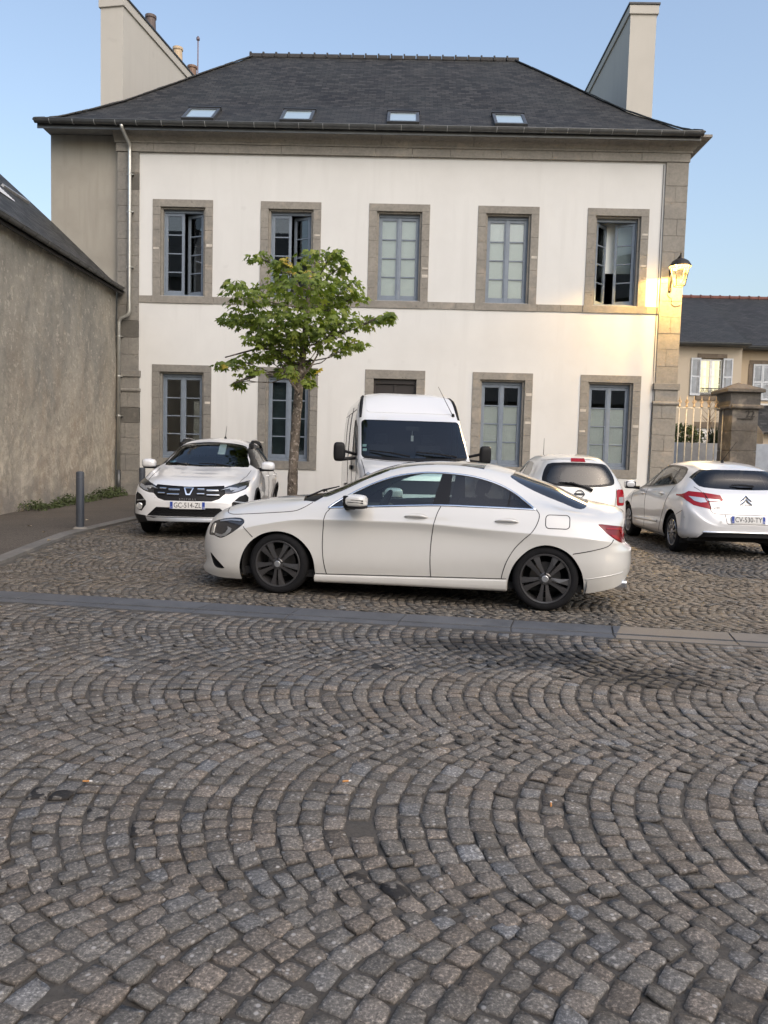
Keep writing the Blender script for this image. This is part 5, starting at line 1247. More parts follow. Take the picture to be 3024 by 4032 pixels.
# ------------------------------------------------------------------ the white coupe-saloon in the foreground
c1 = Car((-1.209+.85*.184, 7.913+.85*.983, 0), -10.6, 'white four door coupe with dark grey wheels parked side on in front of the van', 'car', M_PAINT)
C = dict(
 zt=[(-1.045,.66),(-.985,.69),(-.95,.755),(-.88,.82),(-.75,.875),(-.5,.935),(-.2,.985),(.1,1.012),(.24,1.03),(.46,1.115),(.66,1.215),(.86,1.308),(1.02,1.364),(1.22,1.405),(1.6,1.43),(2.04,1.415),(2.33,1.352),(2.51,1.29),(2.77,1.205),(2.94,1.125),(3.05,1.078),(3.12,1.052),(3.26,1.03),(3.42,.992),(3.475,.965),(3.50,.87),(3.53,.74),(3.555,.62)],
 z6=[(-1.045,.645),(-.95,.71),(-.88,.752),(-.75,.785),(-.6,.815),(-.2,.875),(.2,.945),(.33,.965),(.46,1.0),(.575,1.045),(.7,1.105),(.88,1.195),(1.06,1.268),(1.216,1.313),(1.4,1.345),(1.6,1.358),(1.8,1.352),(2.05,1.315),(2.29,1.236),(2.5,1.133),(2.7,1.052),(2.9,.995),(3.1,.962),(3.3,.935),(3.45,.905),(3.50,.82),(3.555,.60)],
 w6=[(-1.045,.68),(-.6,.72),(-.2,.745),(.2,.765),(.4,.74),(.7,.675),(1.0,.625),(1.4,.585),(1.8,.575),(2.2,.565),(2.5,.565),(2.8,.59),(3.1,.64),(3.4,.67),(3.55,.67)],
 z5=[(-1.045,.60),(-.9,.66),(-.6,.72),(-.2,.775),(.2,.845),(.45,.90),(.9,.942),(1.25,.963),(1.65,.983),(2.07,.981),(2.6,.975),(2.9,.935),(3.2,.885),(3.45,.84),(3.555,.58)],
 w5=[(-1.045,.80),(-.6,.835),(0,.845),(.4,.838),(.9,.825),(1.6,.815),(2.2,.80),(2.6,.785),(3.0,.78),(3.3,.765),(3.55,.74)],
 z4=[(-1.045,.52),(-.6,.61),(-.2,.72),(.3,.795),(1.3,.805),(2.1,.77),(2.7,.745),(3.2,.715),(3.45,.65),(3.555,.55)],
 w4=[(-1.045,.86),(-.5,.885),(-.1,.892),(.3,.886),(1.0,.882),(1.8,.882),(2.4,.890),(2.7,.896),(3.1,.878),(3.4,.84),(3.55,.80)],
 z3=[(-1.045,.44),(-.6,.51),(-.2,.62),(.3,.705),(1.3,.715),(2.1,.68),(2.7,.63),(3.2,.60),(3.45,.57),(3.555,.52)],
 w3=[(-1.045,.872),(-.5,.884),(-.1,.884),(.3,.866),(1.0,.855),(1.8,.855),(2.3,.874),(2.7,.890),(3.1,.876),(3.4,.842),(3.55,.82)],
 z2=[(-1.045,.36),(-.5,.40),(.5,.365),(1.07,.38),(1.58,.415),(2.1,.46),(2.6,.47),(3.2,.47),(3.555,.49)],
 w2=[(-1.045,.875),(-.5,.885),(0,.888),(.5,.874),(1.5,.872),(2.2,.88),(2.7,.89),(3.2,.875),(3.55,.84)],
 z1=[(-1.045,.255),(-.5,.22),(.4,.235),(2.3,.285),(3.07,.32),(3.4,.395),(3.555,.47)],
 w1=[(-1.045,.875),(-.5,.86),(0,.85),(.5,.845),(2.2,.85),(2.7,.86),(3.2,.86),(3.55,.84)],
 z0=[(-1.045,.205),(-.93,.165),(-.6,.125),(.4,.150),(2.3,.170),(3.07,.188),(3.27,.224),(3.44,.275),(3.555,.42)],
 w0=[(-1.045,.86),(-.5,.80),(.5,.80),(2.2,.80),(2.7,.80),(3.2,.80),(3.55,.80)],
 crown=[(-1,.66),(0,.70),(.3,.66),(1,.60),(2,.6),(3,.66),(3.55,.66)])
def lean1(x, z, y):
    d = 0
    if x < -.55: k = ((-.55-x)/.45)**2; d += k*(.05*max(0, (z-.50))/.25+.035*math.exp(-((z-.30)/.07)**2)-.02*math.exp(-((z-.20)/.04)**2))
    if x > 3.2: k = min(1, ((x-3.2)/.33))**2; d += k*(-.065*max(0, min(1, (z-.60)/.06))*(1-max(0, min(1, (z-.82)/.16))*.9)-.03*max(0, (.40-z)/.2))
    return d
c1.loft(-1.045, 3.56, .72, 3.0, .55, 2.9, C, lean=lean1, step=.045, nsub=(2, 3, 5, 4, 2, 2, 4, 5, 3, 6), crease=4)
DLO_top = [(.505,.918),(.575,.975),(.70,1.055),(.881,1.150),(1.06,1.224),(1.216,1.268),(1.382,1.295),(1.548,1.306),(1.767,1.298),(1.93,1.281),(2.05,1.256),(2.18,1.218),(2.288,1.173),(2.395,1.113),(2.503,1.037),(2.580,.978)]
DLO_bot = [(2.26,.984),(2.07,.985),(1.652,.986),(1.256,.966),(.914,.945)]
top = smooth_line(DLO_top, 3); bot = smooth_line([DLO_top[-1]]+DLO_bot+[DLO_top[0]], 3)[1:-1]
DLO = top+bot
def ztop(x): return float(np.interp(x, [p[0] for p in top], [p[1] for p in top]))
def zbot(x): return float(np.interp(x, [p[0] for p in bot[::-1]], [p[1] for p in bot[::-1]]))
for sd in (-1, 1):
    tag_ = 'left' if sd < 0 else 'right'
    # side glass, pillars
    gl = []
    def span(xa, xb, za=.0): return
    fg = [p for p in top if p[0] < 1.642]+[(1.642, ztop(1.642)), (1.572, zbot(1.572))]+[p for p in bot if .74 < p[0] < 1.572]+[(.735, zbot(.735)), (.735, ztop(.735))]
    fg = [p for p in fg if p[0] >= .735]
    c1.take(c1.cut('side', fg, sd), 'front_side_glass', M_CARGLASS, off=-.006)
    rg = [(1.745, ztop(1.745))]+[p for p in top if 1.745 < p[0] < 2.325]+[(2.325, ztop(2.325)), (2.306, zbot(2.306))]+[p for p in bot if 1.737 < p[0] < 2.306]+[(1.737, zbot(1.737))]
    c1.take(c1.cut('side', rg, sd), 'rear_side_glass', M_PRIV, off=-.006)
    qg = [(2.345, ztop(2.345))]+[p for p in top if p[0] > 2.345]+[p for p in bot if p[0] > 2.326]+[(2.326, zbot(2.326))]
    c1.take(c1.cut('side', qg, sd), 'quarter_glass', M_PRIV, off=-.006)
    c1.take(c1.cut('side', DLO, sd, nmin=.02), 'window_pillar', M_PILLAR, off=-.003, split=True)
    # wheel arches
    fa_ = [(-.437,.05),(-.437,.157),(-.434,.288),(-.391,.427),(-.316,.535),(-.208,.613),(-.090,.652),(.02,.657),(.138,.629),(.246,.562),(.333,.464),(.373,.363),(.386,.23),(.386,.05)]
    ra_ = [(2.336,.05),(2.338,.173),(2.345,.284),(2.388,.424),(2.466,.532),(2.565,.611),(2.685,.647),(2.807,.630),(2.919,.571),(2.992,.488),(3.040,.397),(3.062,.306),(3.069,.218),(3.069,.05)]
    for a_ in (fa_, ra_):
        pa = [a_[0]]+smooth_line(a_[1:-1], 3)+[a_[-1]]; c1.drop(c1.cut('side', pa, sd, nmin=-.6))
    # lamps
    hl = smooth_poly([(-.835,.58),(-.826,.69),(-.716,.742),(-.56,.770),(-.446,.773),(-.398,.745),(-.411,.706),(-.5,.633),(-.601,.575),(-.669,.556),(-.745,.575)], 3)
    h_ = c1.take(c1.cut('side', hl, sd), 'headlight', M_LAMPD, off=-.004, thick=.01)
    c1.patch('light_strip', M_SILVER, 'side', [(-.735,.585),(-.66,.568),(-.60,.582),(-.545,.625),(-.535,.665),(-.585,.682),(-.575,.655),(-.60,.615),(-.65,.592),(-.73,.603)], sd, .0035, parent=h_)
    c1.patch('reflector', M_CLEAR, 'side', [(-.80,.60),(-.765,.60),(-.76,.70),(-.795,.69)], sd, .0028, parent=h_)
    c1.patch('lamp_edge', M_SILVER, 'side', [(-.70,.738),(-.56,.757),(-.45,.757),(-.43,.745),(-.45,.741),(-.56,.742),(-.70,.722)], sd, .0035, parent=h_)
    tl = smooth_poly([(3.181,.862),(3.310,.852),(3.41,.836),(3.452,.805),(3.475,.715),(3.478,.664),(3.387,.691),(3.285,.758),(3.213,.822)], 3)
    t_ = c1.take(c1.cut('side', tl, sd), 'tail_light', M_REDD, off=-.002, thick=.01)
    c1.patch('light_strip', M_RED, 'side', [(3.255,.815),(3.33,.812),(3.39,.805),(3.42,.74),(3.445,.70),(3.455,.72),(3.43,.80),(3.40,.825),(3.33,.826),(3.26,.826)], sd, .0035, parent=t_)
    c1.patch('clear_segment', M_RED, 'side', [(3.30,.765),(3.36,.755),(3.40,.705),(3.37,.71),(3.31,.748)], sd, .0035, parent=t_)
    fv = smooth_poly([(-.80,.391),(-.76,.366),(-.691,.311),(-.611,.238),(-.701,.235),(-.747,.26),(-.776,.317)], 2)
    c1.take(c1.cut('side', fv, sd), 'bumper_vent', M_BLACKP, off=-.025, thick=-.025)
# glazing and roof seen from above
ws = smooth_poly([(.27,0),(.30,-.35),(.40,-.66),(.55,-.655),(.80,-.60),(1.06,-.555),(1.13,-.35),(1.15,0),(1.13,.35),(1.06,.555),(.80,.60),(.55,.655),(.40,.66),(.30,.35)], 3)
c1.take(c1.cut('top', ws, depth=lambda m: m.z > .9), 'windscreen', M_WSCREEN, off=-.004)
pr = [(1.09,-.54),(1.22,-.525),(1.6,-.515),(2.05,-.50),(2.07,0),(2.05,.50),(1.6,.515),(1.22,.525),(1.09,.54),(1.16,.35),(1.18,0),(1.16,-.35)]
c1.take(c1.cut('top', pr, depth=lambda m: m.z > 1.2), 'glass_roof', M_GLOSSB, off=-.001)
rw = smooth_poly([(2.36,0),(2.345,-.35),(2.33,-.485),(2.60,-.515),(2.85,-.55),(3.02,-.60),(3.09,-.45),(3.105,0),(3.09,.45),(3.02,.60),(2.85,.55),(2.60,.515),(2.33,.485),(2.345,.35)], 3)
c1.take(c1.cut('top', rw, depth=lambda m: m.z > .98), 'rear_window', M_GLOSSB, off=-.005)
cw = [(.10,-.0),(.12,-.4),(.20,-.70),(.335,-.745),(.40,-.67),(.30,-.35),(.27,0),(.30,.35),(.40,.67),(.335,.745),(.20,.70),(.12,.4)]
c1.take(c1.cut('top', cw, depth=lambda m: m.z > .8), 'wiper_cowl', M_BLACKP, off=-.02, thick=-.02)
gr_ = rrect(-.36, .36, .42, .63, .06)
g_ = c1.take(c1.cut('front', gr_), 'grille', M_BLACKP, off=-.02, thick=-.02)
li = rrect(-.42, .42, .24, .34, .03); c1.take(c1.cut('front', li), 'lower_intake', M_BLACKP, off=-.02, thick=-.02)
c1.body()
for sd in (-1, 1):
    L = [c1.line('side', smooth_line([(.530,.915),(.487,.858),(.469,.758),(.460,.626),(.467,.451),(.487,.319),(.506,.238)], 5), sd=sd),
         c1.line('side', smooth_line([(1.662,.982),(1.628,.904),(1.595,.765),(1.578,.615),(1.575,.454),(1.583,.275)], 5), sd=sd),
         c1.line('side', smooth_line([(2.592,.978),(2.622,.929),(2.606,.851),(2.559,.766),(2.481,.69),(2.402,.602),(2.334,.484),(2.297,.376),(2.28,.293)], 5), sd=sd),
         c1.line('side', [(.395,.236),(.506,.238),(1.07,.256),(1.583,.272),(2.28,.293),(2.33,.294)], sd=sd),
         c1.line('side', smooth_line([(-.69,.850),(-.655,.818),(-.60,.806),(-.505,.806),(-.15,.838),(.123,.868),(.23,.907),(.318,.962)], 5), sd=sd),
         c1.line('side', [(-.396,.69),(-.34,.635),(-.29,.585)], sd=sd),
         c1.line('side', smooth_line([(2.95,.572),(3.088,.602),(3.235,.641),(3.292,.669),(3.329,.717)], 5), sd=sd),
         c1.line('side', rrect(2.684, 2.911, .807, .934, .035), sd=sd, closed=True)]
    c1.seam('panel_seam', M_SEAM, L, .0042)
    c1.seam('bumper_crease', c1.paint, [c1.line('side', [(3.073,.331),(3.25,.365),(3.437,.398)], sd=sd)], .006)
    c1.strip('window_chrome', M_CHROME, 'side', DLO_top[:1]+top[1:]+[DLO_top[-1]], .020, sd)
    c1.strip('window_chrome', M_CHROME, 'side', [DLO_top[-1]]+bot+[DLO_top[0]], .022, sd)
    # sill
    m = MB(); pr_ = []
    for x, z0_, z1_ in ((.386,.150,.230),(1.3,.163,.256),(2.333,.172,.288)): pr_.append((x, z0_, z1_))
    for (x, z0_, z1_) in pr_:
        for (y, z) in ((.80, z0_), (.872, z0_+.004), (.892, z0_+.03), (.886, z1_-.012), (.86, z1_)): m.v.append((x, sd*y, z))
    for i in range(2):
        for k in range(4): a = i*5+k; m.f.append([a, a+5, a+6, a+1][::(1 if sd > 0 else -1)])
    m.f += [[0, 1, 2, 3, 4], [14, 13, 12, 11, 10]]
    autosmooth(m.build('sill', c1.paint, c1.root, world=False), 50)
    for hx0, hx1, z in ((1.301, 1.538, .868), (2.197, 2.428, .858)):
        c1.patch('handle_recess', plain('recess_white', (0.60, 0.58, 0.54), .4), 'side', smooth_poly([(hx0, z-.012), (hx0+.06, z+.022), (hx0+.16, z+.032), (hx1-.02, z+.018), (hx1, z-.01), (hx1-.06, z-.028), (hx0+.08, z-.030)], 3), sd, .0015, .03)
        m = MB(); hp, hn = c1.hit('side', ((hx0+hx1)/2, z), sd); pts = []; rs = []
        for k in range(13):
            t = k/12; x = hx0+.005+(hx1-hx0-.01)*t; h, n_ = c1.hit('side', (x, z-.004+.006*math.sin(math.pi*t)), sd); pts.append(h+n_*(.004+.026*min(1, math.sin(math.pi*t)*1.8))); rs.append(.006+.010*min(1, math.sin(math.pi*max(.03, t))**.6)*(.6+.4*t))
        m.tube(pts, rs, 10); m.build('door_handle', c1.paint, c1.root, smooth=True, world=False)
    # mirror
    R_m = Matrix.Rotation(rad(8)*sd, 3, 'Z')
    mr = c1.ellipsoid_box('door_mirror', c1.paint, (.825, sd*.985, 1.008), .120, .095, .066, 3.2, m0=R_m)
    c1.ellipsoid_box('mirror_base', M_BLACKP, (.828, sd*.982, .950), .118, .088, .020, 3.2, mr, R_m)
    m = MB(); m.bbox(.715, .775, sd*.985-.078, sd*.985+.078, .958, 1.06, .01); m.tube([(.70, sd*.84, .93), (.76, sd*.90, .94), (.80, sd*.93, .945)], [.03, .026, .03], 8); m.build('mirror_stem', M_BLACKP, mr, world=False)
    m = MB()
    for zz, x0_ in ((1.022, .80), (1.000, .765)): m.tube([(x0_, sd*1.079, zz), (.87, sd*1.081, zz-.004), (.925, sd*1.071, zz-.008)], [.002, .005, .006], 6)
    m.build('mirror_indicator', M_BLACKP, mr, world=False)
    tri = [(.515,.922),(.735,.937),(.735,1.06),(.60,.985)]; c1.patch('mirror_sail', M_GLOSSB, 'side', tri, sd, .003, .03)
    # wheels
    for wx in (-.018, 2.70):
        c1.wheel(wx, sd*.865, .317, .243, .225, 5, M_GREYRIM, sd, 'double')
        m = c1.arch_liner(wx, .29, .395, sd*.86, sd*.50); m.build('arch_liner', M_UNDER, c1.root, world=False)
# underside, cabin
m = MB(); m.box(-.45, 3.05, -.79, .79, .19, .26); m.box(-.86, -.45, -.6, .6, .2, .26); m.box(3.05, 3.38, -.6, .6, .27, .33); m.box(.45, 2.3, -.84, .84, .16, .3); m.box(-.85, .5, -.5, .5, .26, .62); m.box(2.3, 3.40, -.5, .5, .26, .8); m.build('underbody', M_UNDER, c1.root, world=False)
m = MB(); m.box(.42, 2.62, -.80, .80, .45, .5); m.bbox(.42, .90, -.72, .72, .74, .905, .05); m.bbox(2.35, 3.05, -.56, .56, .86, .955, .03)
for sd in (-1, 1): m.box(.45, 2.5, sd*.775, sd*.80, .4, .93)
m.build('cabin', M_TRIM, c1.root, world=False)
for y in (-.36, .36): c1.seat(1.58, y, .44, .52); c1.seat(2.08, y, .45, .40)
c1.steering(.98, -.36, .93)
for sd in (-1, 1): MB().bbox(3.33, 3.49, sd*.54-.09, sd*.54+.09, .225, .305, .02).build('exhaust_tip', M_CHROME, c1.root, world=False)
m = MB()
for sd, x0, y0, x1, y1 in ((1, .19, .10, .40, -.50), (-1, .22, -.62, .42, -.08)):
    h0, n0 = c1.hit('top', (x0, y0)); h1, n1 = c1.hit('top', (x1, y1)); m.tube([tuple(h0+n0*.02), tuple(h0.lerp(h1, .5)+n1*.035), tuple(h1+n1*.015)], [.012, .010, .007], 6)
m.build('wiper', M_BLACKP, c1.root, world=False)
m = MB(); h, n_ = c1.hit('front', (0, .53)); T = Matrix.Translation(h+Vector((-.012, 0, 0))) @ Matrix.Rotation(rad(-90), 4, 'Y'); m.lathe([(.075, 0), (.082, .006), (.075, .012), (.068, .006)], 24, T); m.f = m.f[:-2]; m.build('badge', M_CHROME, c1.root, world=False)
# ------------------------------------------------------------------ white crossover facing the camera (left)
def gl(x, y): return float(gz(y, x))
c2 = Car((-3.14, 12.14, gl(-3.14, 12.14)), 92.5, 'white crossover with black roof rails facing the camera beside the stained wall', 'car', M_PAINT2)
C = dict(
 zt=[(-.86,.60),(-.83,.70),(-.77,.775),(-.68,.82),(-.45,.90),(0,.98),(.33,1.045),(.42,1.075),(.8,1.27),(1.2,1.455),(1.45,1.52),(1.8,1.55),(2.3,1.54),(2.8,1.47),(3.0,1.36),(3.15,1.05),(3.22,.9),(3.25,.7)],
 z5=[(-.86,.58),(-.8,.70),(-.7,.755),(-.45,.84),(0,.925),(.4,1.01),(.8,1.19),(1.2,1.375),(1.45,1.43),(1.8,1.455),(2.3,1.44),(2.8,1.36),(3.0,1.25),(3.15,.95),(3.25,.66)],
 w5=[(-.86,.62),(-.5,.68),(0,.73),(.4,.74),(.8,.68),(1.2,.605),(1.6,.58),(2.3,.57),(2.8,.55),(3.1,.6),(3.25,.7)],
 z4=[(-.86,.55),(-.7,.68),(-.4,.80),(0,.88),(.5,.99),(1.4,1.03),(2.4,1.07),(2.9,1.0),(3.15,.85),(3.25,.6)],
 w4=[(-.86,.80),(-.4,.84),(.2,.855),(1,.85),(2,.83),(2.8,.79),(3.25,.76)],
 z3=[(-.86,.48),(-.4,.66),(.2,.74),(1.4,.75),(2.6,.82),(3.0,.74),(3.25,.52)],
 w3=[(-.86,.87),(0,.908),(.7,.888),(1.8,.885),(2.6,.915),(3.25,.86)],
 z2=[(-.86,.42),(3.25,.45)], w2=[(-.86,.89),(0,.905),(1,.875),(2,.875),(2.6,.91),(3.25,.87)],
 z1=[(-.86,.31),(0,.30),(3,.33),(3.25,.38)], w1=[(-.86,.88),(0,.90),(1,.885),(2.6,.9),(3.25,.86)],
 z0=[(-.86,.26),(-.6,.215),(0,.20),(2.6,.22),(3.25,.32)], w0=[(-.86,.84),(3.25,.8)],
 crown=[(-.86,.72),(0,.78),(1,.66),(3.2,.66)])
c2.loft(-.86, 3.25, .62, 3.0, .5, 3.0, C, step=.06, lean=lambda x, z, y: (.05*max(0, (z-.55))/.25-.03*math.exp(-((z-.27)/.06)**2))*max(0, (-.4-x)/.46)**2 if x < -.4 else 0)
gr_ = [(.50,.795),(.25,.782),(0,.772),(-.25,.782),(-.50,.795),(-.535,.676),(-.45,.597),(-.345,.563),(.345,.563),(.45,.597),(.535,.676)]
g_ = c2.take(c2.cut('front', gr_), 'grille', M_BLACKP, off=-.015, thick=-.015)
for y0, y1, z, n in ((.43,.13,.735,2),(.45,.13,.668,2),(-.13,-.43,.735,2),(-.13,-.45,.668,2)):
    zz = [(y0,z),((y0*2+y1)/3,z+.004),((y0*2+y1)/3-.02,z-.012),((y0+2*y1)/3+.02,z-.012),((y0+2*y1)/3,z+.004),(y1,z)]
    c2.strip('grille_bar', M_CHROME, 'front', [(y0,z),((y0*2+y1)/3,z)], .022, h=.02, parent=g_); c2.strip('grille_bar', M_CHROME, 'front', [((y0*2+y1)/3-.035,z-.014),(y1,z-.014+.014*0)], .022, h=.02, parent=g_)
e_ = c2.patch('badge', M_CHROME, 'front', [(.075,.752),(-.075,.752),(-.03,.648),(.03,.648)], off=.012); c2.patch('badge_field', M_BLACKP, 'front', [(.052,.742),(-.052,.742),(-.018,.668),(.018,.668)], off=.016, parent=e_)
h0, n0 = c2.hit('front', (0, .585)); FT = Matrix.Translation(h0+n0*.006) @ Matrix(((0, 0, -1, 0), (-1, 0, 0, 0), (0, 1, 0, 0), (0, 0, 0, 1)))
text_mesh('STEPWAY', .042, 'model_lettering', M_SILVER, g_, FT, .002, world=False, spacing=1.5)
for sd in (1, -1):
    mir = lambda P: [(sd*y, z) for y, z in P][::sd]
    hl = mir([(.815,.872),(.68,.835),(.535,.783),(.43,.735),(.45,.665),(.60,.672),(.70,.70),(.80,.745),(.835,.79)])
    o = c2.take(c2.cut('front', hl), 'headlight', M_LAMPD, off=-.003, thick=.008)
    c2.patch('light_strip', M_CLEAR, 'front', mir([(.46,.730),(.58,.755),(.60,.728),(.70,.745),(.69,.765),(.58,.775)]), off=.0035, parent=o, step=.03)
    c2.patch('reflector', M_SILVER, 'front', mir([(.62,.70),(.70,.715),(.79,.76),(.80,.80),(.72,.775),(.66,.735)]), off=.003, parent=o, step=.03)
    pod = mir([(.815,.672),(.73,.635),(.635,.545),(.635,.49),(.71,.395),(.80,.42),(.845,.50),(.85,.62)])
    o = c2.take(c2.cut('front', pod), 'fog_lamp_pod', M_BLACKP, off=-.012, thick=-.012)
    h, n_ = c2.hit('front', (sd*.745, .465)); m = MB(); m.lathe([(.048, 0), (.05, .012), (.04, .016), (0, .02)], 18, Matrix.Translation(h+Vector((-.002, 0, 0))) @ Matrix.Rotation(rad(-90), 4, 'Y')); m.build('fog_lamp', M_CLEAR, o, world=False)
    c2.strip('pod_bar', M_SILVER, 'front', [(sd*.66,.565),(sd*.80,.545)], .02, parent=o)
li = [(.62,.33),(.47,.465),(-.47,.465),(-.62,.33)]; o = c2.take(c2.cut('front', li), 'lower_grille', M_BLACKP, off=-.02, thick=-.02)
L = []
for k in range(5):
    zz = .345+.024*k; L.append(c2.line('front', [(y, zz+.006*((i % 2)*2-1)) for i, y in enumerate(np.arange(-.52, .53, .045))], off=-.012))
c2.seam('grille_mesh', M_BLACKP, L, .005, o)
lp_ = [(.86,.345),(.66,.335),(.62,.325),(-.62,.325),(-.66,.335),(-.86,.345),(-.89,.18),(.89,.18)]; c2.take(c2.cut('front', lp_), 'bumper_cladding', M_BLACKP, off=.002)
c2.patch('skid_plate', M_SILVER, 'front', [(.63,.318),(.50,.30),(.44,.312),(-.44,.312),(-.50,.30),(-.63,.318),(-.60,.26),(.60,.26)], off=.008)
ws = smooth_poly([(.36,0),(.39,-.35),(.50,-.68),(.82,-.62),(1.18,-.545),(1.235,-.3),(1.25,0),(1.235,.3),(1.18,.545),(.82,.62),(.50,.68),(.39,.35)], 3)
c2.take(c2.cut('top', ws, depth=lambda m: m.z > .95), 'windscreen', M_WSCREEN, off=-.004)
for sd in (-1, 1):
    fw_ = [(.80,1.055),(1.0,1.205),(1.22,1.335),(1.42,1.385),(1.60,1.395),(1.60,1.065)]; rw_ = [(1.69,1.07),(1.69,1.395),(2.1,1.39),(2.42,1.34),(2.62,1.20),(2.66,1.12),(2.5,1.10)]
    c2.take(c2.cut('side', fw_, sd), 'front_side_glass', M_CARGLASS, off=-.005); c2.take(c2.cut('side', rw_, sd), 'rear_side_glass', M_PRIV, off=-.005)
    c2.take(c2.cut('side', smooth_poly([(.56,1.03),(.78,1.19),(1.0,1.315),(1.25,1.405),(1.7,1.425),(2.2,1.41),(2.55,1.33),(2.78,1.13),(2.5,1.075),(1.5,1.035)], 2), sd), 'window_pillar', M_PILLAR, off=-.002, split=True)
c2.arches((0, 2.604), .385, .33)
c2.body()
for sd in (-1, 1):
    for x in (0, 2.604):
        ring_ = [(x-.45*math.cos(a), .30+.455*math.sin(a)) for a in np.linspace(-.1, math.pi+.1, 24)]+[(x+.385*math.cos(a), .33+.385*math.sin(a)) for a in np.linspace(-.1, math.pi+.1, 24)]
        c2.patch('arch_cladding', M_BLACKP, 'side', ring_, sd, .010, .035)
    c2.patch('sill_cladding', M_BLACKP, 'side', [(.44,.22),(.46,.36),(2.15,.37),(2.17,.235)], sd, .006, .05)
    L = [c2.line('side', smooth_line([(.56,1.0),(.50,.85),(.50,.6),(.53,.38)], 4), sd=sd), c2.line('side', [(1.64,1.04),(1.62,.8),(1.60,.38)], sd=sd), c2.line('side', smooth_line([(2.6,1.08),(2.55,.9),(2.35,.72),(2.2,.5),(2.17,.38)], 4), sd=sd), c2.line('top', [(.42,sd*.74),(0,sd*.73),(-.45,sd*.69)], sd=sd)]
    c2.seam('panel_seam', M_SEAM, L, .004)
    for hx in (1.42, 2.38):
        h, n_ = c2.hit('side', (hx, .90), sd); m = MB(); m.tube([tuple(h+Vector((-.09, 0, 0))-n_*.005), tuple(h+Vector((-.05, 0, 0))+n_*.032), tuple(h+Vector((.06, 0, .004))+n_*.032), tuple(h+Vector((.10, 0, .002))-n_*.005)], .014, 8); m.build('door_handle', c2.paint, c2.root, smooth=True, world=False)
    m = MB(); pts = []; 
    for x in np.linspace(1.28, 2.75, 14):
        h, n_ = c2.hit('top', (x, sd*.60)); u = (x-1.28)/1.47; pts.append(h+Vector((0, 0, .075*min(1, math.sin(math.pi*u)*2.4)+.005)))
    for i, p in enumerate(pts): pass
    for i in range(len(pts)-1):
        a, b = pts[i], pts[i+1]; m.add([a+Vector((0, -.025, -.03)), a+Vector((0, .025, -.03)), a+Vector((0, .022, .018)), a+Vector((0, -.022, .018)), b+Vector((0, -.025, -.03)), b+Vector((0, .025, -.03)), b+Vector((0, .022, .018)), b+Vector((0, -.022, .018))], [[0, 1, 5, 4], [1, 2, 6, 5], [2, 3, 7, 6], [3, 0, 4, 7]]+([[3, 2, 1, 0]] if i == 0 else [])+([[4, 5, 6, 7]] if i == len(pts)-2 else []))
    h, n_ = c2.hit('top', (1.34, sd*.60)); m.bbox(1.26, 1.52, sd*.60-.032, sd*.60+.032, h.z-.04, h.z+.06, .02); h2, _ = c2.hit('top', (2.65, sd*.60)); m.bbox(2.5, 2.75, sd*.60-.03, sd*.60+.03, h2.z-.04, h2.z+.055, .02)
    o = m.build('roof_rail', M_BLACKP, c2.root, world=False); m = MB(); m.tube([tuple(p+Vector((0, 0, .02))) for p in pts[3:-2]], .012, 6); m.build('rail_cap', M_SILVER, o, smooth=True, world=False)
c2.mirror((.66, .985, 1.085), .10, .115, .078, c2.paint)
c2.wheels((0, 2.604), .865, .326, .215, .205, 10, M_STEELRIM, 'cover', .40)
c2.plate('GC-514-ZL', (-.868, .0, .50), 0, 0)
m = MB(); m.box(-.45, 2.9, -.8, .8, .24, .32); m.box(-.8, -.4, -.5, .5, .26, .6); m.box(-.4, .5, -.5, .5, .3, .8); m.build('underbody', M_UNDER, c2.root, world=False)
c2.inside(.45, 2.9, .80, .45, .98, (.45, .95), [(1.45, -.36, .55, .58), (1.45, .36, .55, .58), (2.25, -.36, .6, .5), (2.25, .36, .6, .5)], -.36)
c2.wiper('top', (.37, .30), (.52, .62)); c2.wiper('top', (.37, -.42), (.46, .12)); c2.aerial(2.0, -.03, .12, .24)
m = MB(); m.bbox(1.14, 1.16, -.12, .12, 1.33, 1.39, .01); m.build('rear_view_mirror', M_BLACKP, c2.root, world=False)
h, n_ = c2.hit('top', (.60, .58)); m = MB(); m.box(-.045, .045, -.035, .035, 0, .001, Matrix.Translation(h-n_*.012) @ n_.to_track_quat('Z', 'Y').to_matrix().to_4x4()); m.build('windscreen_sticker', plain('pale_blue_sticker', (0.35, 0.55, 0.62), .6), c2.root, world=False)
m = MB(); h, n_ = c2.hit('top', (1.0, -.22)); m.box(-.12, .0, -.2, .2, 0, .001, Matrix.Translation(h-n_*.02) @ n_.to_track_quat('Z', 'Y').to_matrix().to_4x4()); m.build('parking_paper', plain('white_paper', (0.62, 0.66, 0.62), .8), c2.root, world=False)
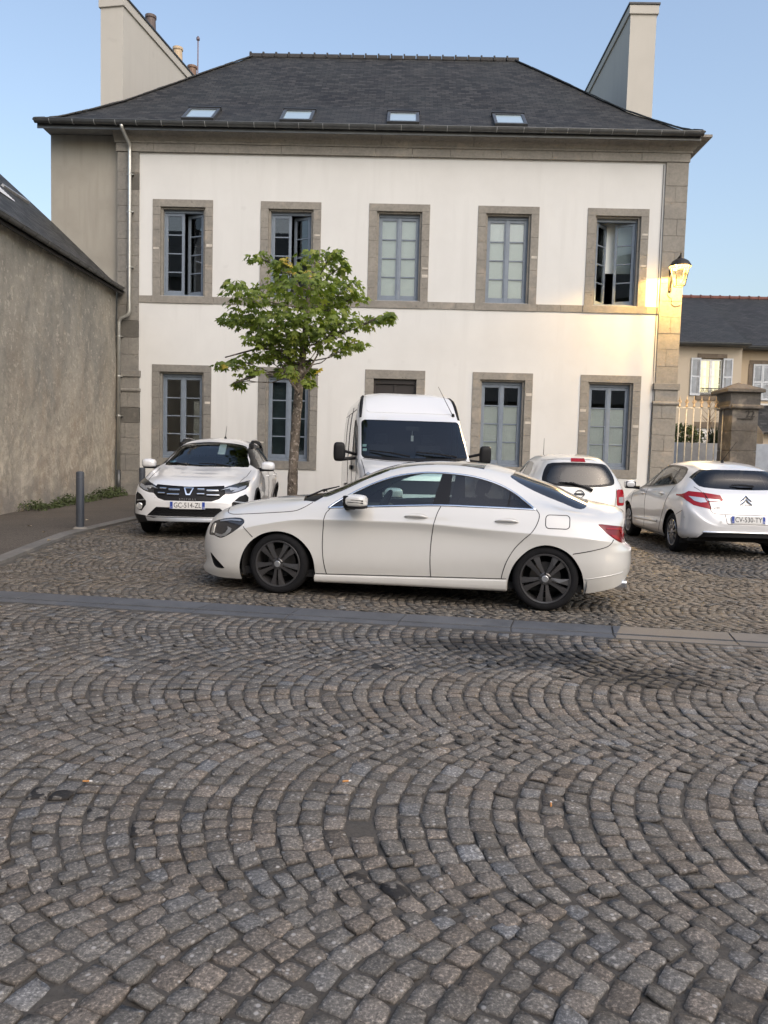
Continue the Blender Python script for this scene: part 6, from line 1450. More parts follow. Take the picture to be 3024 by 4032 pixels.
# ------------------------------------------------------------------ white high-roof van
v = Car((.28, 13.2, gl(.28, 13.2)), 97.5, 'white high roof panel van parked nose out in front of the door', 'van', M_PAINT2)
C = dict(
 zt=[(-.80,.95),(-.76,1.05),(-.6,1.14),(-.3,1.235),(-.08,1.30),(.0,1.335),(.3,1.62),(.72,2.01),(.80,2.06),(1.0,2.28),(1.22,2.47),(1.45,2.52),(2.2,2.54),(4.4,2.53),(4.6,2.50),(4.66,2.3)],
 z5=[(-.80,.93),(-.6,1.08),(-.3,1.19),(-.02,1.27),(.3,1.55),(.72,1.94),(.9,2.12),(1.05,2.27),(1.25,2.39),(1.5,2.43),(4.5,2.43),(4.66,2.2)],
 w5=[(-.80,.85),(-.3,.90),(0,.93),(.72,.905),(1.0,.885),(1.3,.85),(1.6,.84),(4.66,.84)],
 z4=[(-.80,.88),(-.4,1.08),(0,1.24),(.4,1.30),(4.5,1.34),(4.66,1.3)], w4=[(-.80,.94),(-.3,.965),(.4,.995),(4.66,.99)],
 z3=[(-.80,.75),(0,.95),(4.66,.95)], w3=[(-.80,.97),(0,1.0),(4.66,1.0)],
 z2=[(-.80,.60),(4.66,.62)], w2=[(-.8,.99),(0,1.0),(4.66,1.0)],
 z1=[(-.80,.36),(4.66,.42)], w1=[(-.8,.98),(4.66,.985)],
 z0=[(-.80,.28),(4.66,.34)], w0=[(-.8,.93),(4.66,.93)],
 crown=[(-.8,.8),(.7,.85),(1.2,.82),(4.6,.8)])
v.loft(-.80, 4.66, .5, 3.4, .1, 4, C, step=.08, rmin=.9)
wsf = rrect(-.925, .925, 1.30, 1.985, .07); wsf = [(y*(1-(z-1.3)*.065), z+.035*(1-(y/.925)**2)*(1 if z < 1.6 else .4)) for y, z in wsf]
wsf = [(y*(1-.0), z) for y, z in wsf]
o = v.take(v.cut('front', wsf, depth=lambda m: m.x > -.25), 'windscreen', M_WSCREEN, off=-.006)
for sd in (-1, 1):
    v.take(v.cut('side', [(.34,1.40),(.42,1.48),(.80,1.86),(1.00,1.94),(1.16,1.94),(1.16,1.38)], sd), 'front_side_glass', M_PRIV, off=-.008)
    v.take(v.cut('side', [(.20,1.34),(.72,1.86),(.95,1.99),(1.22,1.99),(1.22,1.34)], sd), 'window_surround', M_BLACKP, off=-.004)
for y in (-1, 1):
    hl = [(y*a, b) for a, b in ((.66,.80),(.90,.78),(.93,1.02),(.86,1.08),(.70,.98))]; v.take(v.cut('front', hl), 'headlight', M_CLEAR, off=-.002, thick=.01)
v.take(v.cut('front', rrect(-.58, .58, .74, .96, .05)), 'grille', M_BLACKP, off=-.02, thick=-.02)
v.take(v.cut('front', [(-.97,.26),(.97,.26),(.97,.58),(-.97,.58)]), 'bumper', M_BLACKP, off=.01)
v.arches((0, 3.35), .40, .36); v.body()
for sd in (-1, 1):
    P = [Vector(p) for p in v.line('side', smooth_line([(.86,2.02),(.97,2.17),(1.10,2.32),(1.26,2.43)], 4), sd=sd)]
    P = [v.bvh.find_nearest(Vector((x, sd*y, z)))[0] for x, y, z in ((.80,.895,2.03),(.92,.885,2.16),(1.03,.872,2.28),(1.16,.862,2.39),(1.32,.848,2.475),(1.5,.84,2.50),(2.2,.83,2.52))]
    m = MB(); m.tube(P, [.02, .03, .034, .034, .03, .022, .012], 8); m.build('roof_gutter_strip', M_BLACKP, v.root, smooth=True, world=False)
    L = [v.line('side', [(.10,1.28),(.14,1.0),(.32,.78)], sd=sd), v.line('side', [(1.26,2.0),(1.27,1.2),(1.25,.42)], sd=sd), v.line('side', [(2.45,2.3),(2.45,.42)], sd=sd), v.line('side', [(1.26,2.2),(2.45,2.2)], sd=sd), v.line('side', [(1.35,1.30),(2.4,1.30)], sd=sd), v.line('side', [(2.55,1.30),(4.5,1.30)], sd=sd), v.line('side', [(2.55,2.2),(4.5,2.2)], sd=sd), v.line('side', [(2.55,1.3),(2.55,2.2)], sd=sd), v.line('side', [(3.5,1.3),(3.5,2.2)], sd=sd)]
    v.seam('panel_seam', M_SEAM, L, .006)
    v.patch('side_moulding', M_BLACKP, 'side', [(.45,.60),(.45,.76),(2.9,.78),(2.9,.62)], sd, .02, .06)
    for hx, hz in ((1.12, 1.12), (1.42, 1.12)): h, n_ = v.hit('side', (hx, hz), sd); m = MB(); m.bbox(hx-.09, hx+.09, h.y-.03, h.y+.03, hz-.04, hz+.04, .012); m.build('door_handle', M_BLACKP, v.root, world=False)
    mr = v.ellipsoid_box('door_mirror', M_BLACKP, (.30, sd*1.29, 1.40), .075, .10, .165, 4)
    m = MB(); m.box(.345, .38, sd*1.29-.08, sd*1.29+.08, 1.27, 1.53); m.tube([(.42, sd*.98, 1.30), (.33, sd*1.25, 1.27)], .03, 8); m.tube([(.42, sd*.98, 1.36), (.33, sd*1.22, 1.42)], .025, 8); m.build('mirror_stem', M_BLACKP, mr, world=False)
v.patch('roof_front_panel', v.paint, 'front', rrect(-.78, .78, 2.13, 2.44, .06), off=.006, step=.06)
L = [v.line('front', [(-.90,1.288),(-.5,1.255),(0,1.248),(.5,1.255),(.90,1.288)]), v.line('front', [(.93,1.27),(.90,.98)]), v.line('front', [(-.93,1.27),(-.90,.98)])]; v.seam('bonnet_seam', M_SEAM, L, .006)
v.patch('wiper_cowl', M_BLACKP, 'front', [(-.88,1.30),(-.5,1.27),(0,1.262),(.5,1.27),(.88,1.30),(.88,1.335),(.5,1.315),(0,1.31),(-.5,1.315),(-.88,1.335)], off=.012, step=.05)
v.wiper('front', (.10, 1.33), (.78, 1.42), .013); v.wiper('front', (-.72, 1.34), (-.02, 1.41), .013)
for z in (1.53, 1.455): h, n_ = v.hit('front', (.86, z)); m = MB(); m.box(-.035, .035, -.03, .03, 0, .001, Matrix.Translation(h-n_*.016) @ n_.to_track_quat('Z', 'Y').to_matrix().to_4x4()); m.build('windscreen_sticker', plain('green_white_sticker', (0.45, 0.60, 0.55), .6), v.root, world=False)
v.wheels((0, 3.35), .95, .34, .21, .22, 8, M_STEELRIM, 'cover', .42)
m = MB(); m.box(-.4, 4.5, -.92, .92, .34, .42); m.box(-.7, -.3, -.7, .7, .4, .9); m.box(1.5, 1.55, -.92, .92, .4, 2.2); m.box(1.548, 1.556, -.45, .15, 1.62, 2.0); m.build('underbody', M_UNDER, v.root, world=False)
m = MB(); m.box(1.535, 1.545, -.38, .30, 1.66, 1.98); m.build('bulkhead_window', plain('pale_bulkhead_window', (0.32, 0.36, 0.36), .5), v.root, world=False)
v.inside(.0, 1.5, .93, .70, 1.26, (.02, .50), [(.98, .45, .86, .62), (.98, -.45, .86, .62)], None); v.steering(.62, -.45, 1.30, .2)
m = MB(); m.bbox(.60, .63, -.14, .10, 1.80, 1.88, .012); m.build('rear_view_mirror', M_BLACKP, v.root, world=False); m = MB(); m.tube([(.60, -.02, 1.80), (.60, -.02, 1.72)], .003, 5); m.bbox(.595, .605, -.045, .0, 1.62, 1.72, .002); m.build('hanging_tag', plain('white_tag', (0.6, 0.6, 0.58), .7), v.root, world=False)
h, n_ = v.hit('front', (-.80, 2.10)); m = MB(); m.lathe([(.03, -.01), (.025, .03), (.01, .05)], 10, Matrix.Translation(h)); m.tube([tuple(h), tuple(h+Vector((-.05, .30, .52)))], [.007, .004], 6); m.build('aerial', M_BLACKP, v.root, world=False)
# ------------------------------------------------------------------ white round-tailed hatchback, seen from behind
k = Car((2.93, 15.25, gl(2.93, 15.25)), -91.2, 'small rounded white hatchback seen from behind between the van and the larger hatchback', 'car', M_PAINT)
C = dict(
 zt=[(-.75,.62),(-.6,.80),(-.2,.93),(.2,1.02),(.4,1.10),(.8,1.34),(1.15,1.485),(1.6,1.535),(2.1,1.53),(2.5,1.50),(2.76,1.458),(2.82,1.41),(2.95,1.12),(3.0,1.00),(3.04,.88),(3.07,.70),(3.09,.58)],
 z5=[(-.75,.60),(-.4,.82),(.2,.95),(.45,1.03),(.8,1.26),(1.15,1.40),(1.6,1.455),(2.1,1.445),(2.5,1.40),(2.76,1.33),(2.85,1.24),(2.95,1.04),(3.03,.82),(3.09,.56)],
 w5=[(-.75,.55),(0,.64),(.4,.66),(.8,.60),(1.2,.545),(1.7,.525),(2.3,.515),(2.76,.50),(2.9,.57),(3.09,.66)],
 z4=[(-.75,.57),(-.3,.78),(.3,.90),(1,.95),(2,.99),(2.5,1.02),(2.8,1.0),(2.95,.9),(3.05,.7),(3.09,.54)],
 w4=[(-.75,.72),(0,.77),(1,.785),(2,.77),(2.5,.755),(2.8,.76),(3.09,.76)],
 z3=[(-.75,.52),(0,.68),(1.2,.70),(2.4,.75),(2.9,.70),(3.09,.52)], w3=[(-.75,.79),(0,.83),(1.2,.82),(2.4,.84),(2.8,.83),(3.09,.82)],
 z2=[(-.75,.40),(3.09,.46)], w2=[(-.75,.81),(1,.815),(2.45,.84),(3.09,.83)], z1=[(-.75,.27),(2.4,.28),(3.09,.36)], w1=[(-.75,.80),(2.45,.82),(3.09,.82)],
 z0=[(-.75,.22),(2.4,.21),(3.09,.28)], w0=[(-.75,.75),(3.09,.76)], crown=[(-.75,.72),(1,.62),(2.7,.66),(3.09,.7)])
k.loft(-.75, 3.09, .55, 2.6, .62, 3.0, C, step=.06, lean=lambda x, z, y: .03*math.exp(-((z-.5)/.12)**2)*min(1, max(0, (x-2.7)/.3)))
rwp = smooth_poly([(-.40,1.375),(0,1.388),(.40,1.375),(.495,1.32),(.555,1.20),(.575,1.09),(.52,1.035),(.30,1.005),(0,.995),(-.30,1.005),(-.52,1.035),(-.575,1.09),(-.555,1.20),(-.495,1.32)], 2)
inn = [(y*.88, 1.19+(z-1.19)*.80) for y, z in rwp]
k.take(k.cut('rear', inn, nmin=.02, depth=lambda m: m.x > 2.6), 'rear_window', glass_mat('rear_glass', (0.34, 0.38, 0.38)), off=-.006); k.take(k.cut('rear', rwp, nmin=.02, depth=lambda m: m.x > 2.6), 'window_border', M_PILLAR, off=-.003)
for sd in (-1, 1):
    tl = [(sd*y, z) for y, z in rrect(.60, .745, .72, .975, .035)]
    o = k.take(k.cut('rear', tl[::sd], nmin=-.1, depth=lambda m: m.x > 2.5), 'tail_light', M_RED, off=.006, thick=.02)
    if o: k.patch('clear_segment', M_CLEAR, 'rear', [(sd*y, z) for y, z in rrect(.635, .725, .765, .855, .012)], off=.012, parent=o, step=.03)
    fw_ = [(.72,.985),(.92,1.15),(1.15,1.30),(1.35,1.37),(1.42,1.38),(1.42,.995)]; rw_ = [(1.52,1.0),(1.52,1.385),(1.85,1.385),(2.10,1.345),(2.28,1.22),(2.32,1.06),(2.2,1.03)]
    k.take(k.cut('side', fw_, sd), 'front_side_glass', M_CARGLASS, off=-.005); k.take(k.cut('side', rw_, sd), 'rear_side_glass', M_CARGLASS, off=-.005)
k.arches((0, 2.45), .345, .31); k.body()
for sd in (-1, 1):
    L = [k.line('side', smooth_line([(2.30,1.02),(2.30,.85),(2.2,.7),(2.08,.45),(2.05,.3)], 4), sd=sd), k.line('side', [(1.47,1.0),(1.46,.3)], sd=sd), k.line('side', smooth_line([(.55,.95),(.5,.7),(.52,.3)], 4), sd=sd)]; k.seam('panel_seam', M_SEAM, L, .004)
L = [k.line('rear', smooth_line([(-.60,.98),(-.575,.75),(-.54,.62),(-.3,.60),(0,.598),(.3,.60),(.54,.62),(.575,.75),(.60,.98)], 4)), k.line('rear', smooth_line([(-.52,1.41),(-.3,1.435),(0,1.44),(.3,1.435),(.52,1.41)], 3))]; k.seam('tailgate_seam', M_SEAM, L, .004)
o = k.patch('brake_light', M_RED, 'rear', [(-.115,1.398),(.115,1.398),(.105,1.452),(-.105,1.452)], off=.008)
h, n_ = k.hit('rear', (0, .89)); T = Matrix.Translation(h+n_*.002) @ Matrix.Rotation(rad(90), 4, 'Y'); m = MB(); m.tube([tuple(T @ Vector((.060*math.cos(a), .068*math.sin(a), .006))) for a in np.linspace(0, 2*math.pi, 29)], .008, 6); m.box(-.016, .016, -.082, .082, -.002, .012, T); o = m.build('badge', M_CHROME, k.root, world=False, smooth=False)
text_mesh('NISSAN', .024, 'badge_lettering', M_INK, o, Matrix.Translation(h+Vector((.015, 0, 0))) @ Matrix(((0, 0, 1, 0), (1, 0, 0, 0), (0, 1, 0, 0), (0, 0, 0, 1))), .001, world=False)
m = MB(); P = [k.hit('rear', p) for p in ((-.33,1.055),(-.1,1.045),(.10,.985),(.20,.945))]; m.tube([tuple(h+n_*.03) for h, n_ in P], [.008, .016, .018, .028], 8); m.build('wiper', M_BLACKP, k.root, smooth=True, world=False)
k.mirror((.74, .93, 1.00), .08, .09, .065, k.paint); k.wheels((0, 2.45), .80, .295, .19, .18, 8, M_STEELRIM, 'cover', .36); k.aerial(1.15, -.28, .02, .34)
m = MB(); m.box(-.4, 2.9, -.74, .74, .24, .32); m.box(-.6, .4, -.45, .45, .3, .75); m.build('underbody', M_UNDER, k.root, world=False)
k.inside(.4, 2.75, .70, .42, .92, (.45, .85), [(1.35, -.34, .52, .56), (1.35, .34, .52, .56), (2.1, -.34, .56, .46), (2.1, .34, .56, .46)], -.34)
# ------------------------------------------------------------------ white hatchback at the right edge, seen from behind
q = Car((5.38, 15.1, gl(5.38, 15.1)), -91.5, 'white five door hatchback with chevron badge parked in front of the gate pillar', 'car', M_PAINT2)
C = dict(
 zt=[(-.88,.60),(-.7,.78),(-.3,.88),(.1,.96),(.3,1.02),(.7,1.22),(1.1,1.40),(1.45,1.475),(1.9,1.49),(2.3,1.465),(2.7,1.41),(2.92,1.36),(2.98,1.32),(3.12,1.10),(3.20,1.03),(3.27,.97),(3.31,.85),(3.35,.72),(3.41,.62),(3.44,.52)],
 z5=[(-.88,.58),(-.4,.78),(.1,.89),(.4,.98),(.7,1.13),(1.1,1.31),(1.45,1.39),(1.9,1.405),(2.3,1.375),(2.7,1.31),(2.92,1.24),(3.05,1.10),(3.2,.96),(3.3,.80),(3.38,.64),(3.44,.50)],
 w5=[(-.88,.62),(0,.68),(.4,.69),(.8,.63),(1.2,.585),(1.7,.575),(2.3,.575),(2.92,.60),(3.1,.66),(3.44,.74)],
 z4=[(-.88,.55),(-.3,.76),(.3,.90),(1,.955),(2,1.0),(2.6,1.04),(2.95,1.0),(3.15,.88),(3.35,.62),(3.44,.48)],
 w4=[(-.88,.78),(0,.83),(1,.845),(2,.835),(2.6,.825),(3.0,.83),(3.44,.83)],
 z3=[(-.88,.50),(0,.72),(1.2,.78),(2.4,.86),(3.0,.82),(3.3,.68),(3.44,.46)], w3=[(-.88,.85),(0,.885),(1.2,.875),(2.4,.89),(3.0,.885),(3.44,.88)],
 z2=[(-.88,.42),(1.2,.46),(2.6,.56),(3.1,.56),(3.44,.44)], w2=[(-.88,.87),(0,.885),(1,.87),(2.6,.895),(3.44,.885)], z1=[(-.88,.27),(2.4,.28),(3.1,.32),(3.44,.38)], w1=[(-.88,.86),(1,.875),(2.6,.885),(3.44,.87)],
 z0=[(-.88,.22),(2.4,.20),(3.1,.27),(3.44,.33)], w0=[(-.88,.8),(3.44,.82)], crown=[(-.88,.74),(1,.66),(2.9,.72),(3.44,.7)])
q.loft(-.88, 3.44, .55, 2.8, .62, 3.6, C, step=.06)
rwp = smooth_poly([(-.55,1.335),(0,1.345),(.55,1.335),(.665,1.315),(.685,1.21),(.655,1.11),(.57,1.065),(.25,1.045),(0,1.042),(-.25,1.045),(-.57,1.065),(-.655,1.11),(-.685,1.21),(-.665,1.315)], 2)
q.take(q.cut('rear', rwp, nmin=.02, depth=lambda m: m.x > 2.75), 'rear_window', M_PRIV, off=-.004)
for sd in (-1, 1):
    mir = lambda P: [(-sd*y*-1 if False else sd*abs(y), z) for y, z in P][::sd]
    tl = mir([(.882,.930),(.78,1.0),(.61,.988),(.377,.955),(.338,.885),(.36,.868),(.54,.853),(.528,.742),(.68,.775),(.76,.795),(.83,.853)])
    o = q.take(q.cut('rear', tl, nmin=-.2, depth=lambda m: m.x > 2.75), 'tail_light', M_RED, off=.004, thick=.012)
    if o:
        q.patch('clear_segment', M_CLEAR, 'rear', mir([(.80,.925),(.60,.905),(.575,.845),(.66,.835),(.74,.858)]), off=.008, parent=o, step=.03); q.patch('clear_segment', M_CLEAR, 'rear', mir([(.585,.90),(.39,.885),(.38,.872),(.565,.866)]), off=.008, parent=o, step=.03)
        q.seam('lens_split', M_SEAM, [q.line('rear', [(sd*.60, .99), (sd*.545, .85), (sd*.525, .742)], off=.008)], .004, o)
    fw_ = [(.30,.995),(.50,1.10),(.80,1.24),(1.1,1.345),(1.18,1.355),(1.10,1.03)]; sm_ = []
    rw_ = [(1.20,1.035),(1.27,1.36),(1.6,1.375),(2.0,1.37),(2.13,1.355),(2.15,1.075)]; qw_ = [(2.20,1.08),(2.18,1.35),(2.40,1.325),(2.52,1.26),(2.56,1.17),(2.50,1.10)]
    for nm, P, mt_ in (('front_side_glass', fw_, M_CARGLASS), ('rear_side_glass', rw_, M_CARGLASS), ('quarter_glass', qw_, M_PRIV)): q.take(q.cut('side', P, sd), nm, mt_, off=-.005)
    q.take(q.cut('side', smooth_poly([(.08,.965),(.40,1.085),(.80,1.27),(1.12,1.375),(1.6,1.40),(2.1,1.39),(2.45,1.34),(2.60,1.21),(2.56,1.10),(2.2,1.05),(1.2,1.00)], 2), sd, nmin=.02), 'window_pillar', M_PILLAR, off=-.002, split=True)
q.take(q.cut('rear', [(-.88,.20),(.88,.20),(.70,.30),(.64,.385),(.3,.395),(-.3,.395),(-.64,.385),(-.70,.30)]), 'bumper_diffuser', M_BLACKP, off=-.01, thick=-.01)
q.arches((0, 2.608), .365, .325); q.body()
q.strip('bumper_chrome', M_CHROME, 'rear', [(-.64,.395),(-.3,.402),(0,.404),(.3,.402),(.64,.395)], .028, h=.012)
L = [q.line('rear', smooth_line([(-.70,1.07),(-.62,.99),(-.55,.85),(-.535,.74),(-.50,.69),(-.40,.672),(0,.668),(.40,.672),(.50,.69),(.535,.74),(.55,.85),(.62,.99),(.70,1.07)], 4)), q.line('rear', [(-.33,.672),(-.31,.545),(-.29,.53),(.29,.53),(.31,.545),(.33,.672)])]; q.seam('tailgate_seam', M_SEAM, L, .0045)
for sd in (-1, 1):
    L = [q.line('side', smooth_line([(1.15,1.0),(1.10,.8),(1.09,.55),(1.13,.28)], 4), sd=sd), q.line('side', smooth_line([(2.50,1.06),(2.42,.92),(2.28,.74),(2.12,.52),(2.02,.29)], 4), sd=sd), q.line('side', smooth_line([(.30,.93),(.25,.7),(.30,.28)], 4), sd=sd), q.line('side', [(.45,.245),(2.1,.245)], sd=sd), q.line('side', [(2.86,.62),(3.1,.70)], sd=sd)]; q.seam('panel_seam', M_SEAM, L, .0042)
    q.strip('window_chrome', M_SILVER, 'side', [(.12,.955),(1.2,.985),(2.5,1.07)], .014, sd); q.strip('door_moulding', q.paint, 'side', [(.5,.40),(1.9,.44)], .05, sd, .012)
    for hx, z in ((.93, .872), (2.05, .915)): h, n_ = q.hit('side', (hx, z), sd); m = MB(); m.tube([tuple(h+Vector((-.10, 0, 0))-n_*.005), tuple(h+Vector((-.06, 0, 0))+n_*.03), tuple(h+Vector((.07, 0, .004))+n_*.03), tuple(h+Vector((.11, 0, .002))-n_*.005)], .015, 8); m.build('door_handle', q.paint, q.root, smooth=True, world=False); q.patch('handle_recess', plain('recess_shade', (0.40, 0.40, 0.39), .5), 'side', rrect(hx-.06, hx+.06, z-.035, z+.03, .025), sd, .001, .03)
m = MB()
for dz in (0, -.052):
    P = [(-.085, .865+dz), (-.03, .905+dz), (0, .94+dz), (.03, .905+dz), (.085, .865+dz)]; P = [(y, z+.012) for y, z in P]; m.tube([tuple(q.hit('rear', p)[0]+Vector((.012, 0, 0))) for p in P], [.008, .015, .018, .015, .008], 6)
o = m.build('chevron_badge', M_CHROME, q.root, world=False)
def rear_text(car, s_, size, p, mat, name, sp=1.0):
    h, n_ = car.hit('rear', p); T = Matrix.Translation(h+n_*.003) @ Matrix(((0, 0, 1, 0), (1, 0, 0, 0), (0, 1, 0, 0), (0, 0, 0, 1))); return text_mesh(s_, size, name, mat, car.root, T, .003, world=False, spacing=sp)
rear_text(q, 'CITROËN', .030, (0, .815), M_SILVER, 'maker_lettering', 1.5)
rear_text(q, 'e-HDi', .040, (-.44, .762), M_SILVER, 'engine_lettering')
q.plate('CV-530-TY', tuple(q.hit('rear', (0, .60))[0]+Vector((.022, 0, 0))), 0, rad(-6), .505, .11, '29', None, 1)
q.wiper('rear', (.16, 1.085), (-.18, 1.10), .012); q.mirror((.52, 1.0, 1.02), .085, .11, .075, q.paint); q.aerial(2.35, -.02, .18, .34, .14)
q.wheels((0, 2.608), .862, .316, .215, .205, 11, M_STEELRIM, 'cover', .38)
m = MB(); m.box(-.4, 3.2, -.8, .8, .24, .32); m.box(-.6, .4, -.45, .45, .3, .75); m.build('underbody', M_UNDER, q.root, world=False)
q.inside(.4, 3.0, .76, .42, .96, (.40, .85), [(1.35, -.36, .52, .56), (1.35, .36, .52, .56), (2.15, -.36, .56, .46), (2.15, .36, .56, .46)], -.36)
for (x, z) in ((-.86,.60),(-.40,.555)): h, n_ = q.hit('rear', (x, z)); m = MB(); m.lathe([(.018, 0), (.018, .003), (0, .003)], 12, Matrix.Translation(h) @ n_.to_track_quat('Z', 'Y').to_matrix().to_4x4()); m.build('parking_sensor', plain('sensor_white', (0.5, 0.5, 0.48), .4), q.root, world=False)
# ------------------------------------------------------------------ young maple between the crossover and the van
def at(u, vv, Y):
    d = R_*((u-829.5)/1662.3)-U_*((vv-1106)/1662.3)+fw; return Vector((0, 0, H))+d*(Y/d.y)
TY = 15.0
tree = empty('maple_tree', at(631, 1098, TY), 'young maple tree with green lobed leaves in front of the cream facade', 'tree')
tree.location.z = gl(-2.2, TY); MW[tree.name] = Matrix.Translation(tree.location)
t = NT('maple_bark'); vv_ = t.co('Object', (1, 1, .5))
c_ = t.mix(t.noise(vv_, 9, 5, .65, .4, .65), (0.085, 0.070, 0.055), (0.20, 0.165, 0.13)); c_ = t.mix(t.noise(t.co('Object'), 16, 4, .6, .56, .64), c_, (0.33, 0.29, 0.25)); c_ = t.mix(t.noise(t.co('Object'), 7, 3, .5, .62, .68), c_, (0.02, 0.016, 0.013))
t.p(Base_Color=c_, Roughness=.95); t.bump(t.noise(vv_, 24, 5, .7), .9, .02); M_BARK = t.m
TR = [(630, 1110, .115), (631, 1068, .108), (633, 1010, .100), (637, 960, .096), (641, 900, .092), (644, 850, .090), (649, 810, .078), (655, 760, .066), (660, 710, .056), (664, 665, .045), (668, 620, .032), (672, 580, .018)]
rnd = random.Random(6)
m = MB(); P = []; r_ = []
for i, (u, y, r) in enumerate(TR):
    p = at(u, y, TY)+Vector((0, rnd.uniform(-.03, .03), 0)); P.append(p); r_.append(r*.93)
P[0].z = gl(-2.2, TY)-.05
Pd = []; rd = []
for i in range(len(P)-1):
    for k_ in range(5): f = k_/5; Pd.append(P[i].lerp(P[i+1], f)+Vector((rnd.uniform(-.006, .006), rnd.uniform(-.006, .006), 0))); rd.append((r_[i]*(1-f)+r_[i+1]*f)*rnd.uniform(.94, 1.07))
m.tube(Pd, rd, 14); m.build('trunk', M_BARK, tree, smooth=True)
CL = [(560,557,28,13),(612,572,26,13),(680,560,44,20),(722,552,26,16),(736,578,22,16),(640,592,58,20),(655,622,68,28),(528,640,46,30),(502,615,22,11),(600,652,58,30),(700,642,66,28),(750,622,38,22),(772,642,28,18),(660,690,72,32),(528,688,48,22),(494,690,18,14),(742,692,48,22),(788,698,30,14),(824,690,30,13),(842,684,14,9),(590,722,50,22),(700,736,56,22),(770,742,28,13),(560,770,46,13),(486,788,30,8),(520,782,28,10),(640,772,38,18),(662,800,22,18),(540,803,38,11),(518,830,16,11),(742,757,28,13),(612,800,24,18),(575,620,30,20),(600,762,52,20),(560,735,40,18),(640,722,50,22),(700,708,50,20),(600,690,50,22),(625,805,30,14),(545,700,40,20),(690,600,40,18),(716,665,40,20),(630,745,40,16),(668,828,14,8)]
LF = [(90,1.0),(74,.62),(68,.42),(52,.72),(36,.95),(22,.58),(8,.50),(-8,.66),(-22,.56),(-45,.42),(-90,.22),(-135,.42),(-158,.56),(-172,.66),(172,.50),(158,.58),(144,.95),(128,.72),(112,.42),(106,.62)]
LP = [(r*math.cos(rad(a)), r*math.sin(rad(a))) for a, r in LF]
crown = MB(); yel = MB(); br = MB(); tw = MB()
def leaf_at(mb, c, out, s_):
    # petiole end at c; blade droops outward
    tip = (out+Vector((rnd.gauss(0, .35), rnd.gauss(0, .35), -rnd.uniform(.15, 1.0)))).normalized()
    nrm = Vector((rnd.gauss(0, .35)+out.x*.5, rnd.gauss(0, .35)+out.y*.5, 1)); nrm = (nrm-tip*nrm.dot(tip)).normalized(); sx = tip.cross(nrm)
    b = len(mb.v); mb.v.append(tuple(c+tip*.2*s_+nrm*.05*s_))
    for x, y in LP:
        mb.v.append(tuple(c+sx*x*s_+tip*(y+.22)*s_-nrm*(abs(x)*.22+.10*y*y)*s_))
    n = len(LP)
    for i in range(n): mb.f.append([b, b+1+i, b+1+(i+1) % n])
cen = []
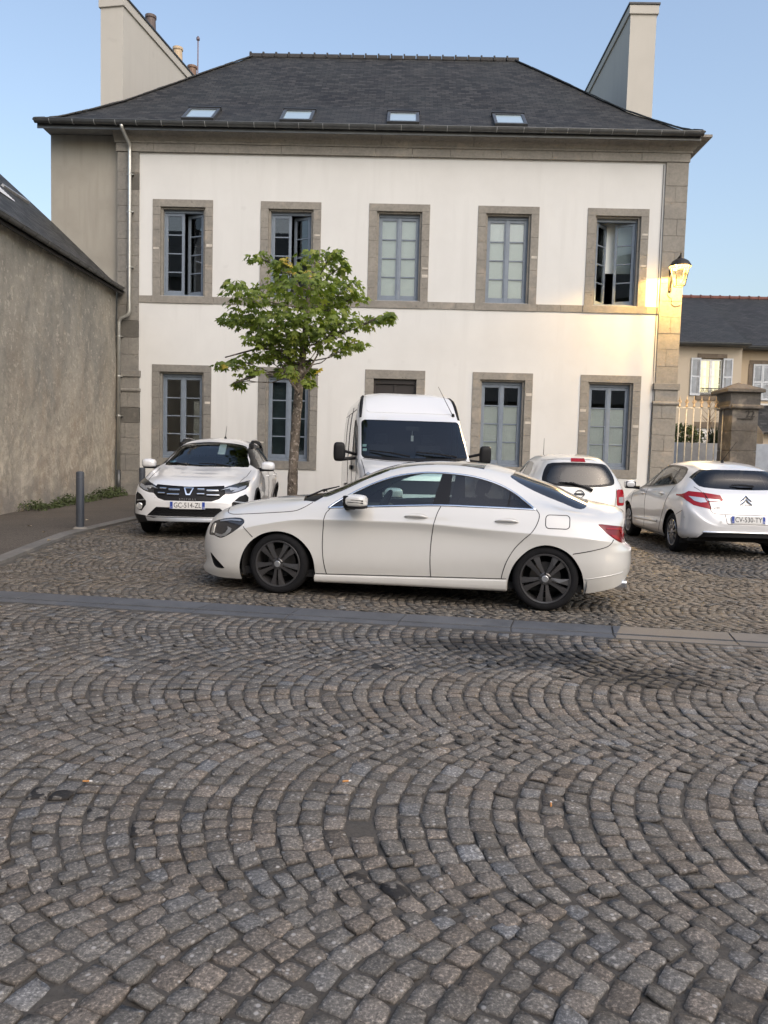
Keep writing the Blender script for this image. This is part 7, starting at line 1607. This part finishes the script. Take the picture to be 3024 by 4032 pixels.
for (u, y, ru, rv) in CL:
    dy = rnd.uniform(-1.15, 1.05)*(1-abs(u-655)/330.); c = at(u, y, TY+dy); k_ = (TY+dy)/1662.3; rx, rz = ru*k_, rv*k_; cen.append((c, rx, rz))
    n = int(max(16, rx*rz*730))+12
    for _ in range(n):
        a = rnd.uniform(0, 6.283); d = math.sqrt(rnd.random()); o_ = Vector((math.cos(a)*d, math.sin(a)*d, 0))
        hz_ = rz*1.25*(math.sqrt(max(0, 1-d*d))*rnd.uniform(-.8, 1)); p = c+Vector((o_.x*rx, o_.y*rx*.85, hz_))
        leaf_at(crown, p, Vector((o_.x, o_.y, -.2)), rnd.uniform(.070, .118))
    # branch from the trunk
    tz = c.z-rx*.55-.25; best = min(range(len(Pd)), key=lambda i: abs(Pd[i].z-max(tz, 3.05-.0))+ (0 if Pd[i].z > 2.55 else 9))
    s0 = Pd[best]; mid = s0.lerp(c, .5)+Vector((rnd.uniform(-.06, .06), rnd.uniform(-.06, .06), -.10)); pts = [s0, s0.lerp(mid, .5)+Vector((rnd.uniform(-.03, .03), 0, -.02)), mid, mid.lerp(c, .5)+Vector((rnd.uniform(-.04, .04), 0, .03)), c]
    L = (c-s0).length; br.tube(pts, [min(rd[best]*.5, .012+.006*L), .010+.004*L, .010, .007, .004], 6)
    for _ in range(4):
        e = c+Vector((rnd.uniform(-1, 1)*rx*.9, rnd.uniform(-1, 1)*rx*.7, rnd.uniform(-.3, .6)*rz)); q0 = pts[3]; br.tube([q0, q0.lerp(e, .5)+Vector((0, 0, .03)), e], [.007, .005, .003], 5)
# two bare-ended limbs seen low in the crown
for pts in ([(644, 848), (622, 815), (604, 780), (585, 770)], [(648, 820), (672, 790), (690, 760)], [(640, 762), (560, 752), (486, 772)], [(552, 812), (520, 822), (505, 828)]):
    br.tube([at(u, y, TY-.2) for u, y in pts], [.03, .02, .012, .006][:len(pts)], 6)
br.build('branches', M_BARK, tree, smooth=True)
def leaf_mat(name, cols):
    t = NT(name); r = t.n('NewGeometry').outputs[8]; v_ = t.co('Object')
    c = t.mix(t.n('MapRange', Value=r, i1=.0, i2=.75).outputs[0], cols[0], cols[1]); c = t.mix(t.n('MapRange', Value=r, i1=.88, i2=1.0).outputs[0], c, cols[2])
    t.p(Base_Color=c, Roughness=.48, Specular_IOR_Level=.4); tr = t.n('BsdfTranslucent', Color=t.mix(1.0, c, (1.3, 1.5, .6), 'MULTIPLY')); mx = t.n('MixShader', i0=.38, i1=t.b, i2=tr); t.t.links.new(mx.outputs[0], t.out.inputs[0]); return t.m
crown.build('crown', leaf_mat('maple_leaf', ((0.100, 0.142, 0.026), (0.200, 0.250, 0.046), (0.28, 0.30, 0.06))), tree)
for (u, y, n) in ((618, 562, 9), (622, 572, 5), (664, 588, 7), (632, 582, 3), (690, 800, 3), (486, 792, 3), (700, 640, 2), (598, 700, 2)):
    for _ in range(n): p = at(u+rnd.uniform(-8, 8), y+rnd.uniform(-7, 7), TY-rnd.uniform(.2, .7)); leaf_at(yel, p, Vector((rnd.uniform(-1, 1), -1, -.4)), rnd.uniform(.06, .09))
yel.build('yellow_leaves', leaf_mat('yellow_maple_leaf', ((0.42, 0.32, 0.06), (0.48, 0.36, 0.06), (0.50, 0.20, 0.07))), tree)
m = MB(); m.lathe([(.55, -.02), (.55, .004), (.0, .006)], 24, Matrix.Translation(tree.location)); tag(m.build('tree_pit', plain('bare_soil', (0.055, 0.045, 0.035), .95)), kind='structure')
